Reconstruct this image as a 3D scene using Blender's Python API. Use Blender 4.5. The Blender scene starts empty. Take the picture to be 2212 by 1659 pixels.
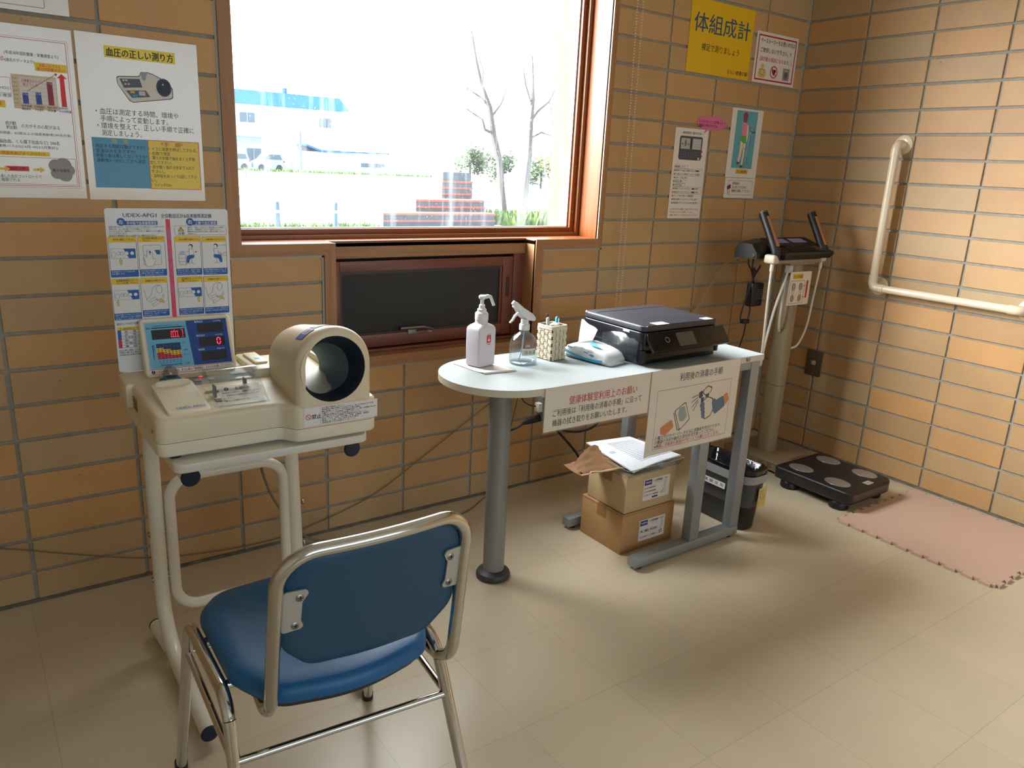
import bpy, bmesh, math, random
from mathutils import Vector, Matrix
random.seed(7)
SC = bpy.context.scene
COL = SC.collection
PI = math.pi

# ---------------------------------------------------------------- camera
cam_d = bpy.data.cameras.new('camera')
cam = bpy.data.objects.new('camera', cam_d)
COL.objects.link(cam)
cam.location = (-3.3427, -2.3946, 1.2905)
cam.rotation_mode = 'XYZ'
cam.rotation_euler = (1.2945, -0.0472, -0.6156)
cam_d.sensor_width = 36.0
cam_d.lens = 1661.643 / 2212.0 * 36.0
cam_d.clip_end = 500
SC.camera = cam

# ---------------------------------------------------------------- view, world, large lights
SC.view_settings.view_transform = 'Standard'
SC.view_settings.look = 'None'
SC.view_settings.exposure = 0.28
SC.view_settings.gamma = 1.0
SC.view_settings.use_curve_mapping = False
SC.cycles.max_bounces = 10
SC.cycles.transparent_max_bounces = 24
SC.cycles.sample_clamp_indirect = 1.6
SC.cycles.caustics_reflective = False
SC.cycles.caustics_refractive = False

SKY_GLOW = 40.0
SKY = 8.0       # bright hazy sky on the window's side (the sun is behind the haze there)
SKY_BACK = 3.6
world = bpy.data.worlds.new('sky')
SC.world = world
world.use_nodes = True
wn, wl = world.node_tree.nodes, world.node_tree.links
wn.clear()
w_out = wn.new('ShaderNodeOutputWorld')
w_bg = wn.new('ShaderNodeBackground')
w_tc = wn.new('ShaderNodeTexCoord')
w_sep = wn.new('ShaderNodeSeparateXYZ')
w_map = wn.new('ShaderNodeMapRange')
w_map.inputs['From Min'].default_value = -0.15
w_map.inputs['From Max'].default_value = 0.35
w_map.inputs['To Min'].default_value = SKY_BACK
w_map.inputs['To Max'].default_value = SKY
w_map.interpolation_type = 'SMOOTHSTEP'
w_col = wn.new('ShaderNodeMix'); w_col.data_type = 'RGBA'
w_col.inputs['A'].default_value = (0.70, 0.85, 1.0, 1)      # bluer sky away from the sun
w_col.inputs['B'].default_value = (0.95, 0.98, 1.0, 1)
w_cf = wn.new('ShaderNodeMapRange'); w_cf.inputs['From Min'].default_value = -0.3; w_cf.inputs['From Max'].default_value = 0.3
wl.new(w_tc.outputs['Generated'], w_sep.inputs[0])
wl.new(w_sep.outputs['Y'], w_map.inputs['Value'])
wl.new(w_sep.outputs['Y'], w_cf.inputs['Value']); wl.new(w_cf.outputs[0], w_col.inputs['Factor']); wl.new(w_col.outputs['Result'], w_bg.inputs['Color'])
# brighter glow of the veiled sun, high on the left beyond the window
w_dot = wn.new('ShaderNodeVectorMath'); w_dot.operation = 'DOT_PRODUCT'
w_dot.inputs[1].default_value = Vector((-0.74, 0.56, 0.40)).normalized()
w_glow = wn.new('ShaderNodeMapRange'); w_glow.interpolation_type = 'SMOOTHSTEP'
w_glow.inputs['From Min'].default_value = 0.60
w_glow.inputs['From Max'].default_value = 0.98
w_glow.inputs['To Min'].default_value = 0.0
w_glow.inputs['To Max'].default_value = SKY_GLOW
w_add = wn.new('ShaderNodeMath'); w_add.operation = 'ADD'
wl.new(w_tc.outputs['Generated'], w_dot.inputs[0])
wl.new(w_dot.outputs['Value'], w_glow.inputs['Value'])
wl.new(w_map.outputs[0], w_add.inputs[0]); wl.new(w_glow.outputs[0], w_add.inputs[1])
wl.new(w_add.outputs[0], w_bg.inputs['Strength'])
wl.new(w_bg.outputs[0], w_out.inputs[0])

por_d = bpy.data.lights.new('window_portal', 'AREA')
por_d.shape = 'RECTANGLE'
por_d.size, por_d.size_y = 1.42, 1.30
por_d.cycles.is_portal = True
por = bpy.data.objects.new('window_portal', por_d)
COL.objects.link(por)
por.location = (-1.93, 0.30, 1.66)
por.rotation_euler = (math.radians(-90), 0, 0)
por['kind'] = 'helper'
por2_d = bpy.data.lights.new('rear_window_portal', 'AREA')
por2_d.shape = 'RECTANGLE'; por2_d.size, por2_d.size_y = 3.6, 1.5; por2_d.cycles.is_portal = True
por2 = bpy.data.objects.new('rear_window_portal', por2_d)
COL.objects.link(por2)
por2.location = (-2.3, -5.85, 1.65); por2.rotation_euler = (math.radians(90), 0, 0); por2['kind'] = 'helper'


# ---------------------------------------------------------------- materials
def lin(c):
    return tuple(((v / 255.0) / 12.92) if v / 255.0 <= 0.04045 else ((v / 255.0 + 0.055) / 1.055) ** 2.4 for v in c)

MATS = {}
def pm(name, rgb, rough=0.5, metal=0.0, var=0.0, scale=20.0, bump=0.0, bscale=200.0, spec=0.5, coat=0.0, emit=0.0, stretch=None, alpha=1.0, trans=0.0):
    """principled material; rgb is sRGB 0-255; var = brightness variation by noise"""
    if name in MATS: return MATS[name]
    m = bpy.data.materials.new(name); m.use_nodes = True
    nt = m.node_tree; b = nt.nodes['Principled BSDF']
    c = lin(rgb)
    b.inputs['Base Color'].default_value = (*c, 1)
    b.inputs['Roughness'].default_value = rough
    b.inputs['Metallic'].default_value = metal
    b.inputs['Specular IOR Level'].default_value = spec
    b.inputs['Coat Weight'].default_value = coat
    b.inputs['Transmission Weight'].default_value = trans
    if emit:
        b.inputs['Emission Color'].default_value = (*c, 1); b.inputs['Emission Strength'].default_value = emit
    if var or bump:
        tc = nt.nodes.new('ShaderNodeTexCoord'); mp = nt.nodes.new('ShaderNodeMapping')
        if stretch: mp.inputs['Scale'].default_value = stretch
        nt.links.new(tc.outputs['Object'], mp.inputs[0])
    if var:
        n = nt.nodes.new('ShaderNodeTexNoise'); n.inputs['Scale'].default_value = scale; n.inputs['Detail'].default_value = 5
        nt.links.new(mp.outputs[0], n.inputs[0])
        mr = nt.nodes.new('ShaderNodeMapRange')
        mr.inputs['From Min'].default_value = 0.3; mr.inputs['From Max'].default_value = 0.7
        mr.inputs['To Min'].default_value = 1 - var; mr.inputs['To Max'].default_value = 1 + var
        mx = nt.nodes.new('ShaderNodeMix'); mx.data_type = 'RGBA'; mx.blend_type = 'MULTIPLY'; mx.inputs['Factor'].default_value = 1
        mx.inputs['A'].default_value = (*c, 1)
        nt.links.new(n.outputs[0], mr.inputs[0]); nt.links.new(mr.outputs[0], mx.inputs['B'])
        nt.links.new(mx.outputs['Result'], b.inputs['Base Color'])
    if bump:
        n = nt.nodes.new('ShaderNodeTexNoise'); n.inputs['Scale'].default_value = bscale; n.inputs['Detail'].default_value = 3
        nt.links.new(mp.outputs[0], n.inputs[0])
        bp = nt.nodes.new('ShaderNodeBump'); bp.inputs['Strength'].default_value = bump; bp.inputs['Distance'].default_value = 0.002
        nt.links.new(n.outputs[0], bp.inputs['Height']); nt.links.new(bp.outputs[0], b.inputs['Normal'])
    MATS[name] = m
    return m

def clear_mat(name, tint=(255, 255, 255), edge=0.35, rough=0.03, haze=0.0, haze_rgb=(235, 240, 242), base_gloss=0.04):
    """thin clear plastic or glass: transparent, glossy at grazing angles, optionally a little milky"""
    if name in MATS: return MATS[name]
    m = bpy.data.materials.new(name); m.use_nodes = True
    nt = m.node_tree; nt.nodes.clear()
    out = nt.nodes.new('ShaderNodeOutputMaterial')
    tr = nt.nodes.new('ShaderNodeBsdfTransparent'); tr.inputs[0].default_value = (*lin(tint), 1)
    gl = nt.nodes.new('ShaderNodeBsdfGlossy'); gl.inputs['Roughness'].default_value = rough
    lw = nt.nodes.new('ShaderNodeLayerWeight'); lw.inputs[0].default_value = 0.25
    mr = nt.nodes.new('ShaderNodeMapRange'); mr.inputs['To Min'].default_value = base_gloss; mr.inputs['To Max'].default_value = edge
    nt.links.new(lw.outputs['Facing'], mr.inputs[0])
    mx = nt.nodes.new('ShaderNodeMixShader')
    nt.links.new(mr.outputs[0], mx.inputs[0]); nt.links.new(tr.outputs[0], mx.inputs[1]); nt.links.new(gl.outputs[0], mx.inputs[2])
    last = mx
    if haze:
        df = nt.nodes.new('ShaderNodeBsdfDiffuse'); df.inputs[0].default_value = (*lin(haze_rgb), 1)
        m2 = nt.nodes.new('ShaderNodeMixShader'); m2.inputs[0].default_value = haze
        nt.links.new(last.outputs[0], m2.inputs[1]); nt.links.new(df.outputs[0], m2.inputs[2]); last = m2
    nt.links.new(last.outputs[0], out.inputs[0])
    MATS[name] = m
    return m

def window_glass():
    """clean pane with wiped-on dirt streaks that scatter a little of the light"""
    m = bpy.data.materials.new('window_glass'); m.use_nodes = True
    nt = m.node_tree; nt.nodes.clear(); N = nt.nodes.new; L = nt.links.new
    out = N('ShaderNodeOutputMaterial'); tr = N('ShaderNodeBsdfTransparent'); gl = N('ShaderNodeBsdfGlossy'); gl.inputs['Roughness'].default_value = 0.02
    lw0 = N('ShaderNodeLayerWeight'); lw0.inputs[0].default_value = .5
    lp = N('ShaderNodeMath'); lp.operation = 'POWER'; lp.inputs[1].default_value = 5; L(lw0.outputs['Facing'], lp.inputs[0])
    lw = N('ShaderNodeMapRange'); lw.inputs['To Min'].default_value = .025; lw.inputs['To Max'].default_value = .9; L(lp.outputs[0], lw.inputs[0])
    mx = N('ShaderNodeMixShader'); L(lw.outputs[0], mx.inputs[0]); L(tr.outputs[0], mx.inputs[1]); L(gl.outputs[0], mx.inputs[2])
    tl = N('ShaderNodeBsdfTranslucent'); tl.inputs[0].default_value = (0.9, 0.95, 1, 1)
    tc = N('ShaderNodeTexCoord'); mp = N('ShaderNodeMapping'); mp.inputs['Scale'].default_value = (14, 1, 1.1)
    n1 = N('ShaderNodeTexNoise'); n1.inputs['Scale'].default_value = 3; n1.inputs['Detail'].default_value = 6
    L(tc.outputs['Object'], mp.inputs[0]); L(mp.outputs[0], n1.inputs[0])
    n2 = N('ShaderNodeTexNoise'); n2.inputs['Scale'].default_value = 130; n2.inputs['Detail'].default_value = 2; L(tc.outputs['Object'], n2.inputs[0])
    r1 = N('ShaderNodeMapRange'); r1.inputs['From Min'].default_value = 0.5; r1.inputs['From Max'].default_value = 0.75; r1.inputs['To Min'].default_value = 0.005; r1.inputs['To Max'].default_value = 0.040
    r2 = N('ShaderNodeMapRange'); r2.inputs['From Min'].default_value = 0.70; r2.inputs['From Max'].default_value = 0.74; r2.inputs['To Max'].default_value = 0.05
    L(n1.outputs[0], r1.inputs[0]); L(n2.outputs[0], r2.inputs[0])
    ad = N('ShaderNodeMath'); ad.operation = 'ADD'; L(r1.outputs[0], ad.inputs[0]); L(r2.outputs[0], ad.inputs[1])
    m2 = N('ShaderNodeMixShader'); L(ad.outputs[0], m2.inputs[0]); L(mx.outputs[0], m2.inputs[1]); L(tl.outputs[0], m2.inputs[2])
    L(m2.outputs[0], out.inputs[0])
    return m

def wood(name, rgb1, rgb2, axis='X', rough=0.45):
    if name in MATS: return MATS[name]
    m = bpy.data.materials.new(name); m.use_nodes = True
    nt = m.node_tree; b = nt.nodes['Principled BSDF']; N = nt.nodes.new; L = nt.links.new
    tc = N('ShaderNodeTexCoord'); mp = N('ShaderNodeMapping')
    s = [1.2 if a == axis else 34.0 for a in 'XYZ']; mp.inputs['Scale'].default_value = s
    n = N('ShaderNodeTexNoise'); n.inputs['Scale'].default_value = 2.4; n.inputs['Detail'].default_value = 6; n.inputs['Distortion'].default_value = 0.6
    cr = N('ShaderNodeValToRGB'); cr.color_ramp.elements[0].position = 0.3; cr.color_ramp.elements[1].position = 0.72
    cr.color_ramp.elements[0].color = (*lin(rgb1), 1); cr.color_ramp.elements[1].color = (*lin(rgb2), 1)
    L(tc.outputs['Object'], mp.inputs[0]); L(mp.outputs[0], n.inputs[0]); L(n.outputs[0], cr.inputs[0]); L(cr.outputs[0], b.inputs['Base Color'])
    b.inputs['Roughness'].default_value = rough
    bp = N('ShaderNodeBump'); bp.inputs['Strength'].default_value = 0.08; bp.inputs['Distance'].default_value = 0.001
    L(n.outputs[0], bp.inputs['Height']); L(bp.outputs[0], b.inputs['Normal'])
    MATS[name] = m
    return m

def brick_mat():
    m = bpy.data.materials.new('tan_brick'); m.use_nodes = True
    nt = m.node_tree; b = nt.nodes['Principled BSDF']; N = nt.nodes.new; L = nt.links.new
    ge = N('ShaderNodeNewGeometry')
    cr = N('ShaderNodeValToRGB'); e = cr.color_ramp.elements
    cols = [(0.0, (180, 140, 94)), (0.25, (190, 148, 98)), (0.45, (176, 146, 106)), (0.65, (198, 150, 94)), (0.82, (180, 154, 114)), (1.0, (186, 138, 86))]
    e[0].position, e[0].color = 0, (*lin(cols[0][1]), 1); e[1].position, e[1].color = 1, (*lin(cols[-1][1]), 1)
    for p, c in cols[1:-1]:
        q = e.new(p); q.color = (*lin(c), 1)
    L(ge.outputs['Random Per Island'], cr.inputs[0])
    tc = N('ShaderNodeTexCoord')
    n1 = N('ShaderNodeTexNoise'); n1.inputs['Scale'].default_value = 260; n1.inputs['Detail'].default_value = 4
    n2 = N('ShaderNodeTexNoise'); n2.inputs['Scale'].default_value = 5; n2.inputs['Detail'].default_value = 3
    L(tc.outputs['Object'], n1.inputs[0]); L(tc.outputs['Object'], n2.inputs[0])
    mr1 = N('ShaderNodeMapRange'); mr1.inputs['From Min'].default_value = .3; mr1.inputs['From Max'].default_value = .7; mr1.inputs['To Min'].default_value = .9; mr1.inputs['To Max'].default_value = 1.08
    mr2 = N('ShaderNodeMapRange'); mr2.inputs['From Min'].default_value = .3; mr2.inputs['From Max'].default_value = .7; mr2.inputs['To Min'].default_value = .93; mr2.inputs['To Max'].default_value = 1.07
    L(n1.outputs[0], mr1.inputs[0]); L(n2.outputs[0], mr2.inputs[0])
    mu = N('ShaderNodeMath'); mu.operation = 'MULTIPLY'; L(mr1.outputs[0], mu.inputs[0]); L(mr2.outputs[0], mu.inputs[1])
    mx = N('ShaderNodeMix'); mx.data_type = 'RGBA'; mx.blend_type = 'MULTIPLY'; mx.inputs['Factor'].default_value = 1
    L(cr.outputs[0], mx.inputs['A']); L(mu.outputs[0], mx.inputs['B'])
    # a few dark specks
    v = N('ShaderNodeTexVoronoi'); v.inputs['Scale'].default_value = 11; L(tc.outputs['Object'], v.inputs[0])
    sp = N('ShaderNodeMapRange'); sp.inputs['From Min'].default_value = .022; sp.inputs['From Max'].default_value = .03; sp.inputs['To Min'].default_value = .45
    L(v.outputs['Distance'], sp.inputs[0])
    mx2 = N('ShaderNodeMix'); mx2.data_type = 'RGBA'; mx2.blend_type = 'MULTIPLY'; mx2.inputs['Factor'].default_value = 1
    L(mx.outputs['Result'], mx2.inputs['A']); L(sp.outputs[0], mx2.inputs['B'])
    L(mx2.outputs['Result'], b.inputs['Base Color'])
    b.inputs['Roughness'].default_value = 0.55
    bp = N('ShaderNodeBump'); bp.inputs['Strength'].default_value = .25; bp.inputs['Distance'].default_value = .001
    L(n1.outputs[0], bp.inputs['Height']); L(bp.outputs[0], b.inputs['Normal'])
    return m

def floor_mat(x0, y0, pitch):
    m = bpy.data.materials.new('vinyl_floor_tile'); m.use_nodes = True
    nt = m.node_tree; b = nt.nodes['Principled BSDF']; N = nt.nodes.new; L = nt.links.new
    tc = N('ShaderNodeTexCoord'); sep = N('ShaderNodeSeparateXYZ'); L(tc.outputs['Object'], sep.inputs[0])
    def M(op, a, bb=None):
        n = N('ShaderNodeMath'); n.operation = op
        for i, v in enumerate((a, bb)):
            if v is None: continue
            if isinstance(v, (int, float)): n.inputs[i].default_value = v
            else: L(v, n.inputs[i])
        return n.outputs[0]
    edges, cells = [], []
    for ax, o in (('X', x0), ('Y', y0)):
        t = M('DIVIDE', M('SUBTRACT', sep.outputs[ax], o), pitch)
        cells.append(M('FLOOR', t))
        f = M('FRACT', t)
        edges.append(M('MINIMUM', f, M('SUBTRACT', 1.0, f)))
    d = M('MINIMUM', edges[0], edges[1])
    line = N('ShaderNodeMapRange'); line.inputs['From Min'].default_value = .0025; line.inputs['From Max'].default_value = .0055; line.inputs['To Min'].default_value = .84; L(d, line.inputs[0])
    cv = N('ShaderNodeCombineXYZ'); L(cells[0], cv.inputs[0]); L(cells[1], cv.inputs[1])
    wnz = N('ShaderNodeTexWhiteNoise'); wnz.noise_dimensions = '2D'; L(cv.outputs[0], wnz.inputs[0])
    tv = N('ShaderNodeMapRange'); tv.inputs['To Min'].default_value = .97; tv.inputs['To Max'].default_value = 1.02; L(wnz.outputs['Value'], tv.inputs[0])
    n1 = N('ShaderNodeTexNoise'); n1.inputs['Scale'].default_value = 6; n1.inputs['Detail'].default_value = 2.5; L(tc.outputs['Object'], n1.inputs[0])
    mr = N('ShaderNodeMapRange'); mr.inputs['From Min'].default_value = .3; mr.inputs['From Max'].default_value = .7; mr.inputs['To Min'].default_value = .96; mr.inputs['To Max'].default_value = 1.03; L(n1.outputs[0], mr.inputs[0])
    # long scuffs
    mp = N('ShaderNodeMapping'); mp.inputs['Scale'].default_value = (1.1, 120, 1); mp.inputs['Rotation'].default_value = (0, 0, .9); L(tc.outputs['Object'], mp.inputs[0])
    n3 = N('ShaderNodeTexNoise'); n3.inputs['Scale'].default_value = 2.0; n3.inputs['Detail'].default_value = 4; L(mp.outputs[0], n3.inputs[0])
    sc = N('ShaderNodeMapRange'); sc.inputs['From Min'].default_value = .64; sc.inputs['From Max'].default_value = .74; sc.inputs['To Min'].default_value = 1.0; sc.inputs['To Max'].default_value = .955; L(n3.outputs[0], sc.inputs[0])
    k = M('MULTIPLY', M('MULTIPLY', line.outputs[0], tv.outputs[0]), M('MULTIPLY', mr.outputs[0], sc.outputs[0]))
    mx = N('ShaderNodeMix'); mx.data_type = 'RGBA'; mx.blend_type = 'MULTIPLY'; mx.inputs['Factor'].default_value = 1
    mx.inputs['A'].default_value = (*lin((200, 187, 160)), 1); L(k, mx.inputs['B'])
    L(mx.outputs['Result'], b.inputs['Base Color'])
    n4 = N('ShaderNodeTexNoise'); n4.inputs['Scale'].default_value = 14; n4.inputs['Detail'].default_value = 9; L(tc.outputs['Object'], n4.inputs[0])
    rr = N('ShaderNodeMapRange'); rr.inputs['From Min'].default_value = .35; rr.inputs['From Max'].default_value = .68; rr.inputs['To Min'].default_value = .245; rr.inputs['To Max'].default_value = .275; L(n4.outputs[0], rr.inputs[0])
    b.inputs['Roughness'].default_value = .27
    b.inputs['Specular IOR Level'].default_value = .5
    return m

def thin_paper(name, rgb, share=.45):
    """thin paper: part of the light comes through"""
    if name in MATS: return MATS[name]
    m = bpy.data.materials.new(name); m.use_nodes = True
    nt = m.node_tree; nt.nodes.clear(); N = nt.nodes.new; L = nt.links.new
    o = N('ShaderNodeOutputMaterial'); d = N('ShaderNodeBsdfDiffuse'); t = N('ShaderNodeBsdfTranslucent'); x = N('ShaderNodeMixShader')
    d.inputs[0].default_value = t.inputs[0].default_value = (*lin(rgb), 1); x.inputs[0].default_value = share
    L(d.outputs[0], x.inputs[1]); L(t.outputs[0], x.inputs[2]); L(x.outputs[0], o.inputs[0])
    MATS[name] = m
    return m

# ---------------------------------------------------------------- mesh helpers
def fillet(pts, r, n=6, closed=False):
    pts = [Vector(p) for p in pts]; out = []; N = len(pts)
    for i, p in enumerate(pts):
        if not closed and i in (0, N - 1): out.append(p); continue
        rr = r[i] if isinstance(r, (list, tuple)) else r
        a, c = pts[i - 1], pts[(i + 1) % N]
        u, v = (a - p), (c - p); lu, lv = u.length, v.length
        if lu < 1e-9 or lv < 1e-9 or rr <= 0: out.append(p); continue
        u /= lu; v /= lv
        ang = u.angle(v, 0)
        if ang > PI - .02: out.append(p); continue
        t = min(rr / math.tan(ang / 2), .49 * lu, .49 * lv); rr2 = t * math.tan(ang / 2)
        ctr = p + (u + v).normalized() * (rr2 / math.sin(ang / 2))
        s, e = p + u * t - ctr, p + v * t - ctr
        tot = s.angle(e, 0)
        for k in range(n + 1):
            f = k / n
            out.append(ctr + (s * math.sin((1 - f) * tot) + e * math.sin(f * tot)) / math.sin(tot) if tot > 1e-4 else p)
    return out

def rrect(x0, x1, y0, y1, r, n=5):
    return [(p.x, p.y) for p in fillet([(x0, y0, 0), (x1, y0, 0), (x1, y1, 0), (x0, y1, 0)], r, n, True)]

def poly_area(P): return sum(P[i - 1][0] * P[i][1] - P[i][0] * P[i - 1][1] for i in range(len(P))) / 2

def inset(P, d):
    """move a dense closed ccw outline inward by d"""
    n = len(P); out = []
    for i in range(n):
        a, b, c = Vector(P[i - 1][:2]), Vector(P[i][:2]), Vector(P[(i + 1) % n][:2])
        e1, e2 = (b - a), (c - b)
        n1 = Vector((-e1.y, e1.x)).normalized() if e1.length > 1e-9 else Vector((0, 0))
        n2 = Vector((-e2.y, e2.x)).normalized() if e2.length > 1e-9 else n1
        m = (n1 + n2)
        if m.length < 1e-6: m = n1
        m.normalize(); k = max(.4, m.dot(n1) if n1.length else 1)
        out.append((b.x + m.x * d / k, b.y + m.y * d / k))
    return out

class MB:
    def __init__(s, m=None): s.v, s.f, s.mi, s.ms, s.cur, s.M, s.flat = [], [], [], [], m, None, []
    def _m(s, m):
        m = m or s.cur
        if m not in s.ms: s.ms.append(m)
        return s.ms.index(m)
    def add(s, V, F, m=None, flat=False):
        o = len(s.v); k = s._m(m)
        for p in V:
            p = Vector(p)
            s.v.append(s.M @ p if s.M is not None else p)
        for f in F: s.f.append(tuple(i + o for i in f)); s.mi.append(k); s.flat.append(flat)
        return s
    def box(s, x0, x1, y0, y1, z0, z1, m=None, b=0.0, seg=2):
        if b <= 0:
            V = [(x, y, z) for z in (z0, z1) for y in (y0, y1) for x in (x0, x1)]
            F = [(0, 2, 3, 1), (4, 5, 7, 6), (0, 1, 5, 4), (2, 6, 7, 3), (0, 4, 6, 2), (1, 3, 7, 5)]
            return s.add(V, F, m)
        bm = bmesh.new(); bmesh.ops.create_cube(bm, size=1)
        for v in bm.verts: v.co = ((x0 + x1) / 2 + v.co.x * (x1 - x0), (y0 + y1) / 2 + v.co.y * (y1 - y0), (z0 + z1) / 2 + v.co.z * (z1 - z0))
        bmesh.ops.bevel(bm, geom=list(bm.edges), offset=b, segments=seg, profile=.5, affect='EDGES')
        bm.verts.index_update()
        s.add([v.co.copy() for v in bm.verts], [[v.index for v in f.verts] for f in bm.faces], m); bm.free(); return s
    def loft(s, rings, m=None, cap0=True, cap1=True, closed=True, loop=False):
        n = len(rings[0]); V = [p for r in rings for p in r]; F = []
        R = len(rings)
        for i in range(R if loop else R - 1):
            j = (i + 1) % R
            for k in range(n if closed else n - 1):
                q = (k + 1) % n
                F.append((i * n + k, i * n + q, j * n + q, j * n + k))
        if cap0 and not loop: F.append(tuple(range(n - 1, -1, -1)))
        if cap1 and not loop: F.append(tuple((R - 1) * n + k for k in range(n)))
        return s.add(V, F, m)
    def tube(s, path, r, seg=12, m=None, closed=False, caps=True, flat=None):
        P = [Vector(p) for p in path]
        Q = [P[0]]
        for p in P[1:]:
            if (p - Q[-1]).length > 1e-6: Q.append(p)
        P = Q; n = len(P); rings = []; up = None
        for i, p in enumerate(P):
            if closed: t = P[(i + 1) % n] - P[i - 1]
            else: t = P[min(i + 1, n - 1)] - P[max(i - 1, 0)]
            t.normalize()
            if up is None:
                up = Vector((0, 0, 1)) if abs(t.z) < .9 else Vector((1, 0, 0))
            a = t.cross(up)
            if a.length < 1e-5: a = t.cross(Vector((.3, 1, .2)))
            a.normalize(); up = a.cross(t).normalized()
            rr = r[i] if isinstance(r, (list, tuple)) else r
            ry = rr if flat is None else rr * flat
            rings.append([p + a * (rr * math.cos(2 * PI * k / seg)) + up * (ry * math.sin(2 * PI * k / seg)) for k in range(seg)])
        return s.loft(rings, m, caps and not closed, caps and not closed, loop=closed)
    def lathe(s, prof, c=(0, 0, 0), seg=28, m=None, axis='Z', sx=1, sy=1, cap0=True, cap1=True):
        c = Vector(c); rings = []
        for r, z in prof:
            ring = []
            for k in range(seg):
                a = 2 * PI * k / seg; x, y = r * math.cos(a) * sx, r * math.sin(a) * sy
                ring.append(c + (Vector((x, y, z)) if axis == 'Z' else Vector((x, z, -y)) if axis == 'Y' else Vector((z, x, y))))
            rings.append(ring)
        return s.loft(rings, m, cap0, cap1)
    def prism(s, P, z0, z1, m=None, bt=0.0, bb=0.0, zt=None, n=3):
        """upright solid over the 2D outline P (ccw) with rounded top/bottom edges; zt(x,y) shapes the top"""
        if poly_area(P) < 0: P = list(reversed(P))
        rings = []
        def ring(d, z, top):
            Q = inset(P, d) if d > 0 else P
            return [(x, y, (zt(x, y) if (top and zt) else 0) + z) for x, y in Q]
        if bb > 0:
            for k in range(n + 1):
                a = PI / 2 * k / n; rings.append(ring(bb * (1 - math.sin(a)), z0 + bb * (1 - math.cos(a)), False))
        else: rings.append(ring(0, z0, False))
        if bt > 0:
            for k in range(n + 1):
                a = PI / 2 * k / n; rings.append(ring(bt * (1 - math.cos(a)), z1 - bt + bt * math.sin(a), True))
        else: rings.append(ring(0, z1, True))
        return s.loft(rings, m)
    def strip(s, A, B, m=None):
        """surface between two open polylines of equal length"""
        n = len(A)
        return s.add(list(A) + list(B), [(i, i + 1, n + i + 1, n + i) for i in range(n - 1)], m)
    def grid(s, fn, nu, nv, m=None):
        V = [fn(i / nu, j / nv) for j in range(nv + 1) for i in range(nu + 1)]
        F = [(j * (nu + 1) + i, j * (nu + 1) + i + 1, (j + 1) * (nu + 1) + i + 1, (j + 1) * (nu + 1) + i) for j in range(nv) for i in range(nu)]
        return s.add(V, F, m)
    def sphere(s, c, r, seg=12, rings=8, m=None, sc=(1, 1, 1)):
        R = [[(c[0] + r * sc[0] * math.sin(PI * i / rings) * math.cos(2 * PI * k / seg), c[1] + r * sc[1] * math.sin(PI * i / rings) * math.sin(2 * PI * k / seg), c[2] - r * sc[2] * math.cos(PI * i / rings)) for k in range(seg)] for i in range(1, rings)]
        return s.loft(R, m)

ROOT = {}
def _root_loc(o):
    while o.parent is not None: o = o.parent
    return ROOT[o]

def build(name, mb, parent=None, loc=None, smooth=True, angle=38, kind=None, label=None):
    """links what mb collected as ONE mesh object"""
    if parent is not None: L = _root_loc(parent)
    elif loc is not None: L = Vector(loc)
    else:
        xs = [p.x for p in mb.v]; ys = [p.y for p in mb.v]; zs = [p.z for p in mb.v]
        L = Vector(((min(xs) + max(xs)) / 2, (min(ys) + max(ys)) / 2, min(zs)))
    me = bpy.data.meshes.new(name)
    me.from_pydata([tuple(p - L) for p in mb.v], [], mb.f)
    for m in mb.ms: me.materials.append(m)
    me.polygons.foreach_set('material_index', mb.mi)
    bm = bmesh.new(); bm.from_mesh(me)
    if not any(mb.flat): bmesh.ops.recalc_face_normals(bm, faces=bm.faces[:])
    bm.to_mesh(me); bm.free()
    if smooth:
        me.polygons.foreach_set('use_smooth', [not f for f in mb.flat])
        me.set_sharp_from_angle(angle=math.radians(angle))
    me.update()
    o = bpy.data.objects.new(name, me); COL.objects.link(o)
    if parent is not None: o.parent = parent
    else: o.location = L; ROOT[o] = L
    if kind: o['kind'] = kind
    if label: o['label'] = label
    return o

def thing(name, label, cat, loc, group=None):
    o = bpy.data.objects.new(name, None); COL.objects.link(o)
    o.empty_display_size = .05
    o.location = loc; ROOT[o] = Vector(loc)
    o['label'] = label; o['category'] = cat
    if group: o['group'] = group
    return o

def tag(o, label, cat, group=None):
    o['label'] = label; o['category'] = cat
    if group: o['group'] = group
    return o

def structure(name, mb=None, **k):
    if mb is None:
        o = bpy.data.objects.new(name, None); COL.objects.link(o); L = k.get('loc', (0, 0, 0)); o.location = L; ROOT[o] = Vector(L); o['kind'] = 'structure'
        return o
    return build(name, mb, kind='structure', **k)

# ---------------------------------------------------------------- printed matter
TXT = {}
def text_geo(s, bold=0.0):
    k = (s, bold)
    if k not in TXT:
        c = bpy.data.curves.new('lettering', 'FONT'); c.body = s; c.resolution_u = 2; c.offset = bold
        o = bpy.data.objects.new('lettering', c); me = o.to_mesh()
        TXT[k] = ([(v.co.x, v.co.y) for v in me.vertices], [tuple(p.vertices) for p in me.polygons])
        o.to_mesh_clear(); bpy.data.objects.remove(o); bpy.data.curves.remove(c)
    return TXT[k]

def ink(rgb, rough=.55, emit=0.0):
    return pm('ink_%d_%d_%d' % rgb + ('_lit' if emit else ''), rgb, rough, emit=emit)

BLACK, RED, WHITE, NAVY, GREY = (26, 25, 27), (196, 34, 46), (238, 236, 232), (24, 62, 122), (110, 108, 106)

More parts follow.
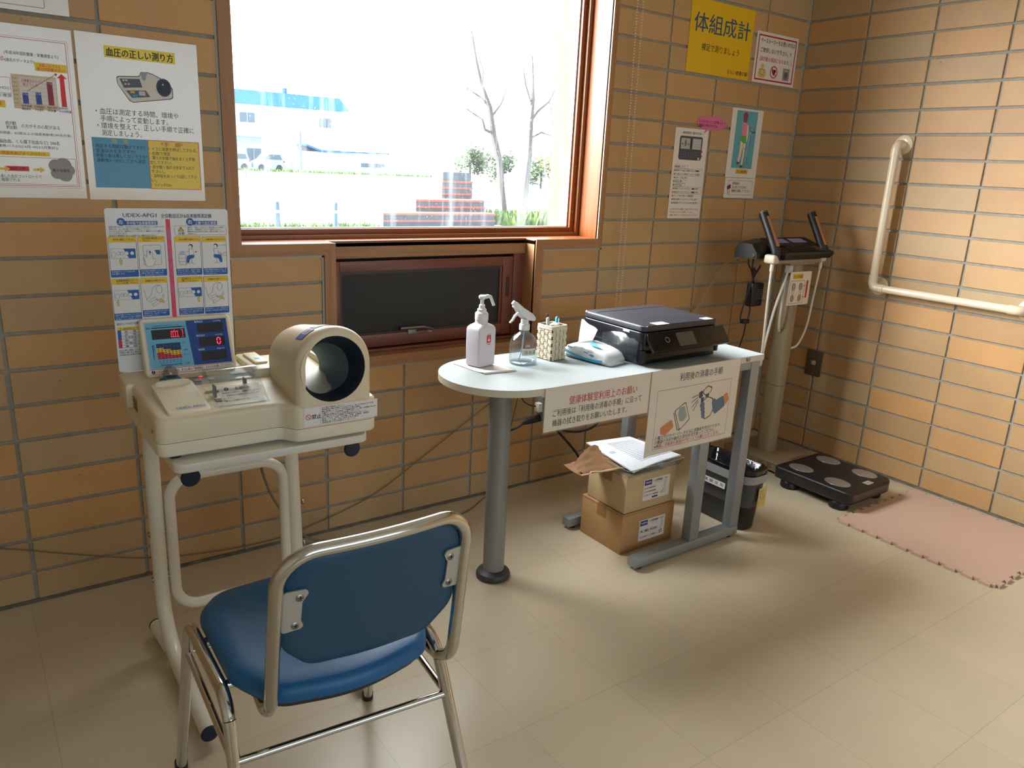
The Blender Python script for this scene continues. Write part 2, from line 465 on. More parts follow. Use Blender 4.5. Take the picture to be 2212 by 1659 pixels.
class Print:
    """flat printed layers over a frame: O lower-left corner, U right, V up, N towards the reader"""
    def __init__(s, O, U, V, t=0.0, step=0.00012):
        s.O, s.U, s.V = Vector(O), Vector(U).normalized(), Vector(V).normalized()
        s.N = s.U.cross(s.V).normalized(); s.t, s.step = t, step; s.parts = {}; s.k = 0
    def p(s, u, v, lay): return s.O + s.U * u + s.V * v + s.N * (s.t + s.step * lay + (s.k % 40) * 2.5e-6)
    def mb(s, part):
        if part not in s.parts: s.parts[part] = MB()
        return s.parts[part]
    def poly(s, part, pts, rgb, lay=1, mat=None):
        s.k += 1
        s.mb(part).add([s.p(u, v, lay) for u, v in pts], [tuple(range(len(pts)))], mat or ink(rgb), flat=True)
    def rect(s, part, u0, v0, u1, v1, rgb, lay=1, mat=None): s.poly(part, [(u0, v0), (u1, v0), (u1, v1), (u0, v1)], rgb, lay, mat)
    def frame(s, part, u0, v0, u1, v1, w, rgb, lay=1):
        for a in ((u0, v0, u1, v0 + w), (u0, v1 - w, u1, v1), (u0, v0 + w, u0 + w, v1 - w), (u1 - w, v0 + w, u1, v1 - w)): s.rect(part, *a, rgb, lay)
    def rframe(s, part, u0, v0, u1, v1, r, w, rgb, lay=1): s.line(part, rrect(u0, u1, v0, v1, r, 4), w, rgb, lay, True)
    def disc(s, part, u, v, r, rgb, lay=1, ry=None, seg=20): s.poly(part, [(u + r * math.cos(2 * PI * k / seg), v + (ry or r) * math.sin(2 * PI * k / seg)) for k in range(seg)], rgb, lay)
    def ring(s, part, u, v, r, w, rgb, lay=1, ry=None, seg=20): s.line(part, [(u + r * math.cos(2 * PI * k / seg), v + (ry or r) * math.sin(2 * PI * k / seg)) for k in range(seg)], w, rgb, lay, True)
    def line(s, part, pts, w, rgb, lay=1, closed=False):
        P = [Vector((a, b)) for a, b in pts]; n = len(P)
        for i in range(n if closed else n - 1):
            a, b = P[i], P[(i + 1) % n]
            if (b - a).length < 1e-9: continue
            d = (b - a).normalized(); q = Vector((-d.y, d.x)) * w / 2; e = d * w * .3
            s.poly(part, [a - q - e, b - q + e, b + q + e, a + q - e], rgb, lay)
    def arrow(s, part, pts, w, head, rgb, lay=1):
        a, b = Vector(pts[-2]), Vector(pts[-1]); d = (b - a).normalized(); q = Vector((-d.y, d.x))
        base = b - d * head
        s.line(part, list(pts[:-1]) + [tuple(base)], w, rgb, lay)
        s.poly(part, [base - q * head * .6, b, base + q * head * .6], rgb, lay)
    def text(s, part, st, u, v, h, rgb, w=None, bold=0.0, lay=3, align='L', vert=False, skew=0.0, mat=None):
        """st at baseline v, glyph height h; squeezed to width w if given"""
        if vert:
            for i, ch in enumerate(st):
                if ch != ' ': s.text(part, ch, u, v - i * h * 1.06, h, rgb, None, bold, lay, 'C', mat=mat)
            return
        V, F = text_geo(st)
        if not V: return
        x0, x1 = min(a for a, _ in V), max(a for a, _ in V)
        k = h / .92; kx = k if w is None else w / max(1e-6, x1 - x0)
        W = (x1 - x0) * kx
        u0 = u if align == 'L' else u - W / 2 if align == 'C' else u - W
        bo = min(bold, .022) * k * 1.1
        for da, db in (((-bo, -bo * .4), (bo, bo * .4)) if bo > 0 else ((0, 0),)):      # heavier strokes: struck twice, a hair apart
            s.k += 1
            s.mb(part).add([s.p(u0 + (a - x0) * kx + skew * b * k + da, v + (b + .05) * k + db, lay) for a, b in V], F, mat or ink(rgb), flat=True)
    def lines(s, part, L, u, v, h, dv, rgb, w=None, **k):
        for i, st in enumerate(L):
            if st: s.text(part, st, u, v - i * dv, h, rgb, w[i] if isinstance(w, (list, tuple)) else None, **k)
    def done(s, parent):
        for n, mb in s.parts.items(): build(n.split('#')[0], mb, parent, smooth=False)

def sheet_box(O, U, V, w, h, t, mat, back=0.0, r=0.0):
    """thin sheet standing on the frame; front face at +t"""
    O, U, V = Vector(O), Vector(U).normalized(), Vector(V).normalized(); N = U.cross(V).normalized()
    out = rrect(0, w, 0, h, r, 4) if r > 0 else [(0, 0), (w, 0), (w, h), (0, h)]
    mb = MB(mat)
    mb.loft([[O + U * a + V * b + N * back for a, b in out], [O + U * a + V * b + N * t for a, b in out]])
    return mb

# ================================================================ THE SETTING
BX, BW, BZ, BH = -0.296, 0.298, 0.096, 0.100      # brick joints of the window wall (x), and courses (z)
RY, RW = -0.300, 0.298                            # brick joints of the right wall (y)
RX0, RY0, CEIL = -5.2, -5.6, 2.62
M_brick = brick_mat()
M_mortar = pm('grey_mortar', (150, 148, 138), .85, var=.12, scale=60, bump=.6, bscale=180)
M_plaster = pm('cream_plaster', (222, 212, 192), .8, bump=.1)
M_ceil = pm('ceiling_board', (226, 220, 206), .85, bump=.15)

def bricks(mb, cells, to3d, depth=.009, j=.0048, bev=.0016):
    for (a0, a1, z0, z1) in cells:
        ja = [random.uniform(-.0012, .0012) for _ in range(4)]
        a0 += j + ja[0]; a1 -= j + ja[1]; z0 += j + ja[2] * .8; z1 -= j + ja[3] * .8
        if a1 - a0 < .01 or z1 - z0 < .01: continue
        R = lambda e, d: [to3d(a0 + e, z0 + e, d), to3d(a1 - e, z0 + e, d), to3d(a1 - e, z1 - e, d), to3d(a0 + e, z1 - e, d)]
        mb.loft([R(0, depth), R(0, bev), R(bev, 0)], M_brick, cap0=False)

zj = [0.004] + [BZ + BH * k for k in range(27)]
zj = [z for z in zj if z < CEIL] + [CEIL]
# window wall (back)
xj = [0.004] + [BX - BW * n for n in range(17)] + [RX0]
cells = []
for i in range(len(xj) - 1):
    x1, x0 = xj[i], xj[i + 1]; xm = (x0 + x1) / 2
    for k in range(len(zj) - 1):
        z0, z1 = zj[k], zj[k + 1]; zm = (z0 + z1) / 2
        if -2.68 < xm < -1.19 and .99 < zm < 2.29: continue
        if -2.38 < xm < -1.49 and .59 < zm < 1.0: continue
        cells.append((x0, x1, z0, z1))
mb = MB(M_mortar)
bricks(mb, cells, lambda a, z, d: (a, d, z))
D0, D1 = .0062, .28
for a in ((RX0, -2.66, 0, CEIL), (-1.205, .28, 0, CEIL), (-2.66, -1.205, 2.275, CEIL), (-2.66, -2.36, 0, .995), (-1.505, -1.205, 0, .995), (-2.36, -1.505, 0, .605)):
    mb.box(a[0], a[1], D0, D1, a[2], a[3], M_mortar)
structure('wall_back', mb, loc=(0, 0, 0), smooth=False)
# right wall
yj = [-.002] + [RY - RW * n for n in range(18)] + [RY0]
cells = [(-yj[i], -yj[i + 1], zj[k], zj[k + 1]) for i in range(len(yj) - 1) for k in range(len(zj) - 1)]
mb = MB(M_mortar)
bricks(mb, cells, lambda a, z, d: (d, -a, z))
mb.box(.0062, .28, RY0, .0, 0, CEIL, M_mortar)
structure('wall_right', mb, loc=(0, 0, 0), smooth=False)
structure('trim_4', MB(M_mortar).loft([[(-.009, .007, z), (.007, -.009, z), (.01, .01, z)] for z in (0, CEIL)]), loc=(0, 0, 0), smooth=False)
structure('wall_left', MB(M_plaster).box(RX0 - .15, RX0, RY0, .28, 0, CEIL), loc=(RX0, 0, 0), smooth=False)
mb = MB(M_plaster)
for a in ((RX0 - .15, -4.1, 0, CEIL), (-.5, .28, 0, CEIL), (-4.1, -.5, 0, .9), (-4.1, -.5, 2.4, CEIL)): mb.box(a[0], a[1], RY0 - .15, RY0, a[2], a[3])
structure('wall_front', mb, loc=(0, RY0, 0), smooth=False)
structure('ceiling', MB(M_ceil).box(RX0 - .15, .28, RY0 - .15, .28, CEIL, CEIL + .12), loc=(0, 0, CEIL), smooth=False)
structure('floor', MB(floor_mat(-2.0745, -.8795, .3048)).box(RX0 - .15, .28, RY0 - .15, .02, -.12, 0), loc=(0, 0, 0), smooth=False)
# dirty mortar fillet where the bricks meet the floor
M_dirt = pm('dark_mortar', (104, 98, 86), .9, var=.3, scale=40, bump=.8, bscale=150)
def foot_strip(fn):
    n = 120; R = random.Random(3)
    A = [fn(i / n, .006 + R.uniform(-.002, .003), 0.0005) for i in range(n + 1)]
    B = [fn(i / n, -.003, .008 + R.uniform(-.002, .003)) for i in range(n + 1)]
    return MB(M_dirt).strip(A, B)
structure('trim_1', foot_strip(lambda f, o, z: (RX0 * (1 - f), -o, z)), loc=(-2.6, 0, 0))
structure('trim_2', foot_strip(lambda f, o, z: (-o, RY0 * f, z)), loc=(0, -2.8, 0))

# ---------------------------------------------------------------- window_1: fixed pane in a wooden surround
W_in = lambda ax: wood('cedar_%s' % ax, (112, 56, 18), (140, 76, 30), ax, .42)
W_cas = lambda ax: wood('casing_%s' % ax, (146, 102, 64), (172, 124, 82), ax, .5)
W_bead = lambda ax: wood('bead_%s' % ax, (122, 74, 34), (144, 92, 48), ax, .4)
WX0, WX1, WZ0, WZ1 = -2.642, -1.213, 1.022, 2.25
LX0, LX1, LZ0 = -2.341, -1.523, .592
win = structure('window_1', loc=(-1.93, 0, .592))
def board(name, args, m, b=.0025): return build(name, MB(m).box(*args, b=b, seg=2), win)
CW = .038
# casings (front trim) with mitred corners
def mitre(name, P, m, y0=-.009, y1=.004):
    mb = MB(m); c = [(x, y0, z) for x, z in P]; d = [(x, y1, z) for x, z in P]
    mb.loft([d, c]); return build(name, mb, win, smooth=False)
xa, xb, xc, xd = WX0 - CW, WX1 + CW - .012, LX0 - CW, LX1 + CW
mitre('casing', [(xa, WZ0 - CW), (WX0, WZ0), (WX0, WZ1), (xa, WZ1 + CW)], W_cas('Z'))
mitre('casing', [(WX1, WZ0), (xb, WZ0 - CW), (xb, WZ1 + CW), (WX1, WZ1)], W_cas('Z'))
mitre('casing', [(xa, WZ1 + CW), (WX0, WZ1), (WX1, WZ1), (xb, WZ1 + CW)], W_cas('X'))
mitre('casing', [(xa, WZ0 - CW), (xc, WZ0 - CW), (LX0, WZ0), (WX0, WZ0)], W_cas('X'))
mitre('casing', [(xd, WZ0 - CW), (xb, WZ0 - CW), (WX1, WZ0), (LX1, WZ0)], W_cas('X'))
mitre('casing', [(xc, LZ0), (LX0, LZ0 + CW), (LX0, WZ0), (xc, WZ0 - CW)], W_cas('Z'))
mitre('casing', [(LX1, LZ0 + CW), (xd, LZ0), (xd, WZ0 - CW), (LX1, WZ0)], W_cas('Z'))
mitre('casing', [(xc, LZ0), (xd, LZ0), (LX1, LZ0 + CW), (LX0, LZ0 + CW)], W_cas('X'))
M_caulk = pm('caulk', (172, 170, 162), .7)
cb = MB(M_caulk)
for a in ((xa - .007, xa, WZ0 - CW - .007, WZ1 + CW), (xb, xb + .007, WZ0 - CW - .007, WZ1 + CW), (xa - .007, xc, WZ0 - CW - .007, WZ0 - CW), (xd, xb + .007, WZ0 - CW - .007, WZ0 - CW), (xc - .007, xc, LZ0 - .007, WZ0 - CW), (xd, xd + .007, LZ0 - .007, WZ0 - CW), (xc - .007, xd + .007, LZ0 - .007, LZ0)):
    cb.box(a[0], a[1], -.001, .008, a[2], a[3])
build('caulk', cb, win, smooth=False)
# sill boards and jambs
FD = .116
board('sill', (WX0 - .004, LX0, -.007, FD + .02, WZ0 - .022, WZ0), W_in('X'))
board('sill', (LX1, WX1 + .004, -.007, FD + .02, WZ0 - .022, WZ0), W_in('X'))
board('sill', (LX0, LX1, .060, FD + .02, WZ0 - .022, WZ0), W_in('X'))
board('jamb', (WX0 - .02, WX0, -.006, FD + .06, WZ0 - .01, WZ1 + .02), W_in('Z'))
board('jamb', (WX1, WX1 + .02, -.006, FD + .06, WZ0 - .01, WZ1 + .02), W_in('Z'))
board('head', (WX0 - .02, WX1 + .02, -.006, FD + .06, WZ1, WZ1 + .02), W_in('X'))
# fixed frame: dark outer bead, lighter inner stop
for nm, args, m in (
    ('window_frame', (WX0, WX1, FD, FD + .05, WZ0 - .001, WZ0 + .014), W_bead('X')),
    ('window_frame', (WX1 - .018, WX1, FD - .004, FD + .05, WZ0, WZ1), W_bead('Z')),
    ('window_frame', (WX0, WX0 + .012, FD - .004, FD + .05, WZ0, WZ1), W_bead('Z')),
    ('window_frame', (WX0, WX1, FD, FD + .05, WZ1 - .014, WZ1), W_bead('X')),
    ('glazing_bead', (WX0 + .012, WX1 - .018, FD + .012, FD + .045, WZ0 + .012, WZ0 + .034), W_in('X')),
    ('glazing_bead', (WX1 - .040, WX1 - .018, FD + .010, FD + .045, WZ0 + .012, WZ1 - .012), W_in('Z')),
    ('glazing_bead', (WX0 + .012, WX0 + .026, FD + .010, FD + .045, WZ0 + .012, WZ1 - .012), W_in('Z'))):
    o = board(nm, args, m, .003)
    if nm == 'glazing_bead' and args[1] - args[0] < .05 and args[0] > -2:
        mb = MB(W_bead('Z'))
        for z in (1.12, 1.30, 1.50, 1.70, 1.90, 2.1): mb.sphere((WX1 - .029, FD + .010, z), .0035, 8, 6)
        build('plug', mb, o)
M_glass = window_glass()
build('glass', MB(M_glass).box(WX0 + .02, WX1 - .02, .150, .1515, WZ0 + .02, WZ1 - .01), win, smooth=False)
M_alu = pm('aluminium', (176, 178, 176), .35, .9)
build('glazing_gasket', MB(M_alu).box(WX1 - .047, WX1 - .040, .140, .160, WZ0 + .03, WZ1 - .02).box(WX0 + .02, WX1 - .04, .140, .160, WZ0 + .030, WZ0 + .037), win, smooth=False)
# rough outer reveal seen through the pane
M_rev = pm('outer_reveal', (84, 64, 48), .9, var=.2, scale=30, bump=.8, bscale=90)
structure('trim_3', MB(M_rev).box(-1.246, -1.20, .172, .285, .95, 2.3), loc=(-1.22, .2, .95), smooth=False)

# ---------------------------------------------------------------- window_3: the room's other window, behind the viewer
w3 = structure('window_3', loc=(-2.3, RY0, .9))
for nm, a in (('window_frame', (-4.1, -.5, RY0 - .12, RY0 + .01, .9, .95)), ('window_frame', (-4.1, -.5, RY0 - .12, RY0 + .01, 2.35, 2.4)), ('window_frame', (-4.1, -4.05, RY0 - .12, RY0 + .01, .95, 2.35)), ('window_frame', (-.55, -.5, RY0 - .12, RY0 + .01, .95, 2.35)), ('mullion', (-2.33, -2.27, RY0 - .1, RY0, .95, 2.35))):
    build(nm, MB(W_in('X')).box(*a, b=.004), w3)
build('glass', MB(M_glass).box(-4.05, -.55, RY0 - .07, RY0 - .068, .95, 2.35), w3, smooth=False)

# ---------------------------------------------------------------- window_2: small tilting vent under the big pane
v = structure('window_2', loc=(-1.93, .06, .63))
W_red = lambda ax: wood('redwood_%s' % ax, (98, 52, 36), (124, 66, 46), ax, .4)
def vb(name, args, m, b=.002, par=None): return build(name, MB(m).box(*args, b=b, seg=2), par or v)
vb('apron', (LX0, LX1, .060, .08, .962, WZ0 - .006), W_cas('X'))
vb('jamb', (LX0 - .02, LX0, -.006, .13, LZ0 + .02, WZ0 - .004), W_cas('Z'))
vb('jamb', (LX1, LX1 + .02, -.006, .13, LZ0 + .02, WZ0 - .004), W_cas('Z'))
vb('sill', (LX0, LX1, -.007, .13, LZ0 + .018, LZ0 + .036), W_cas('X'))
vb('frame_stile', (LX0, LX0 + .018, .056, .11, LZ0 + .036, .962), W_red('Z'))
vb('frame_stile', (LX1 - .050, LX1, .066, .11, LZ0 + .036, .962), W_red('Z'))
SX0, SX1, SZ0, SZ1 = LX0 + .022, LX1 - .056, .644, .952
sash = vb('sash', (SX0, SX0 + .020, .062, .092, SZ0, SZ1), W_red('Z'))
vb('sash_rail', (SX0 + .02, SX1, .062, .092, SZ1 - .036, SZ1), W_red('X'))
vb('sash_rail', (SX0 + .02, SX1, .062, .092, SZ0, SZ0 + .046), W_red('X'))
vb('sash_stile', (SX1 - .046, SX1, .061, .092, SZ0, SZ1), W_red('Z'))
vb('sash_bead', (SX1 - .056, SX1 - .046, .066, .09, SZ0 + .046, SZ1 - .036), W_red('Z'))
vb('ledge', (LX0, LX1, .045, .075, LZ0 + .034, SZ0 - .004), W_red('X'))
M_screen = clear_mat('insect_screen', (120, 118, 114), .5, .5, .42, (58, 56, 54), .03)
build('insect_screen', MB(M_screen).box(SX0 + .018, SX1 - .05, .074, .0745, SZ0 + .04, SZ1 - .03), v, smooth=False)
build('screen_frame', MB(pm('screen_frame', (52, 42, 36), .5)).box(SX0 + .02, SX0 + .03, .068, .076, SZ0 + .046, SZ1 - .036).box(SX0 + .03, SX1 - .056, .068, .076, SZ1 - .046, SZ1 - .036).box(SX0 + .03, SX1 - .056, .068, .076, SZ0 + .046, SZ0 + .052), v, smooth=False)
mbk = MB(pm('vent_panel', (44, 42, 42), .4))
mbk.box(LX0, LX1, .125, .15, LZ0 + .02, WZ0)
for k in range(3): mbk.box(SX0 + .03, SX1 - .06, .118, .128, SZ0 + .07 + k * .075, SZ0 + .078 + k * .075)
build('vent_panel', mbk, v, smooth=False)
hm = MB(pm('brushed_nickel', (150, 150, 146), .3, .9))
hx = -2.06
hm.tube(fillet([(hx - .01, .060, .704), (hx + .085, .056, .704), (hx + .125, .066, .692)], .02), .0085, 10, flat=.8)
hm.box(hx + .02, hx + .055, .056, .074, .680, .708, b=.003)
hm.lathe([(.010, 0), (.010, .01)], (hx + .115, .06, .69), 12, axis='Y')
build('handle', hm, v)
pmh = MB(pm('pull_recess', (66, 32, 22), .5))
pmh.loft([[(SX1 - .023 + a, .0606 - d, .835 + b) for a, b in rrect(-.007 + e, .007 - e, -.04 + e, .04 - e, .006, 5)] for e, d in ((0, 0), (0, .002), (.002, .002), (.0025, .0005))])
build('pull', pmh, v)

# ---------------------------------------------------------------- outdoors, as far as the pane shows it
GZ = -.25
M_ground = pm('pale_asphalt', (150, 156, 158), .8, var=.08, scale=.6)
structure('ground', MB(M_ground).box(-70, 130, .30, 190, GZ - .3, GZ), loc=(0, 40, GZ), smooth=False)
M_conc = pm('pale_concrete', (205, 208, 206), .85, var=.05, scale=2)
structure('pavement', MB(M_conc).box(-10, 6.3, 15.6, 24.0, GZ, GZ + .06), loc=(0, 20, GZ), smooth=False)
M_kerb = pm('kerb_concrete', (176, 180, 178), .8)
structure('kerb', MB(M_kerb).box(-10, 12, 25.6, 25.9, GZ, GZ + .12), loc=(0, 25, GZ), smooth=False)

M_grass = pm('grass', (86, 112, 44), .8, var=.3, scale=6)
def grass(name, x0, x1, y0, y1, h, n, label):
    mb = MB(M_grass); R = random.Random(11)
    for _ in range(n):
        x, y = R.uniform(x0, x1), R.uniform(y0, y1); a = R.uniform(0, PI); w = R.uniform(.25, .6) * h
        mb.add([(x - w * math.cos(a) / 2, y - w * math.sin(a) / 2, GZ), (x + w * math.cos(a) / 2, y + w * math.sin(a) / 2, GZ), (x + R.uniform(-.3, .3) * h, y + R.uniform(-.3, .3) * h, GZ + h * R.uniform(.5, 1))], [(0, 1, 2)])
    o = build(name, mb, loc=((x0 + x1) / 2, (y0 + y1) / 2, GZ), smooth=False); tag(o, label, 'grass'); o['kind'] = 'stuff'
grass('grass', 1.0, 4.9, 14.5, 14.9, .12, 600, 'thin strip of weeds at the feet of the two dark bollards')
grass('verge_grass', 17, 40, 69.2, 71.5, .35, 900, 'green verge running below the parked vans')
grass('rough_grass', 8.5, 13.5, 14.6, 16.4, .42, 900, 'rough pale grass under the two bare trees')

M_white = pm('house_wall', (208, 214, 220), .7)
M_roof = pm('blue_roof', (14, 92, 150), .5, var=.1, scale=3, stretch=(4, 1, .2))
M_pane = pm('far_pane', (70, 86, 96), .2)
hs = thing('house', 'white two-storey house with a flat blue roof band behind the parked vans', 'house', (22, 80, GZ))
build('wall', MB(M_white).box(6, 31.2, 78, 92, GZ, 5.95), hs, smooth=False)
rf = MB(M_roof)
rf.add([(5.6, 77.4, 5.85), (31.9, 77.4, 5.95), (31.9, 92.4, 5.95), (5.6, 92.4, 5.85), (5.6, 78.2, 7.25), (31.2, 78.2, 7.22), (31.2, 92, 7.22), (5.6, 92, 7.25)], [(0, 1, 5, 4), (1, 2, 6, 5), (2, 3, 7, 6), (3, 0, 4, 7), (4, 5, 6, 7), (3, 2, 1, 0)])
rfo = build('roof', rf, hs, smooth=False)
build('chimney', MB(M_roof).box(25.2, 25.7, 78.6, 79.3, 7.2, 7.75), rfo, smooth=False)
M_alw = pm('window_trim', (190, 196, 200), .5)
for (a, b, c, d) in ((20.65, 22.1, 4.2, 5.1), (28.8, 30.05, 4.2, 5.1), (21.2, 22.6, .15, 1.75)):
    w_ = build('window', MB(M_alw).box(a - .06, b + .06, 77.94, 78.02, c - .06, d + .06), hs, smooth=False)
    mid = (a + b) / 2
    build('pane', MB(M_pane).box(a, mid - .04, 77.90, 77.96, c, d).box(mid + .04, b, 77.90, 77.96, c, d), w_, smooth=False)
build('canopy', MB(M_white).box(14, 23.5, 76.2, 78, 2.85, 3.5), hs, smooth=False)
an = build('annex', MB(M_white).box(26.4, 35.2, 75.5, 79, GZ, 1.75), hs, smooth=False)
build('annex_roof', MB(M_roof).add([(26.3, 75.2, 2.25), (27.9, 75.2, 1.72), (35.4, 75.2, 1.80), (35.4, 75.2, 1.96), (27.9, 75.2, 1.92), (26.3, 75.2, 2.42), (26.3, 79, 2.25), (27.9, 79, 1.72), (35.4, 79, 1.8), (35.4, 79, 1.96), (27.9, 79, 1.92), (26.3, 79, 2.42)],
    [(0, 1, 4, 5), (1, 2, 3, 4), (5, 4, 10, 11), (4, 3, 9, 10), (2, 8, 9, 3), (0, 5, 11, 6)]), an, smooth=False)
build('annex_window', MB(M_pane).box(32.3, 35.0, 75.44, 75.52, .42, .82), an, smooth=False)

M_van = pm('van_paint', (150, 158, 166), .3, coat=.5)
M_tyre = pm('tyre', (30, 30, 32), .7)
M_tail = pm('tail_lamp', (190, 60, 50), .4)
def van(label, x0, x1, y, h, loc):
    t = thing('van', label, 'car', loc, None)
    z0 = GZ + .28; w = x1 - x0
    P = [(x0, z0), (x1, z0), (x1, GZ + h * .55), (x1 - .05 * w, GZ + h * .62), (x1 - .14 * w, GZ + h), (x0 + .42 * w, GZ + h), (x0 + .20 * w, GZ + h * .62), (x0 + .02 * w, GZ + h * .5)]
    build('body', MB(M_van).loft([[(a, y, b) for a, b in P], [(a, y + 1.7, b) for a, b in P]]), t, smooth=False)
    G = [(x1 - .16 * w, GZ + h * .92), (x0 + .46 * w, GZ + h * .92), (x0 + .28 * w, GZ + h * .64), (x1 - .09 * w, GZ + h * .64)]
    build('side_window', MB(M_pane).loft([[(a, y - .01, b) for a, b in G], [(a, y + .01, b) for a, b in G]]), t, smooth=False)
    build('tail_lamp', MB(M_tail).box(x1 - .07 * w, x1 - .01 * w, y - .02, y + .05, GZ + h * .50, GZ + h * .60), t, smooth=False)
    for x in (x0 + .2 * w, x1 - .2 * w): build('wheel', MB(M_tyre).lathe([(.3, 0), (.3, .2)], (x, y - .02, GZ + .30), 18, axis='Y'), t)
van('silver van parked before the white house, its whole side in view', 20.1, 22.9, 71.9, 1.62, (21.4, 73, GZ))
van('pale van cut off by the window\'s left edge beside the silver van', 16.6, 19.95, 72.6, 1.55, (18.5, 73, GZ))

M_pole = pm('pole_grey', (70, 78, 84), .6)
tag(build('utility_pole', MB(M_pole).lathe([(.14, GZ), (.11, 3.6)], (25.6, 75, 0), 10), loc=(25.6, 75, GZ)), 'dark slim pole before the middle of the white house', 'pole')
tag(build('street_pole', MB(pm('pole_pale', (150, 160, 166), .6)).lathe([(.16, GZ), (.12, 8.5)], (34.5, 72, 0), 10).box(33.2, 35.4, 71.95, 72.05, 7.2, 7.35), loc=(34.5, 72, GZ)), 'tall pale pole with a crossarm right of the white house', 'pole')
tag(build('marker_post', MB(M_pole).lathe([(.035, GZ), (.035, .55)], (8.6, 37, 0), 8), loc=(8.6, 37, GZ)), 'thin short post standing in the wet car park', 'post')

M_boll = pm('bollard_paint', (58, 82, 96), .5)
M_band = pm('reflective_band', (226, 230, 226), .4)
for x, lb in ((2.36, 'dark bollard with pale band, left of the two beyond the glass'), (3.69, 'dark bollard with pale band, right one of the two beyond the glass')):
    t = thing('bollard', lb, 'bollard', (x, 14.35, GZ), 'bollards outside the window')
    build('post', MB(M_boll).lathe([(.058, GZ), (.058, .27), (.05, .31), (.02, .33)], (x, 14.35, 0), 16), t)
    build('band', MB(M_band).lathe([(.0595, .08), (.0595, .14)], (x, 14.35, 0), 16), t)

# planter of dark blocks with red-brown capping, two steps
M_blk = pm('planter_block', (72, 84, 92), .8, var=.15, scale=5)
M_cap = pm('planter_cap', (160, 84, 62), .8, var=.15, scale=5)
pl = thing('planter_wall', 'stepped garden wall of dark blocks and red-brown bands before the trees', 'garden wall', (6.7, 15.4, GZ))
m1, m2 = MB(M_blk), MB(M_cap)
for k, (x0, x1, y0, y1, z0) in enumerate(((5.0, 8.2, 14.6, 15.2, GZ), (6.2, 8.25, 15.2, 15.9, GZ + .30), (7.35, 8.3, 15.9, 16.6, GZ + .60))):
    for r in range(2 if k < 2 else 3):
        m1.box(x0, x1, y0, y1, z0 + r * .16, z0 + r * .16 + .11); m2.box(x0 - .01, x1 + .01, y0 - .02, y1, z0 + r * .16 + .11, z0 + r * .16 + .16)
for (x0, x1, y0, y1, z0) in ((6.2, 8.25, 15.2, 15.9, GZ), (7.35, 8.3, 15.9, 16.6, GZ)): m1.box(x0, x1, y0, y1, z0, z0 + .3 + (.3 if x0 > 7 else 0))
m1.box(7.4, 8.25, 15.95, 16.55, GZ + 1.08, GZ + 1.30)
build('blocks', m1, pl, smooth=False); build('capping', m2, pl, smooth=False)

M_bark = pm('bark', (74, 70, 64), .9, var=.2, scale=12)
M_leaf_a = pm('spring_leaf', (116, 124, 56), .7, var=.2, scale=8)
M_leaf_b = pm('hedge_leaf', (58, 80, 40), .8, var=.3, scale=6)
M_leaf_c = pm('yellow_leaf', (150, 140, 34), .7, var=.2, scale=8)
def leaves(mb, c, r, n, size, R, sc=(1, 1, 1)):
    for _ in range(n):
        d = Vector((R.gauss(0, 1), R.gauss(0, 1), R.gauss(0, 1))).normalized() * (R.random() ** .5) * r
        p = Vector(c) + Vector((d.x * sc[0], d.y * sc[1], d.z * sc[2]))
        a = Vector((R.gauss(0, 1), R.gauss(0, 1), R.gauss(0, 1))).normalized(); b = a.orthogonal().normalized()
        s_ = size * R.uniform(.6, 1.3)
        mb.add([p - a * s_, p + b * s_ * .5, p + a * s_, p - b * s_ * .5], [(0, 1, 2, 3)], flat=True)
def tree(label, base, trunk, branches, clumps, mleaf, size, seed):
    R = random.Random(seed)
    t = thing('tree', label, 'tree', base)
    mt = MB(M_bark); mt.tube(*trunk, seg=8)
    for p, r in branches: mt.tube(p, r, 6)
    build('trunk', mt, t)
    ml = MB(mleaf)
    for c, r, n in clumps: leaves(ml, c, r, n, size, R)
    build('foliage', ml, t, smooth=False)
tree('bare leaning tree with few leaves, left of the two trunks', (10.1, 16.9, GZ),
     ([(10.1, 16.9, GZ), (9.95, 16.9, .6), (9.85, 16.9, 1.38), (9.6, 16.9, 2.15), (9.45, 16.9, 2.85), (9.15, 16.9, 3.4), (8.95, 16.9, 4.0), (8.75, 16.9, 4.8)], [.13, .11, .10, .085, .07, .05, .035, .015]),
     [([(9.6, 16.9, 2.15), (9.3, 16.9, 2.25), (9.15, 16.8, 2.5), (8.6, 16.8, 2.75)], [.05, .04, .03, .015]),
      ([(9.45, 16.9, 2.85), (9.2, 17, 3.1), (8.7, 17.1, 3.35)], [.045, .03, .012]),
      ([(9.15, 16.9, 3.4), (9.25, 17, 3.8), (9.1, 17.1, 4.3)], [.03, .02, .01]), ([(9.5, 16.9, 2.6), (9.9, 17, 3.0), (10.1, 17, 3.5)], [.04, .025, .01])],
     [((8.6, 16.9, 2.75), .35, 60), ((9.15, 16.9, 3.3), .35, 50), ((8.8, 17, 4.6), .3, 40), ((8.5, 17, 3.9), .2, 30), ((8.9, 17, 2.4), .25, 40)], M_leaf_a, .035, 1)
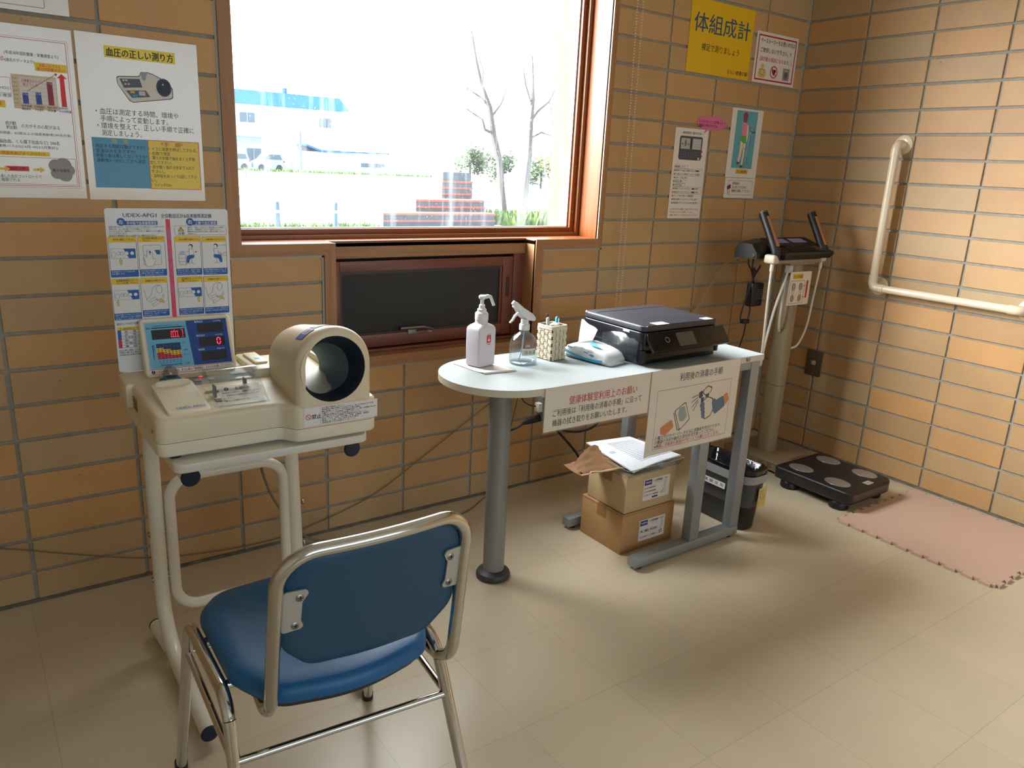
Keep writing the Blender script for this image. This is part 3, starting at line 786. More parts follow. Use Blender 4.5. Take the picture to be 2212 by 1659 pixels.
tree('upright pale tree with bare upper branches, right of the two trunks', (10.95, 17.1, GZ),
     ([(10.9, 17.1, GZ), (10.96, 17.1, .7), (11.05, 17.1, 1.6), (11.05, 17.1, 2.5), (11.1, 17.1, 3.2), (11.0, 17.1, 4.4)], [.14, .12, .10, .085, .06, .02]),
     [([(11.05, 17.1, 2.6), (11.3, 17.1, 2.9), (11.7, 17.1, 3.2), (12.1, 17.1, 3.9)], [.05, .04, .03, .012]),
      ([(11.05, 17.1, 2.1), (11.4, 17, 2.3), (11.9, 17, 2.2)], [.04, .03, .012]), ([(11.08, 17.1, 3.0), (10.8, 17.1, 3.6), (10.6, 17.1, 4.4)], [.04, .025, .01])],
     [((11.9, 17.1, 3.7), .3, 30), ((11.3, 17.1, 3.9), .25, 24)], M_leaf_a, .03, 2)
tree('yellow-green leafy tree at the right edge of the window', (13.4, 18.5, GZ),
     ([(13.6, 18.6, GZ), (13.6, 18.6, 1.6), (13.7, 18.6, 3.2), (13.6, 18.6, 5.0)], [.12, .10, .07, .03]), [([(13.6, 18.6, 1.8), (13.1, 18.6, 2.6), (12.8, 18.6, 3.6)], [.05, .03, .01])],
     [((13.0, 18.6, 1.6), .5, 260), ((13.1, 18.6, 2.4), .5, 260), ((13.1, 18.6, 3.2), .55, 280), ((13.3, 18.6, 3.9), .6, 260), ((13.4, 18.6, 1.0), .5, 160)], M_leaf_c, .05, 3)
def shrub(label, cx, cy, r, h, seed):
    R = random.Random(seed); t = thing('shrub', label, 'bush', (cx, cy, GZ))
    build('stem', MB(M_bark).tube([(cx, cy, GZ), (cx, cy, GZ + h * .6)], .08, 6), t)
    ml = MB(M_leaf_b)
    for _ in range(9): leaves(ml, (cx + R.uniform(-.7, .7) * r, cy + R.uniform(-.3, .3) * r, GZ + h * R.uniform(.25, .78)), r * .5, 130, .14, R)
    build('foliage', ml, t, smooth=False)
shrub('dark green shrub farthest left of the row behind the trees', 26.6, 45, 1.35, 3.0, 5)
shrub('rounded green shrub between the two tree trunks', 29.7, 46, 1.35, 2.7, 6)
shrub('broad green shrub right of the upright pale tree', 32.9, 45, 1.5, 2.9, 8)

# ================================================================ TABLE
M_top = pm('white_laminate', (160, 168, 168), .5, spec=.3, bump=.04, bscale=400)
M_edge = pm('tabletop_edge', (206, 196, 178), .5)
M_silver = pm('silver_paint', (150, 156, 160), .42, .55)
M_column = pm('grey_column', (138, 140, 138), .42, .35)
M_dgrey = pm('dark_grey_plastic', (58, 60, 62), .5)
M_blackp = pm('black_plastic', (18, 19, 22), .4)
TZ = .70
tb = thing('side_table', 'white table with a rounded left end on silver legs, carrying the printer', 'table', (-1.68, -.59, 0))
out = [(-1.09, -.787), (-1.09, -.402)]
for k in range(25):
    a = PI / 2 + PI * k / 24; out.append((-2.067 + .1925 * math.cos(a), -.5945 + .1925 * math.sin(a)))
mb = MB(M_edge); mb.prism(out, TZ - .0205, TZ - .0005)
P = inset(out if poly_area(out) > 0 else out[::-1], .0008)
mb.add([(x, y, TZ) for x, y in P], [tuple(range(len(P)))], M_top)
mb.loft([[(x, y, TZ - .0005) for x, y in (out if poly_area(out) > 0 else out[::-1])], [(x, y, TZ) for x, y in P]], M_top, False, False)
build('tabletop', mb, tb, angle=60)
lg = build('leg', MB(M_column).lathe([(.0345, .012), (.0345, TZ - .0205)], (-2.045, -.557, 0), 32), tb)
build('foot_collar', MB(M_dgrey).lathe([(.030, 0), (.052, 0), (.056, .006), (.056, .013), (.052, .021), (.040, .026), (.034, .030)], (-2.045, -.557, 0), 36), lg)
build('top_flange', MB(M_column).lathe([(.052, TZ - .0255), (.052, TZ - .0205)], (-2.045, -.557, 0), 32), lg)
def bar(name, a, m=M_silver, par=None, b=.003): return build(name, MB(m).box(*a, b=b, seg=2), par or tb)
for y0, y1 in ((-.781, -.741), (-.428, -.391)):
    r_ = bar('floor_rail', (-1.622, -1.097, y0, y1, .010, .044))
    for xg in (-1.59, -1.13): build('glide', MB(M_blackp).lathe([(.014, 0), (.014, .011)], (xg, (y0 + y1) / 2, 0), 14), r_)
    bar('leg', (-1.362, -1.316, y0 + .001, y1 - .001, .044, TZ - .0205))
    bar('leg', (-1.142, -1.097, y0 + .001, y1 - .001, .044, TZ - .0205))
    bar('top_rail', (-1.32, -1.14, y0 + .003, y1 - .003, TZ - .052, TZ - .0205))
bar('cross_rail', (-1.134, -1.106, -.741, -.428, TZ - .05, TZ - .0205))
bar('cross_rail', (-1.355, -1.325, -.741, -.428, TZ - .05, TZ - .0205))
build('edge_clip', MB(M_silver).box(-1.186, -1.172, -.794, -.787, .684, .699, b=.002), tb)

# two notices in clear sleeves hung from the front edge
M_paper = pm('notice_paper', (236, 226, 210), .6)
M_sleeve = clear_mat('clear_sleeve', (250, 250, 250), .25, .08, .0, base_gloss=.03)
Y_F = -.789
def hang_sign(label, x0, x1, z0, z1, slant=0.0):
    t = thing('hanging_notice', label, 'sign', ((x0 + x1) / 2, Y_F, z0), 'notices hung from the table edge')
    O, U, V = (x0, Y_F, z0), (1, 0, 0), (0, 0, 1)
    build('paper', sheet_box(O, U, V, x1 - x0, z1 - z0, .0012, M_paper, .0002), t, smooth=False)
    build('sleeve', MB(M_sleeve).add([(x0 - .004, Y_F - .0026, z0 - .004), (x1 + .004, Y_F - .0026, z0 - .004), (x1 + .004, Y_F - .0026, z1), (x0 - .004, Y_F - .0026, z1)], [(0, 1, 2, 3)]), t, smooth=False)
    pr = Print(O, U, V, .0012); pr.frame('sleeve_edge', -.003, -.003, x1 - x0 + .003, z1 - z0, .0012, (170, 160, 146), 1)
    return t, pr
t, pr = hang_sign('white landscape notice with a red heading hung from the table front', -2.058, -1.648, .570, .7005)
pr.text('heading', '健康体験室利用上のお願い', .088, .072, .026, (190, 40, 50), .268, .006)
pr.text('notice_text', 'ご利用後は「利用後の消毒の手順」に沿って', .030, .043, .021, BLACK, .348, .004)
pr.text('notice_text', '機器の拭き取りをお願いいたします。', .030, .014, .021, BLACK, .290, .004)
pr.done(t)
t, pr = hang_sign('portrait notice with a drawing of gloved hands spraying a cloth, hung from the table', -1.642, -1.220, .418, .7005)
def sm(pts, n=3, r=.006): return [(p.x, p.y) for p in fillet([(a, b, 0) for a, b in pts], r, n, True)]
pr.text('heading', '利用後の消毒の手順', .128, .238, .026, (40, 46, 66), .205, .006)
pr.frame('border', .032, .018, .386, .216, .0012, (96, 84, 76))
I = 'illustration'; ORA, SKN, BLU, OUT, DKB, PAL, SGE = (214, 128, 84), (220, 140, 96), (72, 112, 140), (92, 78, 74), (34, 62, 92), (232, 222, 206), (150, 168, 160)
pr.poly(I, sm([(.060, .090), (.110, .112), (.122, .084), (.085, .060), (.062, .068)]), ORA, 2)
pr.poly(I, sm([(.118, .138), (.168, .164), (.196, .098), (.150, .066)]), OUT, 3)
pr.poly(I, sm([(.122, .137), (.167, .160), (.192, .100), (.151, .070)]), PAL, 4)
pr.poly(I, sm([(.140, .146), (.164, .150), (.180, .112), (.164, .096), (.146, .100), (.136, .124)]), SGE, 5)
pr.line(I, [(.116, .132), (.140, .072), (.150, .068)], .003, OUT, 5)
for a, b in (((.196, .172), (.224, .178)), ((.196, .156), (.224, .170)), ((.200, .140), (.226, .162)), ((.208, .126), (.228, .156))): pr.line(I, [a, b], .0035, (104, 130, 130), 3)
pr.poly(I, sm([(.240, .186), (.268, .206), (.292, .198), (.286, .180), (.262, .170)]), OUT, 3)
pr.poly(I, sm([(.246, .186), (.268, .202), (.288, .195), (.283, .182), (.262, .174)]), PAL, 4)
pr.poly(I, [(.228, .186), (.242, .192), (.248, .172), (.234, .164), (.228, .172)], DKB, 5)
pr.poly(I, [(.240, .168), (.256, .166), (.250, .146), (.242, .142)], DKB, 5)
pr.poly(I, [(.262, .176), (.278, .178), (.278, .168), (.262, .164)], DKB, 5)
pr.poly(I, sm([(.250, .156), (.272, .168), (.300, .158), (.312, .124), (.296, .094), (.268, .086), (.254, .112)]), OUT, 3)
pr.poly(I, sm([(.254, .154), (.272, .164), (.297, .155), (.308, .124), (.294, .098), (.269, .090), (.258, .112)]), PAL, 4)
for k, (a, b) in enumerate(((.250, .140), (.254, .126), (.258, .112), (.260, .100))): pr.disc(I, a, b, .011 - k * .001, BLU, 6)
pr.poly(I, sm([(.296, .146), (.308, .158), (.316, .148), (.352, .160), (.366, .122), (.318, .098), (.306, .112)]), BLU, 6)
pr.poly(I, sm([(.352, .160), (.372, .170), (.384, .140), (.366, .122)]), SKN, 5)
pr.text('notice_text', '①備え付けのペーパータオルに消毒液を吹きかけます。', .040, .050, .0135, BLACK, .318, .002)
pr.text('notice_text', '②機器の手足が触れた部分を拭き取ってください。', .040, .036, .0135, BLACK, .290, .002)
pr.text('red_text', '※機器に消毒液を直接かけないようお願いいたします。', .040, .022, .0135, (190, 50, 56), .312, .002)
pr.done(t)

# ================================================================ CHAIR
M_chrome = pm('chrome', (216, 216, 215), .06, 1.0)
M_satin = pm('satin_chrome', (212, 211, 208), .15, 1.0)
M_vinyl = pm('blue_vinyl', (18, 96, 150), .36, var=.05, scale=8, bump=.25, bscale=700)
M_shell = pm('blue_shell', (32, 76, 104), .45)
M_brk = pm('bracket_grey', (186, 182, 172), .4, .2)
ch = thing('stacking_chair', 'blue vinyl stacking chair with a chrome tube frame, its back to the viewer', 'chair', (-2.88, -1.17, 0))
RL = .0112
sideL = fillet([(-3.083, -.890, .008), (-3.074, -1.035, .437), (-3.075, -1.285, .437), (-3.088, -1.42, .008)], [0, .045, .06, 0], 8)
sideR = fillet([(-2.646, -.892, .008), (-2.692, -1.055, .437), (-2.706, -1.318, .437), (-2.672, -1.455, .008)], [0, .045, .06, 0], 8)
def split(path, zc): 
    i = max(k for k in range(len(path) // 2) if path[k].z < zc); j = min(k for k in range(len(path) // 2, len(path)) if path[k].z < zc)
    return path[:i + 2], path[i + 1:j], path[j - 1:]
for P in (sideL, sideR):
    a, b, c = split(P, .40)
    fl = build('front_leg', MB(M_chrome).tube(a, RL, 16), ch); build('foot_cap', MB(M_blackp).lathe([(.0135, 0), (.0135, .02), (.012, .024)], (a[0].x, a[0].y, 0), 14), fl)
    build('side_rail', MB(M_chrome).tube(b, RL, 16), ch)
    rl = build('rear_leg', MB(M_chrome).tube(c, RL, 16), ch); build('foot_cap', MB(M_blackp).lathe([(.0135, 0), (.0135, .02), (.012, .024)], (c[-1].x, c[-1].y, 0), 14), rl)
def lerp(a, b, t): return Vector(a) + (Vector(b) - Vector(a)) * t
lf, lr = Vector((-3.0755, -1.010, .362)), Vector((-3.079, -1.318, .340))
rf_, rr = Vector((-2.683, -1.027, .362)), Vector((-2.700, -1.350, .340))
build('stretcher', MB(M_chrome).tube([lf, lr], .0068, 12), ch)
build('stretcher', MB(M_chrome).tube([rf_, rr], .0068, 12), ch)
build('stretcher', MB(M_chrome).tube([lr, rr], .0068, 12), ch)
build('stretcher', MB(M_chrome).tube([lf, rf_], .0068, 12), ch)
# back loop: comes from under the seat, turns up, and rounds the top
BL, BR = -3.023, -2.700
bt = fillet([(BL + .02, -1.10, .420), (BL, -1.335, .405), (BL - .002, -1.412, .738), (-2.862, -1.432, .741), (BR - .004, -1.412, .738), (BR, -1.362, .405), (BR - .02, -1.13, .420)], [0, .062, .062, .6, .062, .062, 0], 9)
build('back_frame', MB(M_satin).tube(bt, .0113, 18), ch)
def backpt(x, z, off=0.0):
    f = (z - .405) / .333; u = (x - (BL + BR) / 2) / ((BR - BL) / 2)
    y = -1.335 - .077 * f - .018 * max(0, (z - .5) / .24) * (1 - u * u) - (.027 * (1 - f) * (u + 1) / 2 if f < 1 else 0)
    return Vector((x, y + off, z))
def back_outline(n=40):
    P = fillet([(BL + .012, .555, 0), (BL + .060, .503, 0), (-2.862, .494, 0), (BR - .060, .503, 0), (BR - .012, .555, 0), (BR - .010, .728, 0), (BL + .010, .728, 0)], [.05, .05, .5, .05, .05, .056, .056], 8, True)
    return [(p.x, p.y) for p in P]
bo = back_outline()
def ring(d, off): return [backpt(x, z, off) for x, z in inset(bo if poly_area(bo) > 0 else bo[::-1], d)]
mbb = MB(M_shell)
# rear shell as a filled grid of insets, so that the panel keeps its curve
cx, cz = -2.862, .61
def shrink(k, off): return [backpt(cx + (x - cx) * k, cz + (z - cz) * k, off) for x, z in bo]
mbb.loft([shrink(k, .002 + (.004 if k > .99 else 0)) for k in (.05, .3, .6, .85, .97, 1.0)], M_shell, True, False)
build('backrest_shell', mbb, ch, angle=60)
build('backrest_pad', MB(M_vinyl).loft([shrink(1.0, .006), shrink(1.0, .018), shrink(.985, .026), shrink(.93, .031), shrink(.7, .034), shrink(.4, .034), shrink(.05, .034)], M_vinyl, False, True), ch, angle=60)
# brackets with screws
M_screw = pm('screw_steel', (150, 148, 142), .35, .9)
for sgn, xe in ((1, BL + .008), (-1, BR - .008)):
    P = fillet([(0, .592, 0), (.030, .595, 0), (.034, .600, 0), (.029, .612, 0), (.029, .648, 0), (.038, .664, 0), (.034, .672, 0), (0, .672, 0)], .006, 3, True)
    mk = lambda off: [backpt(xe + sgn * p.x, p.y, off) for p in P]
    bk = build('bracket', MB(M_brk).loft([mk(.001), mk(-.0025)]), ch)
    for z, dx in ((.604, .021), (.658, .025)):
        c = backpt(xe + sgn * dx, z, -.0025)
        ms = MB(M_screw).lathe([(.0065, 0), (.0065, -.0008), (.005, -.0018), (.002, -.0022)], c, 16, axis='Y')
        ms.box(c.x - .0035, c.x + .0035, c.y - .0026, c.y - .002, c.z - .0007, c.z + .0007, M_blackp).box(c.x - .0007, c.x + .0007, c.y - .0026, c.y - .002, c.z - .0035, c.z + .0035, M_blackp)
        build('screw', ms, bk)
# seat pad
so = [(p.x, p.y) for p in fillet([(-3.062, -1.255, 0), (-3.020, -1.345, 0), (-2.880, -1.383, 0), (-2.745, -1.352, 0), (-2.703, -1.268, 0), (-2.706, -1.06, 0), (-2.76, -.985, 0), (-2.885, -.978, 0), (-3.010, -.985, 0), (-3.060, -1.05, 0)], [.06, .06, .3, .06, .06, .07, .07, .4, .07, .07], 8, True)]
if poly_area(so) < 0: so = so[::-1]
sx_, sy_ = -2.882, -1.175
def seat_ring(k, z): return [(sx_ + (x - sx_) * k, sy_ + (y - sy_) * k, z + .010 * (1 - k) * 0 - .008 * max(0, (y * 1 + 1.06) / .08) ** 2 * (1 if y > -1.06 else 0)) for x, y in so]
st = build('seat', MB(M_vinyl).loft([seat_ring(.97, .437), seat_ring(1.0, .442), seat_ring(1.006, .450), seat_ring(1.0, .459), seat_ring(.975, .467), seat_ring(.93, .471), seat_ring(.8, .473), seat_ring(.6, .470), seat_ring(.3, .467), seat_ring(.05, .466)], M_vinyl, True, True), ch, angle=70)
build('seat_board', MB(pm('seat_board', (30, 34, 40), .6)).loft([seat_ring(.93, .425), seat_ring(.97, .437)]), ch)
build('seat_cross_rail', MB(M_chrome).tube([(-3.074, -1.10, .432), (-2.694, -1.12, .432)], .008, 12).tube([(-3.074, -1.24, .432), (-2.703, -1.26, .432)], .008, 12), ch)

# ================================================================ MONITOR STAND
M_cream = pm('cream_enamel', (226, 220, 204), .35, coat=.3)
M_navycap = pm('navy_cap', (16, 30, 46), .55)
sd = thing('monitor_stand', 'cream tubular trolley stand under the arm-in blood pressure monitor', 'stand', (-2.83, -.6, 0))
def side_frame(xt, xb, nm):
    R_ = .0185
    top = fillet([(xt, -.832, .6445), (xt, -.412, .6445), (xb, -.412, .031), (xb, -.850, .031)], [0, .075, .15, 0], 10)
    o = build(nm, MB(M_cream).tube(top, R_, 20), sd)
    tail = build('rear_foot', MB(M_cream).tube([(xb - .001, -.47, .031), (xb - .010, -.355, .033)], R_, 18), sd)
    for par, c, d in ((o, (xt, -.832, .6445), -1), (o, (xb, -.850, .031), -1), (tail, (xb - .010, -.355, .033), 1)):
        build('end_cap', MB(M_navycap).lathe([(.0195, 0), (.0195, .003 * d), (.017, .0055 * d), (.001, .006 * d)], c, 22, axis='Y'), par)
    for y in (-.80, -.40):
        build('adjuster', MB(M_screw).lathe([(.011, 0), (.011, .004), (.005, .005), (.005, .016)], (xb, y, 0), 14), o)
    return o
fL = side_frame(-3.010, -3.012, 'side_frame')
fR = side_frame(-2.655, -2.642, 'side_frame')
lp = fillet([(-2.9765, -.412, .478), (-2.6775, -.412, .478), (-2.675, -.412, .104), (-2.9765, -.412, .104)], .062, 9, True)
lo = build('brace_loop', MB(M_cream).tube(lp, .0145, 16, closed=True), sd)
mbt = MB(M_screw)
for z in (.205, .335):
    for x in (-3.031, -2.623): mbt.lathe([(.007, -.002), (.007, .002), (.004, .004)], (x, -.412, z), 12, axis='X')
    for x in (-2.993, -2.659): mbt.lathe([(.005, -.004), (.005, .004)], (x, -.412, z), 10, axis='X')
build('bolt', mbt, sd)
to = rrect(-3.044, -2.622, -.857, -.43, .022, 5)
build('tray', MB(M_cream).prism(to, .664, .683, bt=.003, bb=.003), sd)

# ================================================================ BLOOD PRESSURE MONITOR
M_abs = pm('cream_abs', (224, 208, 176), .42, bump=.12, bscale=900)
M_abs2 = pm('cream_abs_light', (232, 222, 196), .4)
M_navy = pm('navy_cloth', (14, 28, 48), .8, bump=.3, bscale=600)
M_cuff = pm('grey_blue_cuff', (112, 132, 146), .75, var=.12, scale=14, bump=.2, bscale=500)
M_clear = clear_mat('clear_guard', (246, 248, 246), .55, .05, .05)
bp_ = thing('blood_pressure_monitor', 'cream arm-in blood pressure monitor with a lit display and dark cuff opening', 'blood pressure monitor', (-2.83, -.68, .683))
X0, X1, XB, YF, YBF, YR = -3.070, -2.606, -2.800, -.832, -.868, -.470
def outl(d=0.0):
    P = fillet([(X0, YR, 0), (X0 + .003, YF, 0), (XB - .020, YF, 0), (XB + .004, YBF, 0), (X1, YBF, 0), (X1 + .006, YR, 0)], [.012, .022, .018, .020, .024, .012], 6, True)
    P = [(p.x, p.y) for p in P]
    return P if poly_area(P) > 0 else P[::-1]
op = outl()
build('base', MB(M_abs2).prism(inset(op, .0005), .693, .7225, bb=.006), bp_, angle=50)
for x in (-3.03, -2.65):
    for y in (-.80, -.52): build('rubber_foot', MB(M_blackp).lathe([(.012, .683), (.012, .694)], (x, y, 0), 14), bp_)
def ztop(x, y): return (y - YF) * .055
build('body', MB(M_abs).prism(op, .7237, .776, bt=.011, zt=ztop), bp_, angle=50)
# arm tunnel housing
TX, TR = -2.706, .088
def arch(yc, xc, r, zc, zb, n=30, d=0.0):
    r2 = r - d; pts = []
    for k in range(n + 1):
        a = PI * k / n; pts.append((xc + r2 * math.cos(a), yc, zc + r2 * math.sin(a)))
    for k in range(1, 8): pts.append((xc - r2, yc, zc + (zb + d - zc) * k / 8))
    for k in range(0, 9): pts.append((xc - r2 + 2 * r2 * k / 8, yc, zb + d))
    for k in range(1, 8): pts.append((xc + r2, yc, zb + d + (zc - zb - d) * k / 8))
    return pts
def circ(like, yc, xc, zc, r):
    o = []
    for p in like:
        a = math.atan2(p[2] - .80 if False else p[2] - (like[0][2] + .0), p[0] - xc); o.append(a)
    return [(xc + r * math.cos(a), yc, zc + r * math.sin(a)) for a in o]
def AT(t): # t 0 front .. 1 rear
    y = -.868 + .235 * t
    return y, TX + (.004 * t), TR - .012 * t, .8565 - .030 * t, .750
rings = []
r0 = arch(-.640, TX + .004, .055, .825, .775)
rear_hole = (-.628, TX + .010, .802, .058)
fa = AT(0)
front = arch(-.868, fa[1], fa[2], fa[3], fa[4], d=.020)
mb = MB(M_abs)
R_hole = [(TX - .005 + .0735 * math.cos(a), -.8685, .8495 + .0735 * math.sin(a)) for a in [math.atan2(p[2] - .8495, p[0] - TX) for p in front]]
seq = [[(x, -.862, z) for x, y, z in [(TX - .005 + .0725 * math.cos(a), 0, .8495 + .0725 * math.sin(a)) for a in [math.atan2(p[2] - .8495, p[0] - TX) for p in front]]], R_hole, front]
for d, yy in ((.012, -.8665), (.005, -.861), (.0012, -.853), (0, -.845)):
    _, xc, r, zc, zb = AT((yy + .868) / .235); seq.append(arch(yy, xc, r, zc, zb, d=d))
for t in (.3, .5, .7, .9):
    y, xc, r, zc, zb = AT(t); seq.append(arch(y, xc, r, zc, zb))
y, xc, r, zc, zb = AT(1.0)
for d, yy in ((.002, y - .004), (.008, y)): seq.append(arch(yy, xc, r, zc, zb, d=d))
last = seq[-1]
seq.append([(TX + .006 + .056 * math.cos(a), y + .001, .804 + .05 * math.sin(a)) for a in [math.atan2(p[2] - .804, p[0] - TX) for p in last]])
mb.loft(seq, M_abs, False, False)
arm = build('arm_housing', mb, bp_, angle=32)
# dark ring and cuff
cf = MB(M_navy)
C0, C1 = Vector((TX - .005, -.868, .8495)), Vector((TX + .006, -.632, .796))
def tun(t, r, wob=0.0, seg=40):
    c = C0.lerp(C1, t); R_ = []
    for k in range(seg):
        a = 2 * PI * k / seg; rr = r * (1 + wob * math.sin(3 * a + 2.2 * t * 5) + wob * .6 * math.sin(5 * a - t * 7))
        R_.append((c.x + rr * math.cos(a), c.y, c.z + rr * math.sin(a)))
    return R_
cf.loft([tun(.0, .0727), tun(.012, .0705), tun(.06, .0655), tun(.16, .0615), tun(.26, .0585, .02)], M_navy, False, False)
build('cuff_ring', cf, arm, angle=60)
build('cuff', MB(M_cuff).loft([tun(.26, .0585, .02), tun(.34, .0575, .03), tun(.46, .0555, .05), tun(.60, .054, .055), tun(.74, .053, .05), tun(.88, .051, .04), tun(1.0, .049)], M_cuff, False, False), arm, angle=70)
# stickers on the housing
wl = MB()
pr = Print((XB + .020, YBF - .0004, .7275), (1, 0, 0), (0, 0, 1), .0)
W_, H_ = .172, .042
pr.rect('warning_label', 0, 0, W_, H_, (232, 226, 220), 1)
pr.line('warning_label', [(.037, 0), (.037, H_)], .0005, (120, 116, 112), 2)
pr.ring('warning_label', .0095, .021, .0055, .0014, (196, 70, 70), 3); pr.line('warning_label', [(.0058, .0245), (.0132, .0175)], .0014, (196, 70, 70), 3)
pr.text('warning_label', '禁止', .017, .0155, .0105, BLACK, None, .02)
pr.lines('warning_label', ['次の場合は使用しないこと。', '測定部位の腕の表面が17cm以下の人、及び小学生以下の子供', '腕に創傷によるケアが出来ると限る場合', '心臓ペースメーカを使用して障害を起こし、困った経験のある方', '上腕部(右腕)以外には使用しないこと。', '次に掲げるような環境での測定は行わないこと。', '骨折、けが、炎症、切り傷、火傷、皮膚病、関節炎', '脊椎しょう症、体に変形がある部位', '測定結果で自己判断をしないこと。'], .040, .0365, .0036, .0043, BLACK, [.055, .122, .09, .128, .09, .108, .112, .086, .08], bold=.01)
pr.done(arm)
# blue label over the top of the arch
lb = MB()
def archpt(a, y, o):
    _, xc, r, zc, zb = AT((y + .868) / .235); return (xc + (r + o) * math.cos(a), y, zc + (r + o) * math.sin(a))
def arch_patch(mb, a0, a1, y0, y1, m, o=.0012, n=6): mb.strip([archpt(a0 + (a1 - a0) * k / n, y0, o) for k in range(n + 1)], [archpt(a0 + (a1 - a0) * k / n, y1, o) for k in range(n + 1)], m)
arch_patch(lb, math.radians(112), math.radians(136), -.835, -.790, ink((70, 78, 168)))
arch_patch(lb, math.radians(113), math.radians(126), -.833, -.800, ink(WHITE), .0016)
arch_patch(lb, math.radians(82), math.radians(108), -.822, -.780, ink((140, 190, 226)))
for k in range(4): arch_patch(lb, math.radians(114.5 + k * 2.8), math.radians(116.2 + k * 2.8), -.829, -.806, ink((60, 70, 150)), .0020)
build('model_label', lb, arm)

# elbow rest behind the tunnel
er = MB(M_abs2)
er.box(XB - .01, X1 + .004, -.628, -.478, .745, .788, b=.008)
er.box(XB - .012, XB + .04, -.640, -.478, .778, .806, b=.007)
er.box(X1 - .03, X1 + .006, -.628, -.478, .778, .806, b=.007)
eo = build('elbow_rest', er, bp_)
build('elbow_switch', MB(M_abs2).box(XB + .002, XB + .034, -.60, -.50, .806, .812, b=.003).box(XB + .012, XB + .022, -.575, -.56, .812, .8125, ink((90, 180, 226))), eo)

# display
DZ, DY = .792, -.572
tilt = math.radians(21)
Ud, Vd = Vector((1, -.012, .0)).normalized(), Vector((0, math.sin(tilt), math.cos(tilt)))
Nd = Ud.cross(Vd).normalized(); Vd = Nd.cross(Ud)
Od = Vector((-3.031, DY, DZ)); DW, DH = .199, .136
mb = MB(M_abs2)
def slab(mb, O, U, V, N, u0, u1, v0, v1, r, n0, n1, bev, m=None):
    o = rrect(u0, u1, v0, v1, r, 5)
    rings = [[O + U * a + V * b + N * n0 for a, b in o]]
    for k in range(4):
        a_ = PI / 2 * k / 3; q = inset(o, bev * (1 - math.cos(a_)))
        rings.append([O + U * a + V * b + N * (n1 - bev + bev * math.sin(a_)) for a, b in q])
    mb.loft(rings, m)
slab(mb, Od, Ud, Vd, Nd, 0, DW, 0, DH, .010, -.026, 0, .006)
dis = build('display', mb, bp_)
build('display_support', MB(M_abs).prism(rrect(-3.015, -2.85, -.545, -.49, .01, 4), .78, .86, bt=.01), dis)
pr = Print(Od, Ud, Vd, .0006, .00015)
S = 'screen'; LB, DB = (110, 176, 206), (10, 62, 140)
pr.rect('screen_border', .007, .008, DW - .007, DH - .008, (206, 198, 176), 0)
pr.rect(S, .010, .020, .118, DH - .011, LB, 1)
pr.poly(S, [(.106, DH - .011), (DW - .010, DH - .011), (DW - .010, .020), (.112, .020)], DB, 2)
pr.poly(S, [(.098, DH - .011), (.110, DH - .011), (.116, .020), (.104, .020)], DB, 2)
pr.rect('message_window', .022, .086, .094, .108, (30, 24, 30), 2)
pr.line(S, [(.024, .1125), (.088, .1125)], .0022, (18, 26, 46), 3); pr.text(S, '開始', .012, .110, .0045, (30, 60, 110)); pr.text(S, '終了', .0895, .110, .0045, (30, 60, 110))
pr.text(S, '血液循環測定中は静かにして下さい', .026, .1155, .0032, (30, 70, 120), .058)
M_led = pm('led_red', (255, 36, 70), .4, emit=3.0)
def dots(rows, u, v, d):
    for j, r in enumerate(rows):
        for i, c in enumerate(r):
            if c == '#': pr.disc('led_text', u + i * d, v - j * d, d * .42, (0, 0, 0), 5, seg=8)
def led(part, *a):
    pass
# dot-matrix letters
grid_a = ['.......#.......', '......#........', '.#############.', '.#..#...#...#..', '.#..#...#...#..', '.#..#...#...#..', '.#..#...#...#..', '.#..#...#...#..', '.#..#...#...#..', '###############']
lm = MB(M_led)
def ldot(u, v, r=.00055):
    lm.add([pr.p(u + r * math.cos(2 * PI * k / 8), v + r * math.sin(2 * PI * k / 8), 5) for k in range(8)], [tuple(range(8))], M_led, flat=True)
for j, r in enumerate(grid_a):
    for i, c in enumerate(r):
        if c == '#': ldot(.0625 + i * .00125, .1055 - j * .00175)
for (i, j) in ((0, 0), (1, 0), (2, 1), (1, 2), (2, 3), (1, 4), (2, 5), (2, 6), (1, 7), (0, 9), (2, 9)): ldot(.0865 + i * .0013, .1055 - j * .00175)
M_seg = pm('led_off', (52, 26, 34), .5)
def digit(u, v, h, on):
    w = h * .5; t_ = h * .085
    segs = dict(a=((u + t_, v + h), (u + w - t_, v + h)), b=((u + w, v + h - t_), (u + w, v + h / 2 + t_)), c=((u + w, v + h / 2 - t_), (u + w, v + t_)), d=((u + t_, v), (u + w - t_, v)), e=((u, v + t_), (u, v + h / 2 - t_)), f=((u, v + h / 2 + t_), (u, v + h - t_)), g=((u + t_, v + h / 2), (u + w - t_, v + h / 2)))
    for k, (p, q) in segs.items():
        if k in on:
            P, Q = Vector(p), Vector(q); d = (Q - P).normalized(); n = Vector((-d.y, d.x)) * t_ * .8
            lm.add([pr.p(*(x_), 5) for x_ in (P - n, Q - n, Q + n, P + n)], [(0, 1, 2, 3)], M_led, flat=True)
        else: pr.line('dim_digits', [p, q], t_, (58, 30, 40), 4)
for z0, lab, unit, on in ((.094, '最高血圧', 'mmHg', None), (.061, '最低血圧', 'mmHg', 'abcdef'), (.028, '脈拍数', 'bpm', None)):
    pr.rect('digit_window', .122, z0, .180, z0 + .022, (26, 22, 32), 3)
    pr.text(S, lab, .117, z0 + .0245, .0046, (210, 222, 240), None, .01); pr.text(S, unit, .160, z0 + .0245, .0046, (210, 222, 240), .016, .01)
    for k in range(3): digit(.126 + k * .018, z0 + .004, .0145, on if (on and k == 2) else '')
build('led_text', lm, dis, smooth=False, label='glowing red dot letters and a zero')
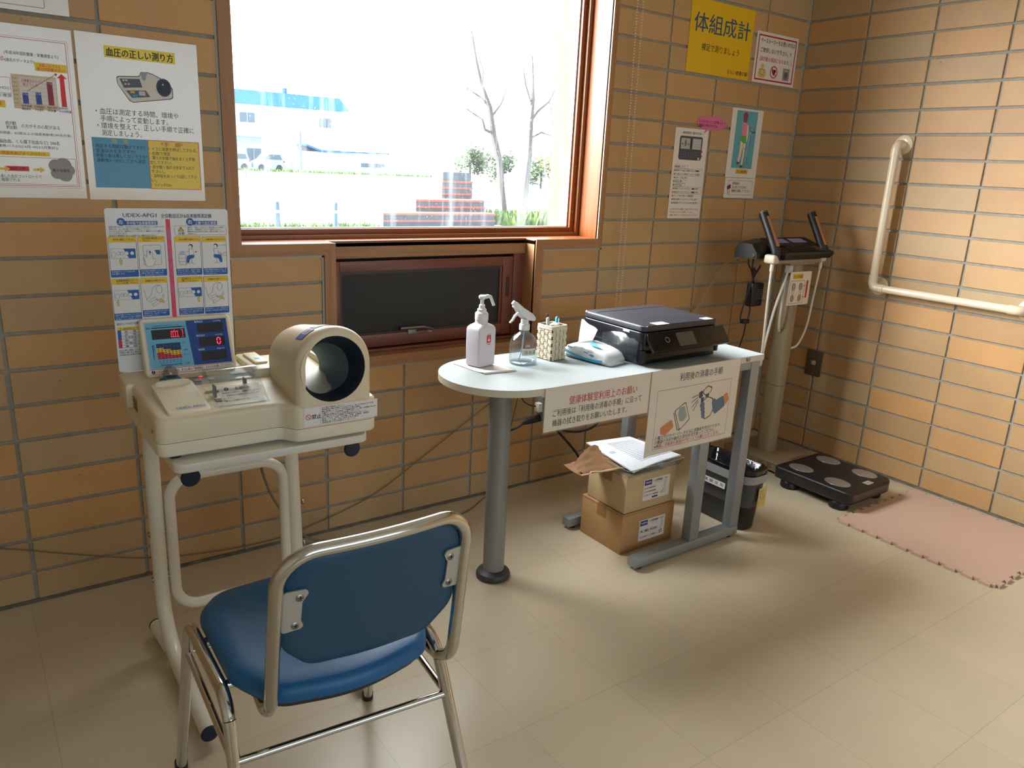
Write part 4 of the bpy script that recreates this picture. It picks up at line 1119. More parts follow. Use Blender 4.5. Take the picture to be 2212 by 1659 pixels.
# the step chart
CH = 'level_chart'
pr.rect(CH, .028, .040, .080, .076, (14, 56, 112), 3)
cols = [5, 5, 4, 4, 3, 3, 3]
for i, c in enumerate(cols):
    u0 = .028 + i * .0074
    pr.rect(CH, u0, .040, u0 + .0074, .040 + .004 * (c + 1.6), (226, 188, 48), 4); pr.rect(CH, u0, .040, u0 + .0074, .040 + .004 * (c - .9), (200, 40, 66), 5)
    for j in range(7 - max(0, i - 3) // 2):
        pr.rect(CH, u0 + .0022, .0418 + j * .0042, u0 + .0056, .0436 + j * .0042, (24, 20, 30), 6)
pr.arrow(CH, [(.0205, .040), (.0205, .074)], .0016, .004, (20, 60, 130), 3)
pr.text(S, '血液循環レベル', .0232, .0715, .0036, (20, 60, 130), vert=True)
pr.text(S, '良い', .085, .0725, .0046, (20, 60, 130)); pr.text(S, '標準', .085, .0555, .0046, (20, 60, 130)); pr.text(S, '良くない', .085, .045, .0046, (20, 60, 130), .014)
for i in range(7): pr.text(S, ['20', '30', '40', '50', '60', '70', '80'][i], .0295 + i * .0074, .0345, .0036, (20, 60, 130), .0045); pr.text(S, '代', .0295 + i * .0074, .030, .0036, (20, 60, 130))
pr.arrow(S, [(.033, .0262), (.078, .0262)], .0014, .004, (20, 60, 130), 3); pr.text(S, '年齢', .085, .0245, .0044, (20, 60, 130))
pr.rect('notice_strip', .007, .0065, DW - .007, .0178, (236, 230, 222), 3)
pr.line('notice_strip', [(.007, .0178), (DW - .007, .0178)], .0011, (206, 40, 66), 4); pr.line('notice_strip', [(.007, .0068), (DW - .007, .0068)], .0011, (206, 40, 66), 4)
pr.disc('notice_strip', .0145, .0122, .0042, (20, 20, 24), 4); pr.rect('notice_strip', .0140, .0112, .0150, .0155, WHITE, 5); pr.rect('notice_strip', .0140, .0092, .0150, .0103, WHITE, 5)
pr.text('notice_strip', 'いたみを感じたときは、すぐに赤い「非常停止」スイッチを押してください。', .021, .0088, .0072, BLACK, .166, .012, lay=5)
pr.done(dis)

# deck: printer lid, paper slot, finger sensor, control strip
def deckz(y): return .776 + ztop(0, y)
ld = MB(M_abs2)
lo_ = rrect(-3.040, -2.955, -.818, -.650, .010, 5)
def lidz(x, y): return ztop(x, y) + .012 * math.sin(PI * max(0, min(1, (y + .818) / .168)) * .55)
ld.prism(lo_, .774, .7785, bt=.002, zt=lidz)
lid = build('printer_lid', ld, bp_, angle=60)
lz = .7785 + lidz(0, -.675)
gm = MB(M_abs)
gm.loft([[(-2.998 + .036 * a * s_, -.672 + (.012 * b if b > 0 else .004 * b) * s_, lz - .004 + h_) for a, b in [(math.cos(2 * PI * k / 24), math.sin(2 * PI * k / 24)) for k in range(24)]] for s_, h_ in ((1, 0), (1, .011), (.9, .0135), (.6, .0145))])
build('lid_grip', gm, lid)
pr = Print((-3.020, -.803, .7788 + lidz(0, -.803)), (1, 0, 0), (0, 1, .17), .0006)
pr.text('model_name', 'UDEX-APG1', .0, .002, .0115, (40, 84, 168), .056, .012); pr.done(lid)
# side vent
vn = MB(M_abs); vn.box(X0 - .012, X0 + .012, -.60, -.50, .735, .792, b=.008)
vo = build('side_grip', vn, bp_)
vl = MB(pm('vent_shadow', (150, 136, 108), .6))
for k in range(5): vl.box(X0 - .0125, X0 - .008, -.63 + .0, -.60, .742 + k * .007, .745 + k * .007) if False else vl.box(X0 - .0008, X0 + .004, -.655, -.615, .742 + k * .006, .7445 + k * .006)
build('vent_slot', vl, vo, smooth=False)
build('side_screw', MB(M_screw).lathe([(.004, .001), (.004, -.001), (.002, -.0018)], (X0 + .002, -.795, .742), 12, axis='X'), bp_)
# paper guard
gd = thing
G0, G1 = -2.945, -2.838
mb = MB(M_clear)
prof = fillet([(0, -.692, .792), (0, -.712, .838), (0, -.736, .842), (0, -.823, .783)], [0, .014, .02, 0], 5)
A = [(G0, p.y, p.z) for p in prof]; B = [(G1, p.y, p.z) for p in prof]
mb.strip(A, B)
mb.add(A, [tuple(range(len(A)))]); mb.add(B, [tuple(range(len(B)))])
mb.tube([(G0, -.823, .783), (G1, -.823, .783)], .0022, 8)
gu = build('paper_guard', mb, bp_, angle=30)
nv = Vector((0, -.078, -.078)).normalized()
Ug, Vg = Vector((1, 0, 0)), Vector((0, .087, .059)).normalized()
Og = Vector((G0 + .012, -.8215, .7842))
pr = Print(Og, Ug, Vg, .0008)
pr.rect('guard_label', 0, .002, .086, .052, (222, 226, 222), 0, clear_mat('frosted_label', (255, 255, 255), .1, .3, .55, (226, 228, 224)))
pr.disc('guard_label', .016, .043, .0045, (24, 24, 28), 2); pr.rect('guard_label', .0155, .042, .0165, .0465, WHITE, 3); pr.rect('guard_label', .0155, .0397, .0165, .041, WHITE, 3)
pr.text('guard_label', 'お願い', .034, .0385, .009, BLACK, None, .005)
pr.lines('guard_label', ['測定結果の印刷中は、記録紙を引っぱった', 'り、記録紙出口を指等でふさいだりしない', 'でください。', '印刷された記録紙は必ずお取りください。'], .004, .030, .0052, .0072, BLACK, [.078, .078, .022, .074], bold=.004)
pr.done(gu)
pm_ = MB(pm('paper_slot', (60, 52, 40), .6)); pm_.box(-2.935, -2.915, -.775, -.755, .7805, .7815); pm_.box(-2.94, -2.845, -.712, -.704, deckz(-.71) + .001, deckz(-.71) + .0035)
build('paper_slot', pm_, bp_, smooth=False)
build('paper_roll_holder', MB(M_abs2).box(-2.945, -2.838, -.805, -.690, .772, .7795, b=.002).box(-2.93, -2.926, -.745, -.725, .778, .806, M_dgrey, .001).box(-2.862, -2.858, -.735, -.715, .778, .812, M_dgrey, .001), bp_)
# finger sensor
M_sens = pm('sensor_blue', (44, 110, 152), .4)
fs = MB(M_sens); fz = deckz(-.62)
fs.prism(rrect(-3.012, -2.968, -.645, -.598, .006, 4), fz - .003, fz + .010, bt=.002)
fs.prism(rrect(-3.006, -2.974, -.634, -.604, .006, 4), fz + .010, fz + .016, bt=.002)
so_ = build('finger_sensor', fs, bp_)
build('sensor_well', MB(M_blackp).prism(rrect(-3.000, -2.980, -.630, -.606, .006, 4), fz + .016, fz + .0165), so_)
dm = []
for i in range(9):
    a = PI / 2 * i / 8 * .98
    dm.append([(-2.990 + .0165 * math.cos(a) * math.cos(2 * PI * k / 20), -.612 + .014 * math.cos(a) * math.sin(2 * PI * k / 20), fz + .015 + .026 * math.sin(a)) for k in range(20)])
build('sensor_dome', MB(clear_mat('smoke_dome', (222, 222, 222), .5, .08, .05, (150, 154, 156))).loft(dm, None, False, True), so_)
# control strip
cs = MB(clear_mat('control_strip', (210, 212, 206), .5, .06, .45, (176, 184, 180)))
cs.prism(rrect(-2.958, -2.812, -.648, -.592, .010, 4), fz - .002, fz + .0022, bt=.001)
cso = build('control_panel', cs, bp_)
pr = Print((-2.958, -.648, fz + .0024), (1, 0, 0), (0, 1, .055), .0002)
pr.frame('panel_print', .004, .004, .142, .052, .0012, (86, 140, 190), 1)
pr.rect('panel_print', .100, .036, .136, .048, (120, 170, 214), 1); pr.disc('panel_print', .022, .020, .008, (196, 176, 150), 1); pr.disc('panel_print', .052, .020, .008, (196, 186, 160), 1)
pr.rect('panel_print', .030, .040, .038, .044, (255, 60, 60), 2, M_led)
pr.done(cso)

# ================================================================ INSTRUCTION BOARD on the monitor
M_board = pm('board_white', (226, 226, 226), .18, spec=.6)
BO, BU, BV = (-3.077, -.505, .7957), (1, 0, 0), (0, 0, 1)
bd = tag(build('instruction_board', sheet_box(BO, BU, BV, .259, .366, .003, M_board, 0, .006), loc=(-2.948, -.503, .7957), smooth=False), 'glossy white instruction board standing up behind the monitor\'s lit display', 'sign')
pr = Print(BO, BU, BV, .003)
BLUE, YEL = (26, 92, 170), (232, 192, 44)
pr.text('heading', 'UDEX-APG1', .036, .347, .0105, (34, 60, 116), .068, .012); pr.text('heading', '全自動血圧計&血液循環測定機', .113, .346, .0095, (34, 44, 76), .109, .008)
for u, ch_, rest, mid in ((.025, '左', '手中指で血液循環測定', 1), (.168, '右', '上腕で血圧測定', 0)):
    pr.rect('subheading', u + .010, .330, u + (.080 if mid else .066), .339, BLUE, 1); pr.disc('subheading', u + .006, .337, .0085, BLUE, 2); pr.text('subheading', ch_, u + .006, .3325, .0095, WHITE, None, .012, 4, 'C')
    pr.text('subheading', rest, u + .017, .331, .0072, WHITE, .061 if mid else .047, .008)
pr.rect('divider', .122, .120, .1315, .343, (222, 62, 92), 1)
pr.text('divider', '血液循環と血圧は同時には測れません。ご注意下さい。', .1268, .318, .0066, (140, 150, 190), vert=True)
pr.lines('notice_text', ['気温が低いなどで、手がかじかんでいると測れないことがあります。', '温めるか、よく手を擦ってから測定して下さい。', 'ひじをついたり、腕時計のバンドをきつく締めていると測れな', 'いことがあります。', '高血圧や慢性腎不全の人は測れない場合があります。'], .006, .3245, .0036, .0047, BLACK, [.112, .082, .110, .036, .094], bold=.006)
pr.rframe('caution_box', .140, .307, .254, .328, .003, .0008, (214, 90, 120)); pr.poly('caution_box', [(.147, .316), (.160, .316), (.1535, .3265)], BLACK, 2); pr.poly('caution_box', [(.149, .317), (.158, .317), (.1535, .3245)], YEL, 3); pr.rect('caution_box', .1530, .319, .154, .323, BLACK, 4); pr.text('caution_box', '注意', .147, .3085, .0058, BLACK, .014, .012)
pr.lines('caution_box', ['測定中、「痛い」と感じたり、気分が悪くなった時は', '強です。「非常停止」スイッチを押して下さい。', '瞬時内の空気が速やかに抜け、腕を引き抜くことが', '出来ます。'], .168, .3225, .0035, .0046, BLACK, [.080, .074, .08, .018], bold=.006)
def panel(u0, v1, w, head, foot, hh=.0125, H=.088, fh=.015):
    pr.rframe(('step_panel#%g' % (u0 * 1000 + v1)), u0, v1 - H, u0 + w, v1, .002, .0008, (60, 70, 96)); pr.rect(('step_panel#%g' % (u0 * 1000 + v1)), u0, v1 - hh, u0 + w, v1, YEL, 1); pr.rect(('step_panel#%g' % (u0 * 1000 + v1)), u0, v1 - H, u0 + w, v1 - H + fh, BLUE, 1)
    h_ = .0048
    pr.lines(('step_panel#%g' % (u0 * 1000 + v1)), head, u0 + .010, v1 - (.0085 if len(head) == 1 else .0060), h_, .0056, BLACK, [min(w - .012, len(x_) * .0049) for x_ in head], bold=.008)
    pr.lines(('step_panel#%g' % (u0 * 1000 + v1)), foot, u0 + .002, v1 - H + fh - .005, .0034, .0046, (214, 226, 240), [min(w - .004, len(x_) * .0036) for x_ in foot], bold=.004)
def switches(u, v, hit, n_):
    pr.rframe('switch_drawing' + n_, u, v, u + .050, v + .021, .001, .0005, (70, 80, 100)); pr.poly('switch_drawing' + n_, [(u + .026, v + .021), (u + .050, v + .021), (u + .050, v), (u + .036, v)], BLUE, 2)
    pr.rframe('switch_drawing' + n_, u + .002, v + .003, u + .010, v + .014, .003, .0005, (70, 80, 100), 3)
    for k, x_ in enumerate((.016, .022)): pr.ring('switch_drawing' + n_, u + x_, v + .011, .0035, .0005, (70, 80, 100), 3)
    for k, x_ in enumerate((.032, .043)): pr.disc('switch_drawing' + n_, u + x_, v + .011, .0044, (70, 80, 100), 3); pr.disc('switch_drawing' + n_, u + x_, v + .011, .0038, (226, 226, 226), 4)
    x_ = (.019, .006, .043)[hit]
    pr.poly('switch_drawing' + n_, [(u + x_ - .0016, v - .013), (u + x_ + .0016, v - .013), (u + x_ + .0016, v - .006), (u + x_ + .0034, v - .006), (u + x_, v + .0), (u + x_ - .0034, v - .006), (u + x_ - .0016, v - .006)], YEL, 4)
    pr.line('switch_drawing' + n_, [(u + x_ - .0016, v - .013), (u + x_ + .0016, v - .013), (u + x_ + .0016, v - .006), (u + x_ + .0034, v - .006), (u + x_, v), (u + x_ - .0034, v - .006), (u + x_ - .0016, v - .006)], .0004, BLACK, 5, True)
def device(u, v, n_):
    G = (70, 80, 100); L_ = lambda P, c=False: pr.line('device_drawing' + n_, P, .0006, G, 3, c)
    L_([(u, v + .040), (u + .004, v + .018), (u + .016, v + .006), (u + .036, v + .020), (u + .040, v + .030)]); L_([(u + .016, v + .006), (u + .016, v), (u + .036, v + .012), (u + .042, v + .026)])
    L_([(u + .004, v + .018), (u + .014, v + .028), (u + .018, v + .044)]); pr.ring('device_drawing' + n_, u + .032, v + .040, .006, .0006, G, 3, .009); L_([(u + .018, v + .044), (u + .026, v + .050), (u + .034, v + .049)])
    L_([(u + .010, v + .018), (u + .022, v + .022), (u + .026, v + .018), (u + .014, v + .013)], True)
    a = [(u + .040, v + .008), (u + .034, v + .0125), (u + .034, v + .0105), (u + .024, v + .017), (u + .036, v + .0165), (u + .035, v + .0150), (u + .041, v + .0115)]
    pr.poly('device_drawing' + n_, a, YEL, 4); pr.line('device_drawing' + n_, a, .0004, BLACK, 5, True)
def sitter(u, v, arm_out, n_):
    G = (50, 56, 70); L_ = lambda P, c=False: pr.line('posture_drawing' + n_, P, .0006, G, 4, c)
    pr.disc('posture_drawing' + n_, u + .030, v + .047, .0048, (30, 32, 40), 4); pr.disc('posture_drawing' + n_, u + .0288, v + .0455, .0038, (228, 222, 214), 5)
    b = [(u + .026, v + .041), (u + .034, v + .041), (u + .037, v + .026), (u + .026, v + .026)]
    pr.poly('posture_drawing' + n_, b, (226, 226, 224), 4); L_(b, True)
    pr.poly('posture_drawing' + n_, sm([(u + .037, v + .028), (u + .037, v + .020), (u + .026, v + .018), (u + .025, v + .008), (u + .019, v + .008), (u + .020, v + .026)]) if not arm_out else sm([(u + .024, v + .028), (u + .024, v + .019), (u + .036, v + .018), (u + .038, v + .008), (u + .044, v + .008), (u + .042, v + .026)]), BLUE, 5)
    s_ = u + .031; L_([(s_, v + .018), (s_, v + .008)]); L_([(s_ - .006, v + .006), (s_, v + .009), (s_ + .006, v + .006)])
    if arm_out:
        L_([(u + .033, v + .034), (u + .044, v + .029), (u + .054, v + .033)]); L_([(u + .033, v + .030), (u + .044, v + .026), (u + .054, v + .030)]); L_([(u + .040, v + .024), (u + .054, v + .024), (u + .054, v + .006)]); pr.text('posture_drawing' + n_, 'ひじの位置', u + .036, v + .047, .003, BLACK, .016)
        pr.disc('posture_drawing' + n_, u + .041, v + .027, .0016, (220, 60, 90), 6)
    else:
        L_([(u + .026, v + .036), (u + .016, v + .034)]); L_([(u + .002, v + .028), (u + .018, v + .028), (u + .018, v + .005), (u + .004, v + .005), (u + .002, v + .028)]); L_([(u + .004, v + .020), (u + .017, v + .020)]); L_([(u + .004, v + .012), (u + .017, v + .012)])
        pr.poly('posture_drawing' + n_, sm([(u + .004, v + .028), (u + .016, v + .028), (u + .016, v + .036), (u + .010, v + .038), (u + .004, v + .033)]), (170, 190, 210), 5)
        pr.disc('posture_drawing' + n_, u + .041, v + .034, .0018, (220, 60, 90), 6)
panel(.002, .305, .056, ['年代を選択して下さい。'], ['年齢選択スイッチで自分の年', '代を選択します'])
panel(.061, .305, .056, ['左手中指を測定部に入れて', '下さい。'], ['左手中指を測定部に入れ、指', 'の腹を本体に軽く密着させま', 'す。指の力は抜いて下さい。'])
panel(.138, .304, .056, ['正しい姿勢でお座り下さい。'], ['椅子に深く座り、血圧計に体を', '近づけて下さい。心臓と上腕が', '水平になるようにします。'])
panel(.197, .303, .055, ['右腕を奥まで入れて下さい。'], ['右腕を測定部の奥まで入れ、ひ', 'じを軽く曲げて下さい。手のひ', 'らは上向きです。'])
panel(.001, .2125, .056, ['血液循環測定スタート', 'スイッチを押して下さい。'], ['測定中は動いたり話したりしないで', '下さい。測定を中止したい時は「血液循環', '測定停止」スイッチを押して下さい。'], H=.092)
panel(.060, .2125, .056, ['記録紙をお取り下さい。'], ['測定後測定結果が表示されます。', '測定終了後、指を抜いて記録', '紙をお取り下さい。'], H=.088)
panel(.138, .2115, .055, ['血圧測定スタートスイッチを', '押して下さい。'], ['測定中は動いたり話したりせず体は楽に', 'してお座り下さい。痛みを感じたら、', '停止を押して下さい。'])
panel(.196, .2105, .055, ['記録紙をお取り下さい。'], ['測定が終了し、エアーが抜けたら', '腕を抜いて記録紙をお取り下さい。'])
switches(.005, .258, 0, '#1'); switches(.005, .166, 1, '#2'); switches(.140, .165, 2, '#3')
pr.rframe('hand_drawing', .071, .242, .108, .286, .003, .0006, (70, 80, 100)); pr.rect('hand_drawing', .075, .265, .106, .275, (226, 226, 226), 2); pr.poly('hand_drawing', [(.094, .275), (.106, .275), (.106, .265), (.099, .265)], BLUE, 3); pr.rect('hand_drawing', .078, .268, .086, .273, BLUE, 3)
hand = sm([(.070, .262), (.073, .266), (.077, .256), (.079, .274), (.083, .274), (.084, .258), (.087, .272), (.090, .270), (.089, .252), (.094, .258), (.096, .254), (.089, .238), (.076, .238)])
pr.poly('hand_drawing', hand, (230, 228, 222), 4); pr.line('hand_drawing', hand, .0006, (70, 80, 100), 5, True)
sitter(.142, .235, False, '#1'); sitter(.198, .235, True, '#2')
device(.066, .146, '#1'); device(.200, .146, '#2')
pr.text('table_title', '血圧レベルの分類 (WHO/ISH)', .004, .109, .0055, BLACK, .075, .006)
for k, st_ in enumerate(['血圧区分', '至　適', '正　常', '正常高値', '軽　症', '中等症', '重　症']):
    v_ = .0975 - k * .0068
    if k == 0: pr.rect('level_table', .004, v_ - .0006, .110, v_ + .0062, YEL, 1)
    else: pr.rect('level_table', .004, v_ - .0006, .011, v_ + .0062, BLUE if k < 4 else (206, 44, 80), 1)
    pr.line('level_table', [(.004, v_ - .0006), (.110, v_ - .0006)], .0005, (70, 66, 66), 2); pr.text('level_table', st_, .018 if k else .016, v_ + .0006, .0046, BLACK, .024, .006)
for x_ in (.011, .050): pr.line('level_table', [(x_, .0562), (x_, .1037)], .0005, (70, 66, 66), 2)
pr.lines('table_note', ['血圧は常に変動しています。', '定期的に繰り返し測定することが大切です。', '測定値は自己判断せず医師にご相談ください。'], .004, .0485, .0040, .0052, BLACK, [.050, .076, .080], bold=.006)
pr.done(bd)

# ================================================================ THINGS ON THE TABLE
M_pp = pm('white_pp', (226, 222, 228), .35, spec=.5)
M_ppw = pm('white_pump', (232, 232, 230), .35)
# folded napkin under the sanitizer
nk = MB(pm('napkin_paper', (236, 232, 224), .8, bump=.3, bscale=300))
def nap(u, v, z): 
    A, B, C_ = Vector((-2.150, -.440, 0)), Vector((-2.133, -.590, 0)), Vector((-2.020, -.600, 0))
    p = A + (B - A) * u + (C_ - B) * v; return (p.x, p.y, TZ + z)
nk.grid(lambda u, v: nap(u, v, .0006 + .0004 * math.sin(5 * u)), 8, 6)
nk.grid(lambda u, v: nap(u, v * .93, .0016 + (.004 * max(0, u - .75) / .25) + .0004 * math.sin(6 * v)), 8, 6)
nk.strip([nap(1, v / 6, .0006) for v in range(7)], [nap(1, v / 6 * .93, .0056) for v in range(7)])
tag(build('napkin', nk, loc=(-2.09, -.52, TZ), angle=60), 'folded white paper napkin lying under the pump bottle', 'napkin')
# pump bottle
pb = thing('pump_bottle', 'square white hand sanitizer pump bottle with a red square mark, standing on the napkin', 'bottle', (-2.080, -.495, TZ + .003))
rot = Matrix.Translation((-2.086, -.496, TZ + .0035)) @ Matrix.Rotation(math.radians(14), 4, 'Z') @ Matrix.Diagonal((1.13, 1.18, 1.0, 1.0))
mb = MB(M_pp); mb.M = rot
def bsec(wx, wy, r, z): return [(x, y, z) for x, y in rrect(-wx, wx, -wy, wy, r, 5)]
mb.loft([bsec(.029, .022, .006, 0), bsec(.0318, .0250, .007, .0025), bsec(.0325, .0255, .007, .06), bsec(.0325, .0255, .007, .110), bsec(.0312, .0243, .007, .117), bsec(.0270, .0215, .008, .1225), bsec(.019, .0175, .012, .1275), bsec(.0165, .0165, .0160, .130), bsec(.0165, .0165, .0160, .140)])
build('bottle_body', mb, pb, angle=50)
mb = MB(M_ppw); mb.M = rot
mb.lathe([(.0155, .138), (.0175, .140), (.0175, .158), (.0150, .162), (.012, .164), (.012, .171), (.0085, .174), (.0075, .184), (.0045, .186), (.0045, .200), (.008, .202), (.0095, .206), (.0095, .210), (.006, .2135), (.001, .214)], (0, 0, 0), 22)
co = build('pump', mb, pb, angle=40)
mb = MB(M_ppw); mb.M = rot
mb.tube(fillet([(0, 0, .207), (.024, -.006, .209), (.036, -.009, .180)], .010, 5), [.006] * 2 + [.0052] * 4 + [.0042] * 2, 10)
build('spout', mb, co)
pr = Print(rot @ Vector((-.013, -.0258, .073)), rot.to_3x3() @ Vector((1, 0, 0)), (0, 0, 1), .0004)
pr.rect('red_mark', .008, 0, .026, .0235, (206, 36, 62), 1); pr.poly('red_mark', sm([(.012, .006), (.020, .004), (.023, .008), (.018, .013), (.012, .010)]), WHITE, 2); pr.rect('red_mark', .0155, .013, .019, .0195, (236, 170, 178), 2)
pr.text('red_mark', 'Sanitizer', .009, .0255, .0036, (206, 60, 80), .016); pr.text('red_mark', '手指消毒', .0095, -.007, .0048, (206, 60, 80), .015)
pr.done(pb)
# trigger spray bottle
M_clr = clear_mat('clear_bottle', (250, 252, 252), .55, .03, .02, (236, 242, 246))
M_water = clear_mat('sanitizer_liquid', (242, 246, 247), .30, .02, .04, (236, 240, 242))
sx2, sy2 = -1.947, -.527
sb = thing('spray_bottle', 'clear round spray bottle with a white trigger head and paper name tape', 'bottle', (sx2, sy2, TZ))
build('bottle_body', MB(M_clr).lathe([(.034, .0), (.042, .002), (.0442, .008), (.0442, .058), (.041, .074), (.033, .087), (.020, .096), (.0150, .101), (.0138, .110)], (sx2, sy2, TZ), 36, cap1=False), sb, angle=60)
build('bottle_base', MB(clear_mat('thick_base', (226, 234, 238), .7, .05, .10, (226, 234, 240))).lathe([(.022, .0005), (.038, .001), (.041, .006), (.033, .009), (.01, .006)], (sx2, sy2, TZ), 30), sb)
build('liquid', MB(M_water).lathe([(.034, .006), (.042, .008), (.0426, .012), (.0426, .035), (.0005, .035)], (sx2, sy2, TZ), 30), sb)
hd = MB(M_ppw)
hd.lathe([(.0155, .106), (.0165, .107), (.0165, .122), (.0145, .125), (.0125, .126), (.012, .140)], (sx2, sy2, TZ), 24)
hx_, hy_ = math.cos(math.radians(20)), math.sin(math.radians(-20))     # the nozzle points left of the viewer
def SP(a, z, w=0): a += .008; w *= 1.35; return (sx2 - a * hx_ + w * hy_, sy2 + a * .34 + w * hx_, TZ + z)
sec = [(-.036, .139, .008), (-.026, .150, .011), (-.010, .160, .0125), (.006, .170, .012), (.018, .181, .010), (.026, .187, .009)]
top = [SP(a, z + .006) for a, z, w in sec]
rings = []
for i, (a, z, w) in enumerate(sec):
    lo = (.004, .015, .022, .020, .011, .010)[i]
    rings.append([SP(a, z, w * .7), SP(a - .003, z + .006, w * .4), SP(a - .003, z + .006, -w * .4), SP(a, z, -w * .7), SP(a + .002, z - lo, -w * .7), SP(a + .002, z - lo, w * .7)])
hd.loft(rings)
hd.tube([SP(.022, .184), SP(.033, .192)], [.008, .007], 12)
ho = build('trigger_head', hd, sb, angle=40)
build('trigger', MB(M_ppw).tube([SP(.012, .160), SP(.024, .150), SP(.032, .136), SP(.040, .128)], [.006, .006, .0055, .004], 10, flat=.7), ho)
build('dip_tube', MB(clear_mat('dip_tube', (200, 222, 238), .4, .1, .35, (206, 224, 240))).tube([(sx2, sy2, TZ + .106), (sx2 - .004, sy2, TZ + .05), (sx2 - .012, sy2 + .005, TZ + .008)], .0022, 8), sb)
tp = MB(pm('name_tape', (232, 228, 216), .6))
def cyl(a, z, r=.0447): return (sx2 + r * math.cos(math.radians(a)), sy2 + r * math.sin(math.radians(a)), TZ + z)
tp.strip([cyl(228 + k * 7.6, .034) for k in range(9)], [cyl(228 + k * 7.6, .056) for k in range(9)])
to_ = build('name_tape', tp, sb)
tx = MB(ink((40, 40, 44)))
V_, F_ = text_geo('消毒液')
for_k = .0135 / .92
tx.add([cyl(234 + math.degrees(x * for_k / .0449), .0385 + y * for_k, .0449) for x, y in V_], F_, flat=True)
build('name_text', tx, to_, smooth=False)

# woven pen basket
bx0, by0, bs, bh = -1.826, -.514, .0325, .112
brot = Matrix.Translation((bx0, by0, TZ)) @ Matrix.Rotation(math.radians(8), 4, 'Z')
M_wov = pm('woven_band', (230, 214, 184), .6, var=.08, scale=60, stretch=(1, 1, 1))
M_wov2 = pm('woven_groove', (168, 150, 112), .8)
bk_ = thing('pen_basket', 'square basket woven from cream paper bands, holding the pens', 'pen holder', (bx0, by0, TZ))
mb = MB(M_wov2); mb.M = brot
for a, b, c, d in ((-bs + .002, bs - .002, -bs + .002, -bs + .004), (-bs + .002, bs - .002, bs - .004, bs - .002), (-bs + .002, -bs + .004, -bs + .002, bs - .002), (bs - .004, bs - .002, -bs + .002, bs - .002)): mb.box(a, b, c, d, .002, bh - .004)
mb.box(-bs + .002, bs - .002, -bs + .002, bs - .002, .001, .004)
build('inner_wall', mb, bk_, smooth=False)
wv = MB(M_wov); wv.M = brot
def side(q):
    return Matrix.Rotation(q * PI / 2, 4, 'Z')
rows = 9; rh = (bh - .012) / rows
for q in range(4):
    R_ = brot @ side(q)
    for c in range(4):
        xc = -bs + .008 + c * (2 * bs - .016) / 3
        for r in range(rows):
            z = .002 + r * rh; over = (r + c + q) % 2 == 0
            wv.M = R_
            if over:
                for s2 in (-.0034, 0, .0034): wv.box(xc + s2 - .00165, xc + s2 + .00165, -bs - .0022, -bs + .001, z - .001, z + rh + .001, b=.0008, seg=1)
            else:
                for s2 in (.25, .75): wv.box(xc - .0092, xc + .0092, -bs - .0016, -bs + .001, z + rh * (s2 - .235), z + rh * (s2 + .235), b=.0008, seg=1)
build('weave', wv, bk_, angle=60)
rim = MB(M_wov); rim.M = brot
for k in range(3):
    o = [(x, y, bh - .010 + k * .0042) for x, y in rrect(-bs - .001, bs + .001, -bs - .001, bs + .001, .006, 4)]
    rim.tube(o, .0024, 8, closed=True)
build('rim', rim, bk_)
def pen(label, dx, dy, lx, ly, h, r, col, capcol, flat=None):
    b0, b1 = brot @ Vector((dx, dy, .006)), brot @ Vector((lx, ly, h))
    t = thing('pen', label, 'pen', tuple(b0), 'pens in the woven basket')
    build('barrel', MB(pm('pen_%d_%d_%d' % col, col, .35)).tube([b0, b0.lerp(b1, .86)], r, 12), t)
    build('cap', MB(pm('pen_%d_%d_%d' % capcol, capcol, .35)).tube([b0.lerp(b1, .84), b0.lerp(b1, .97), b1], [r * 1.12, r * 1.12, r * .6], 12), t)
    d = (b1 - b0).normalized(); n = Vector((.4, -1, .1)).normalized() * r * 1.25
    build('clip', MB(M_chrome).tube([b0.lerp(b1, .96) + n, b0.lerp(b1, .80) + n], .0011, 6), t)
pen('white pen with a silver clip standing in the left of the basket', -.012, 0, -.020, .004, .135, .0048, (226, 226, 226), (206, 206, 210))
pen('slim black pen standing behind the white pen in the basket', -.002, .014, -.008, .018, .143, .0040, (24, 24, 28), (28, 28, 34))
pen('light blue pen leaning on the right rim of the basket', .010, 0, .026, .006, .133, .0052, (84, 176, 210), (60, 150, 196))
tag(build('cotton_ball', MB(pm('cotton', (238, 238, 236), .95, bump=.6, bscale=120)).sphere(tuple(brot @ Vector((.002, -.008, .100))), .019, 16, 10), loc=tuple(brot @ Vector((.002, -.008, .081)))), 'white cotton ball peeping over the rim of the woven basket', 'cotton ball')

# tissue pack
M_film = pm('tissue_film', (226, 228, 228), .22, bump=.5, bscale=26, spec=.7)
tk = thing('tissue_pack', 'soft white and blue pack of paper towels with one sheet pulled up', 'tissue pack', (-1.705, -.590, TZ))
trot = Matrix.Translation((-1.706, -.588, TZ)) @ Matrix.Rotation(math.radians(11), 4, 'Z')
tm = MB(M_film); tm.M = trot
Rr = random.Random(4)
rings = []
NR = 14
for i in range(NR + 1):
    f = i / NR; y = -.092 + .184 * f
    e = math.sin(PI * f) ** .35 if 0 < f < 1 else 0.12
    w, h = .050 * (.80 + .20 * e), .056 * (.30 + .70 * e) * (.80 + .25 * f)
    ring = []
    for x, z in rrect(-w, w, 0.001, h, .014 * (.4 + .6 * e), 6):
        ring.append((x + Rr.uniform(-.0014, .0014), y, max(.0005, z + Rr.uniform(-.002, .002) * (1 if z > .01 else 0))))
    rings.append(ring)
tm.loft(rings)
build('wrapper', tm, tk, angle=80)
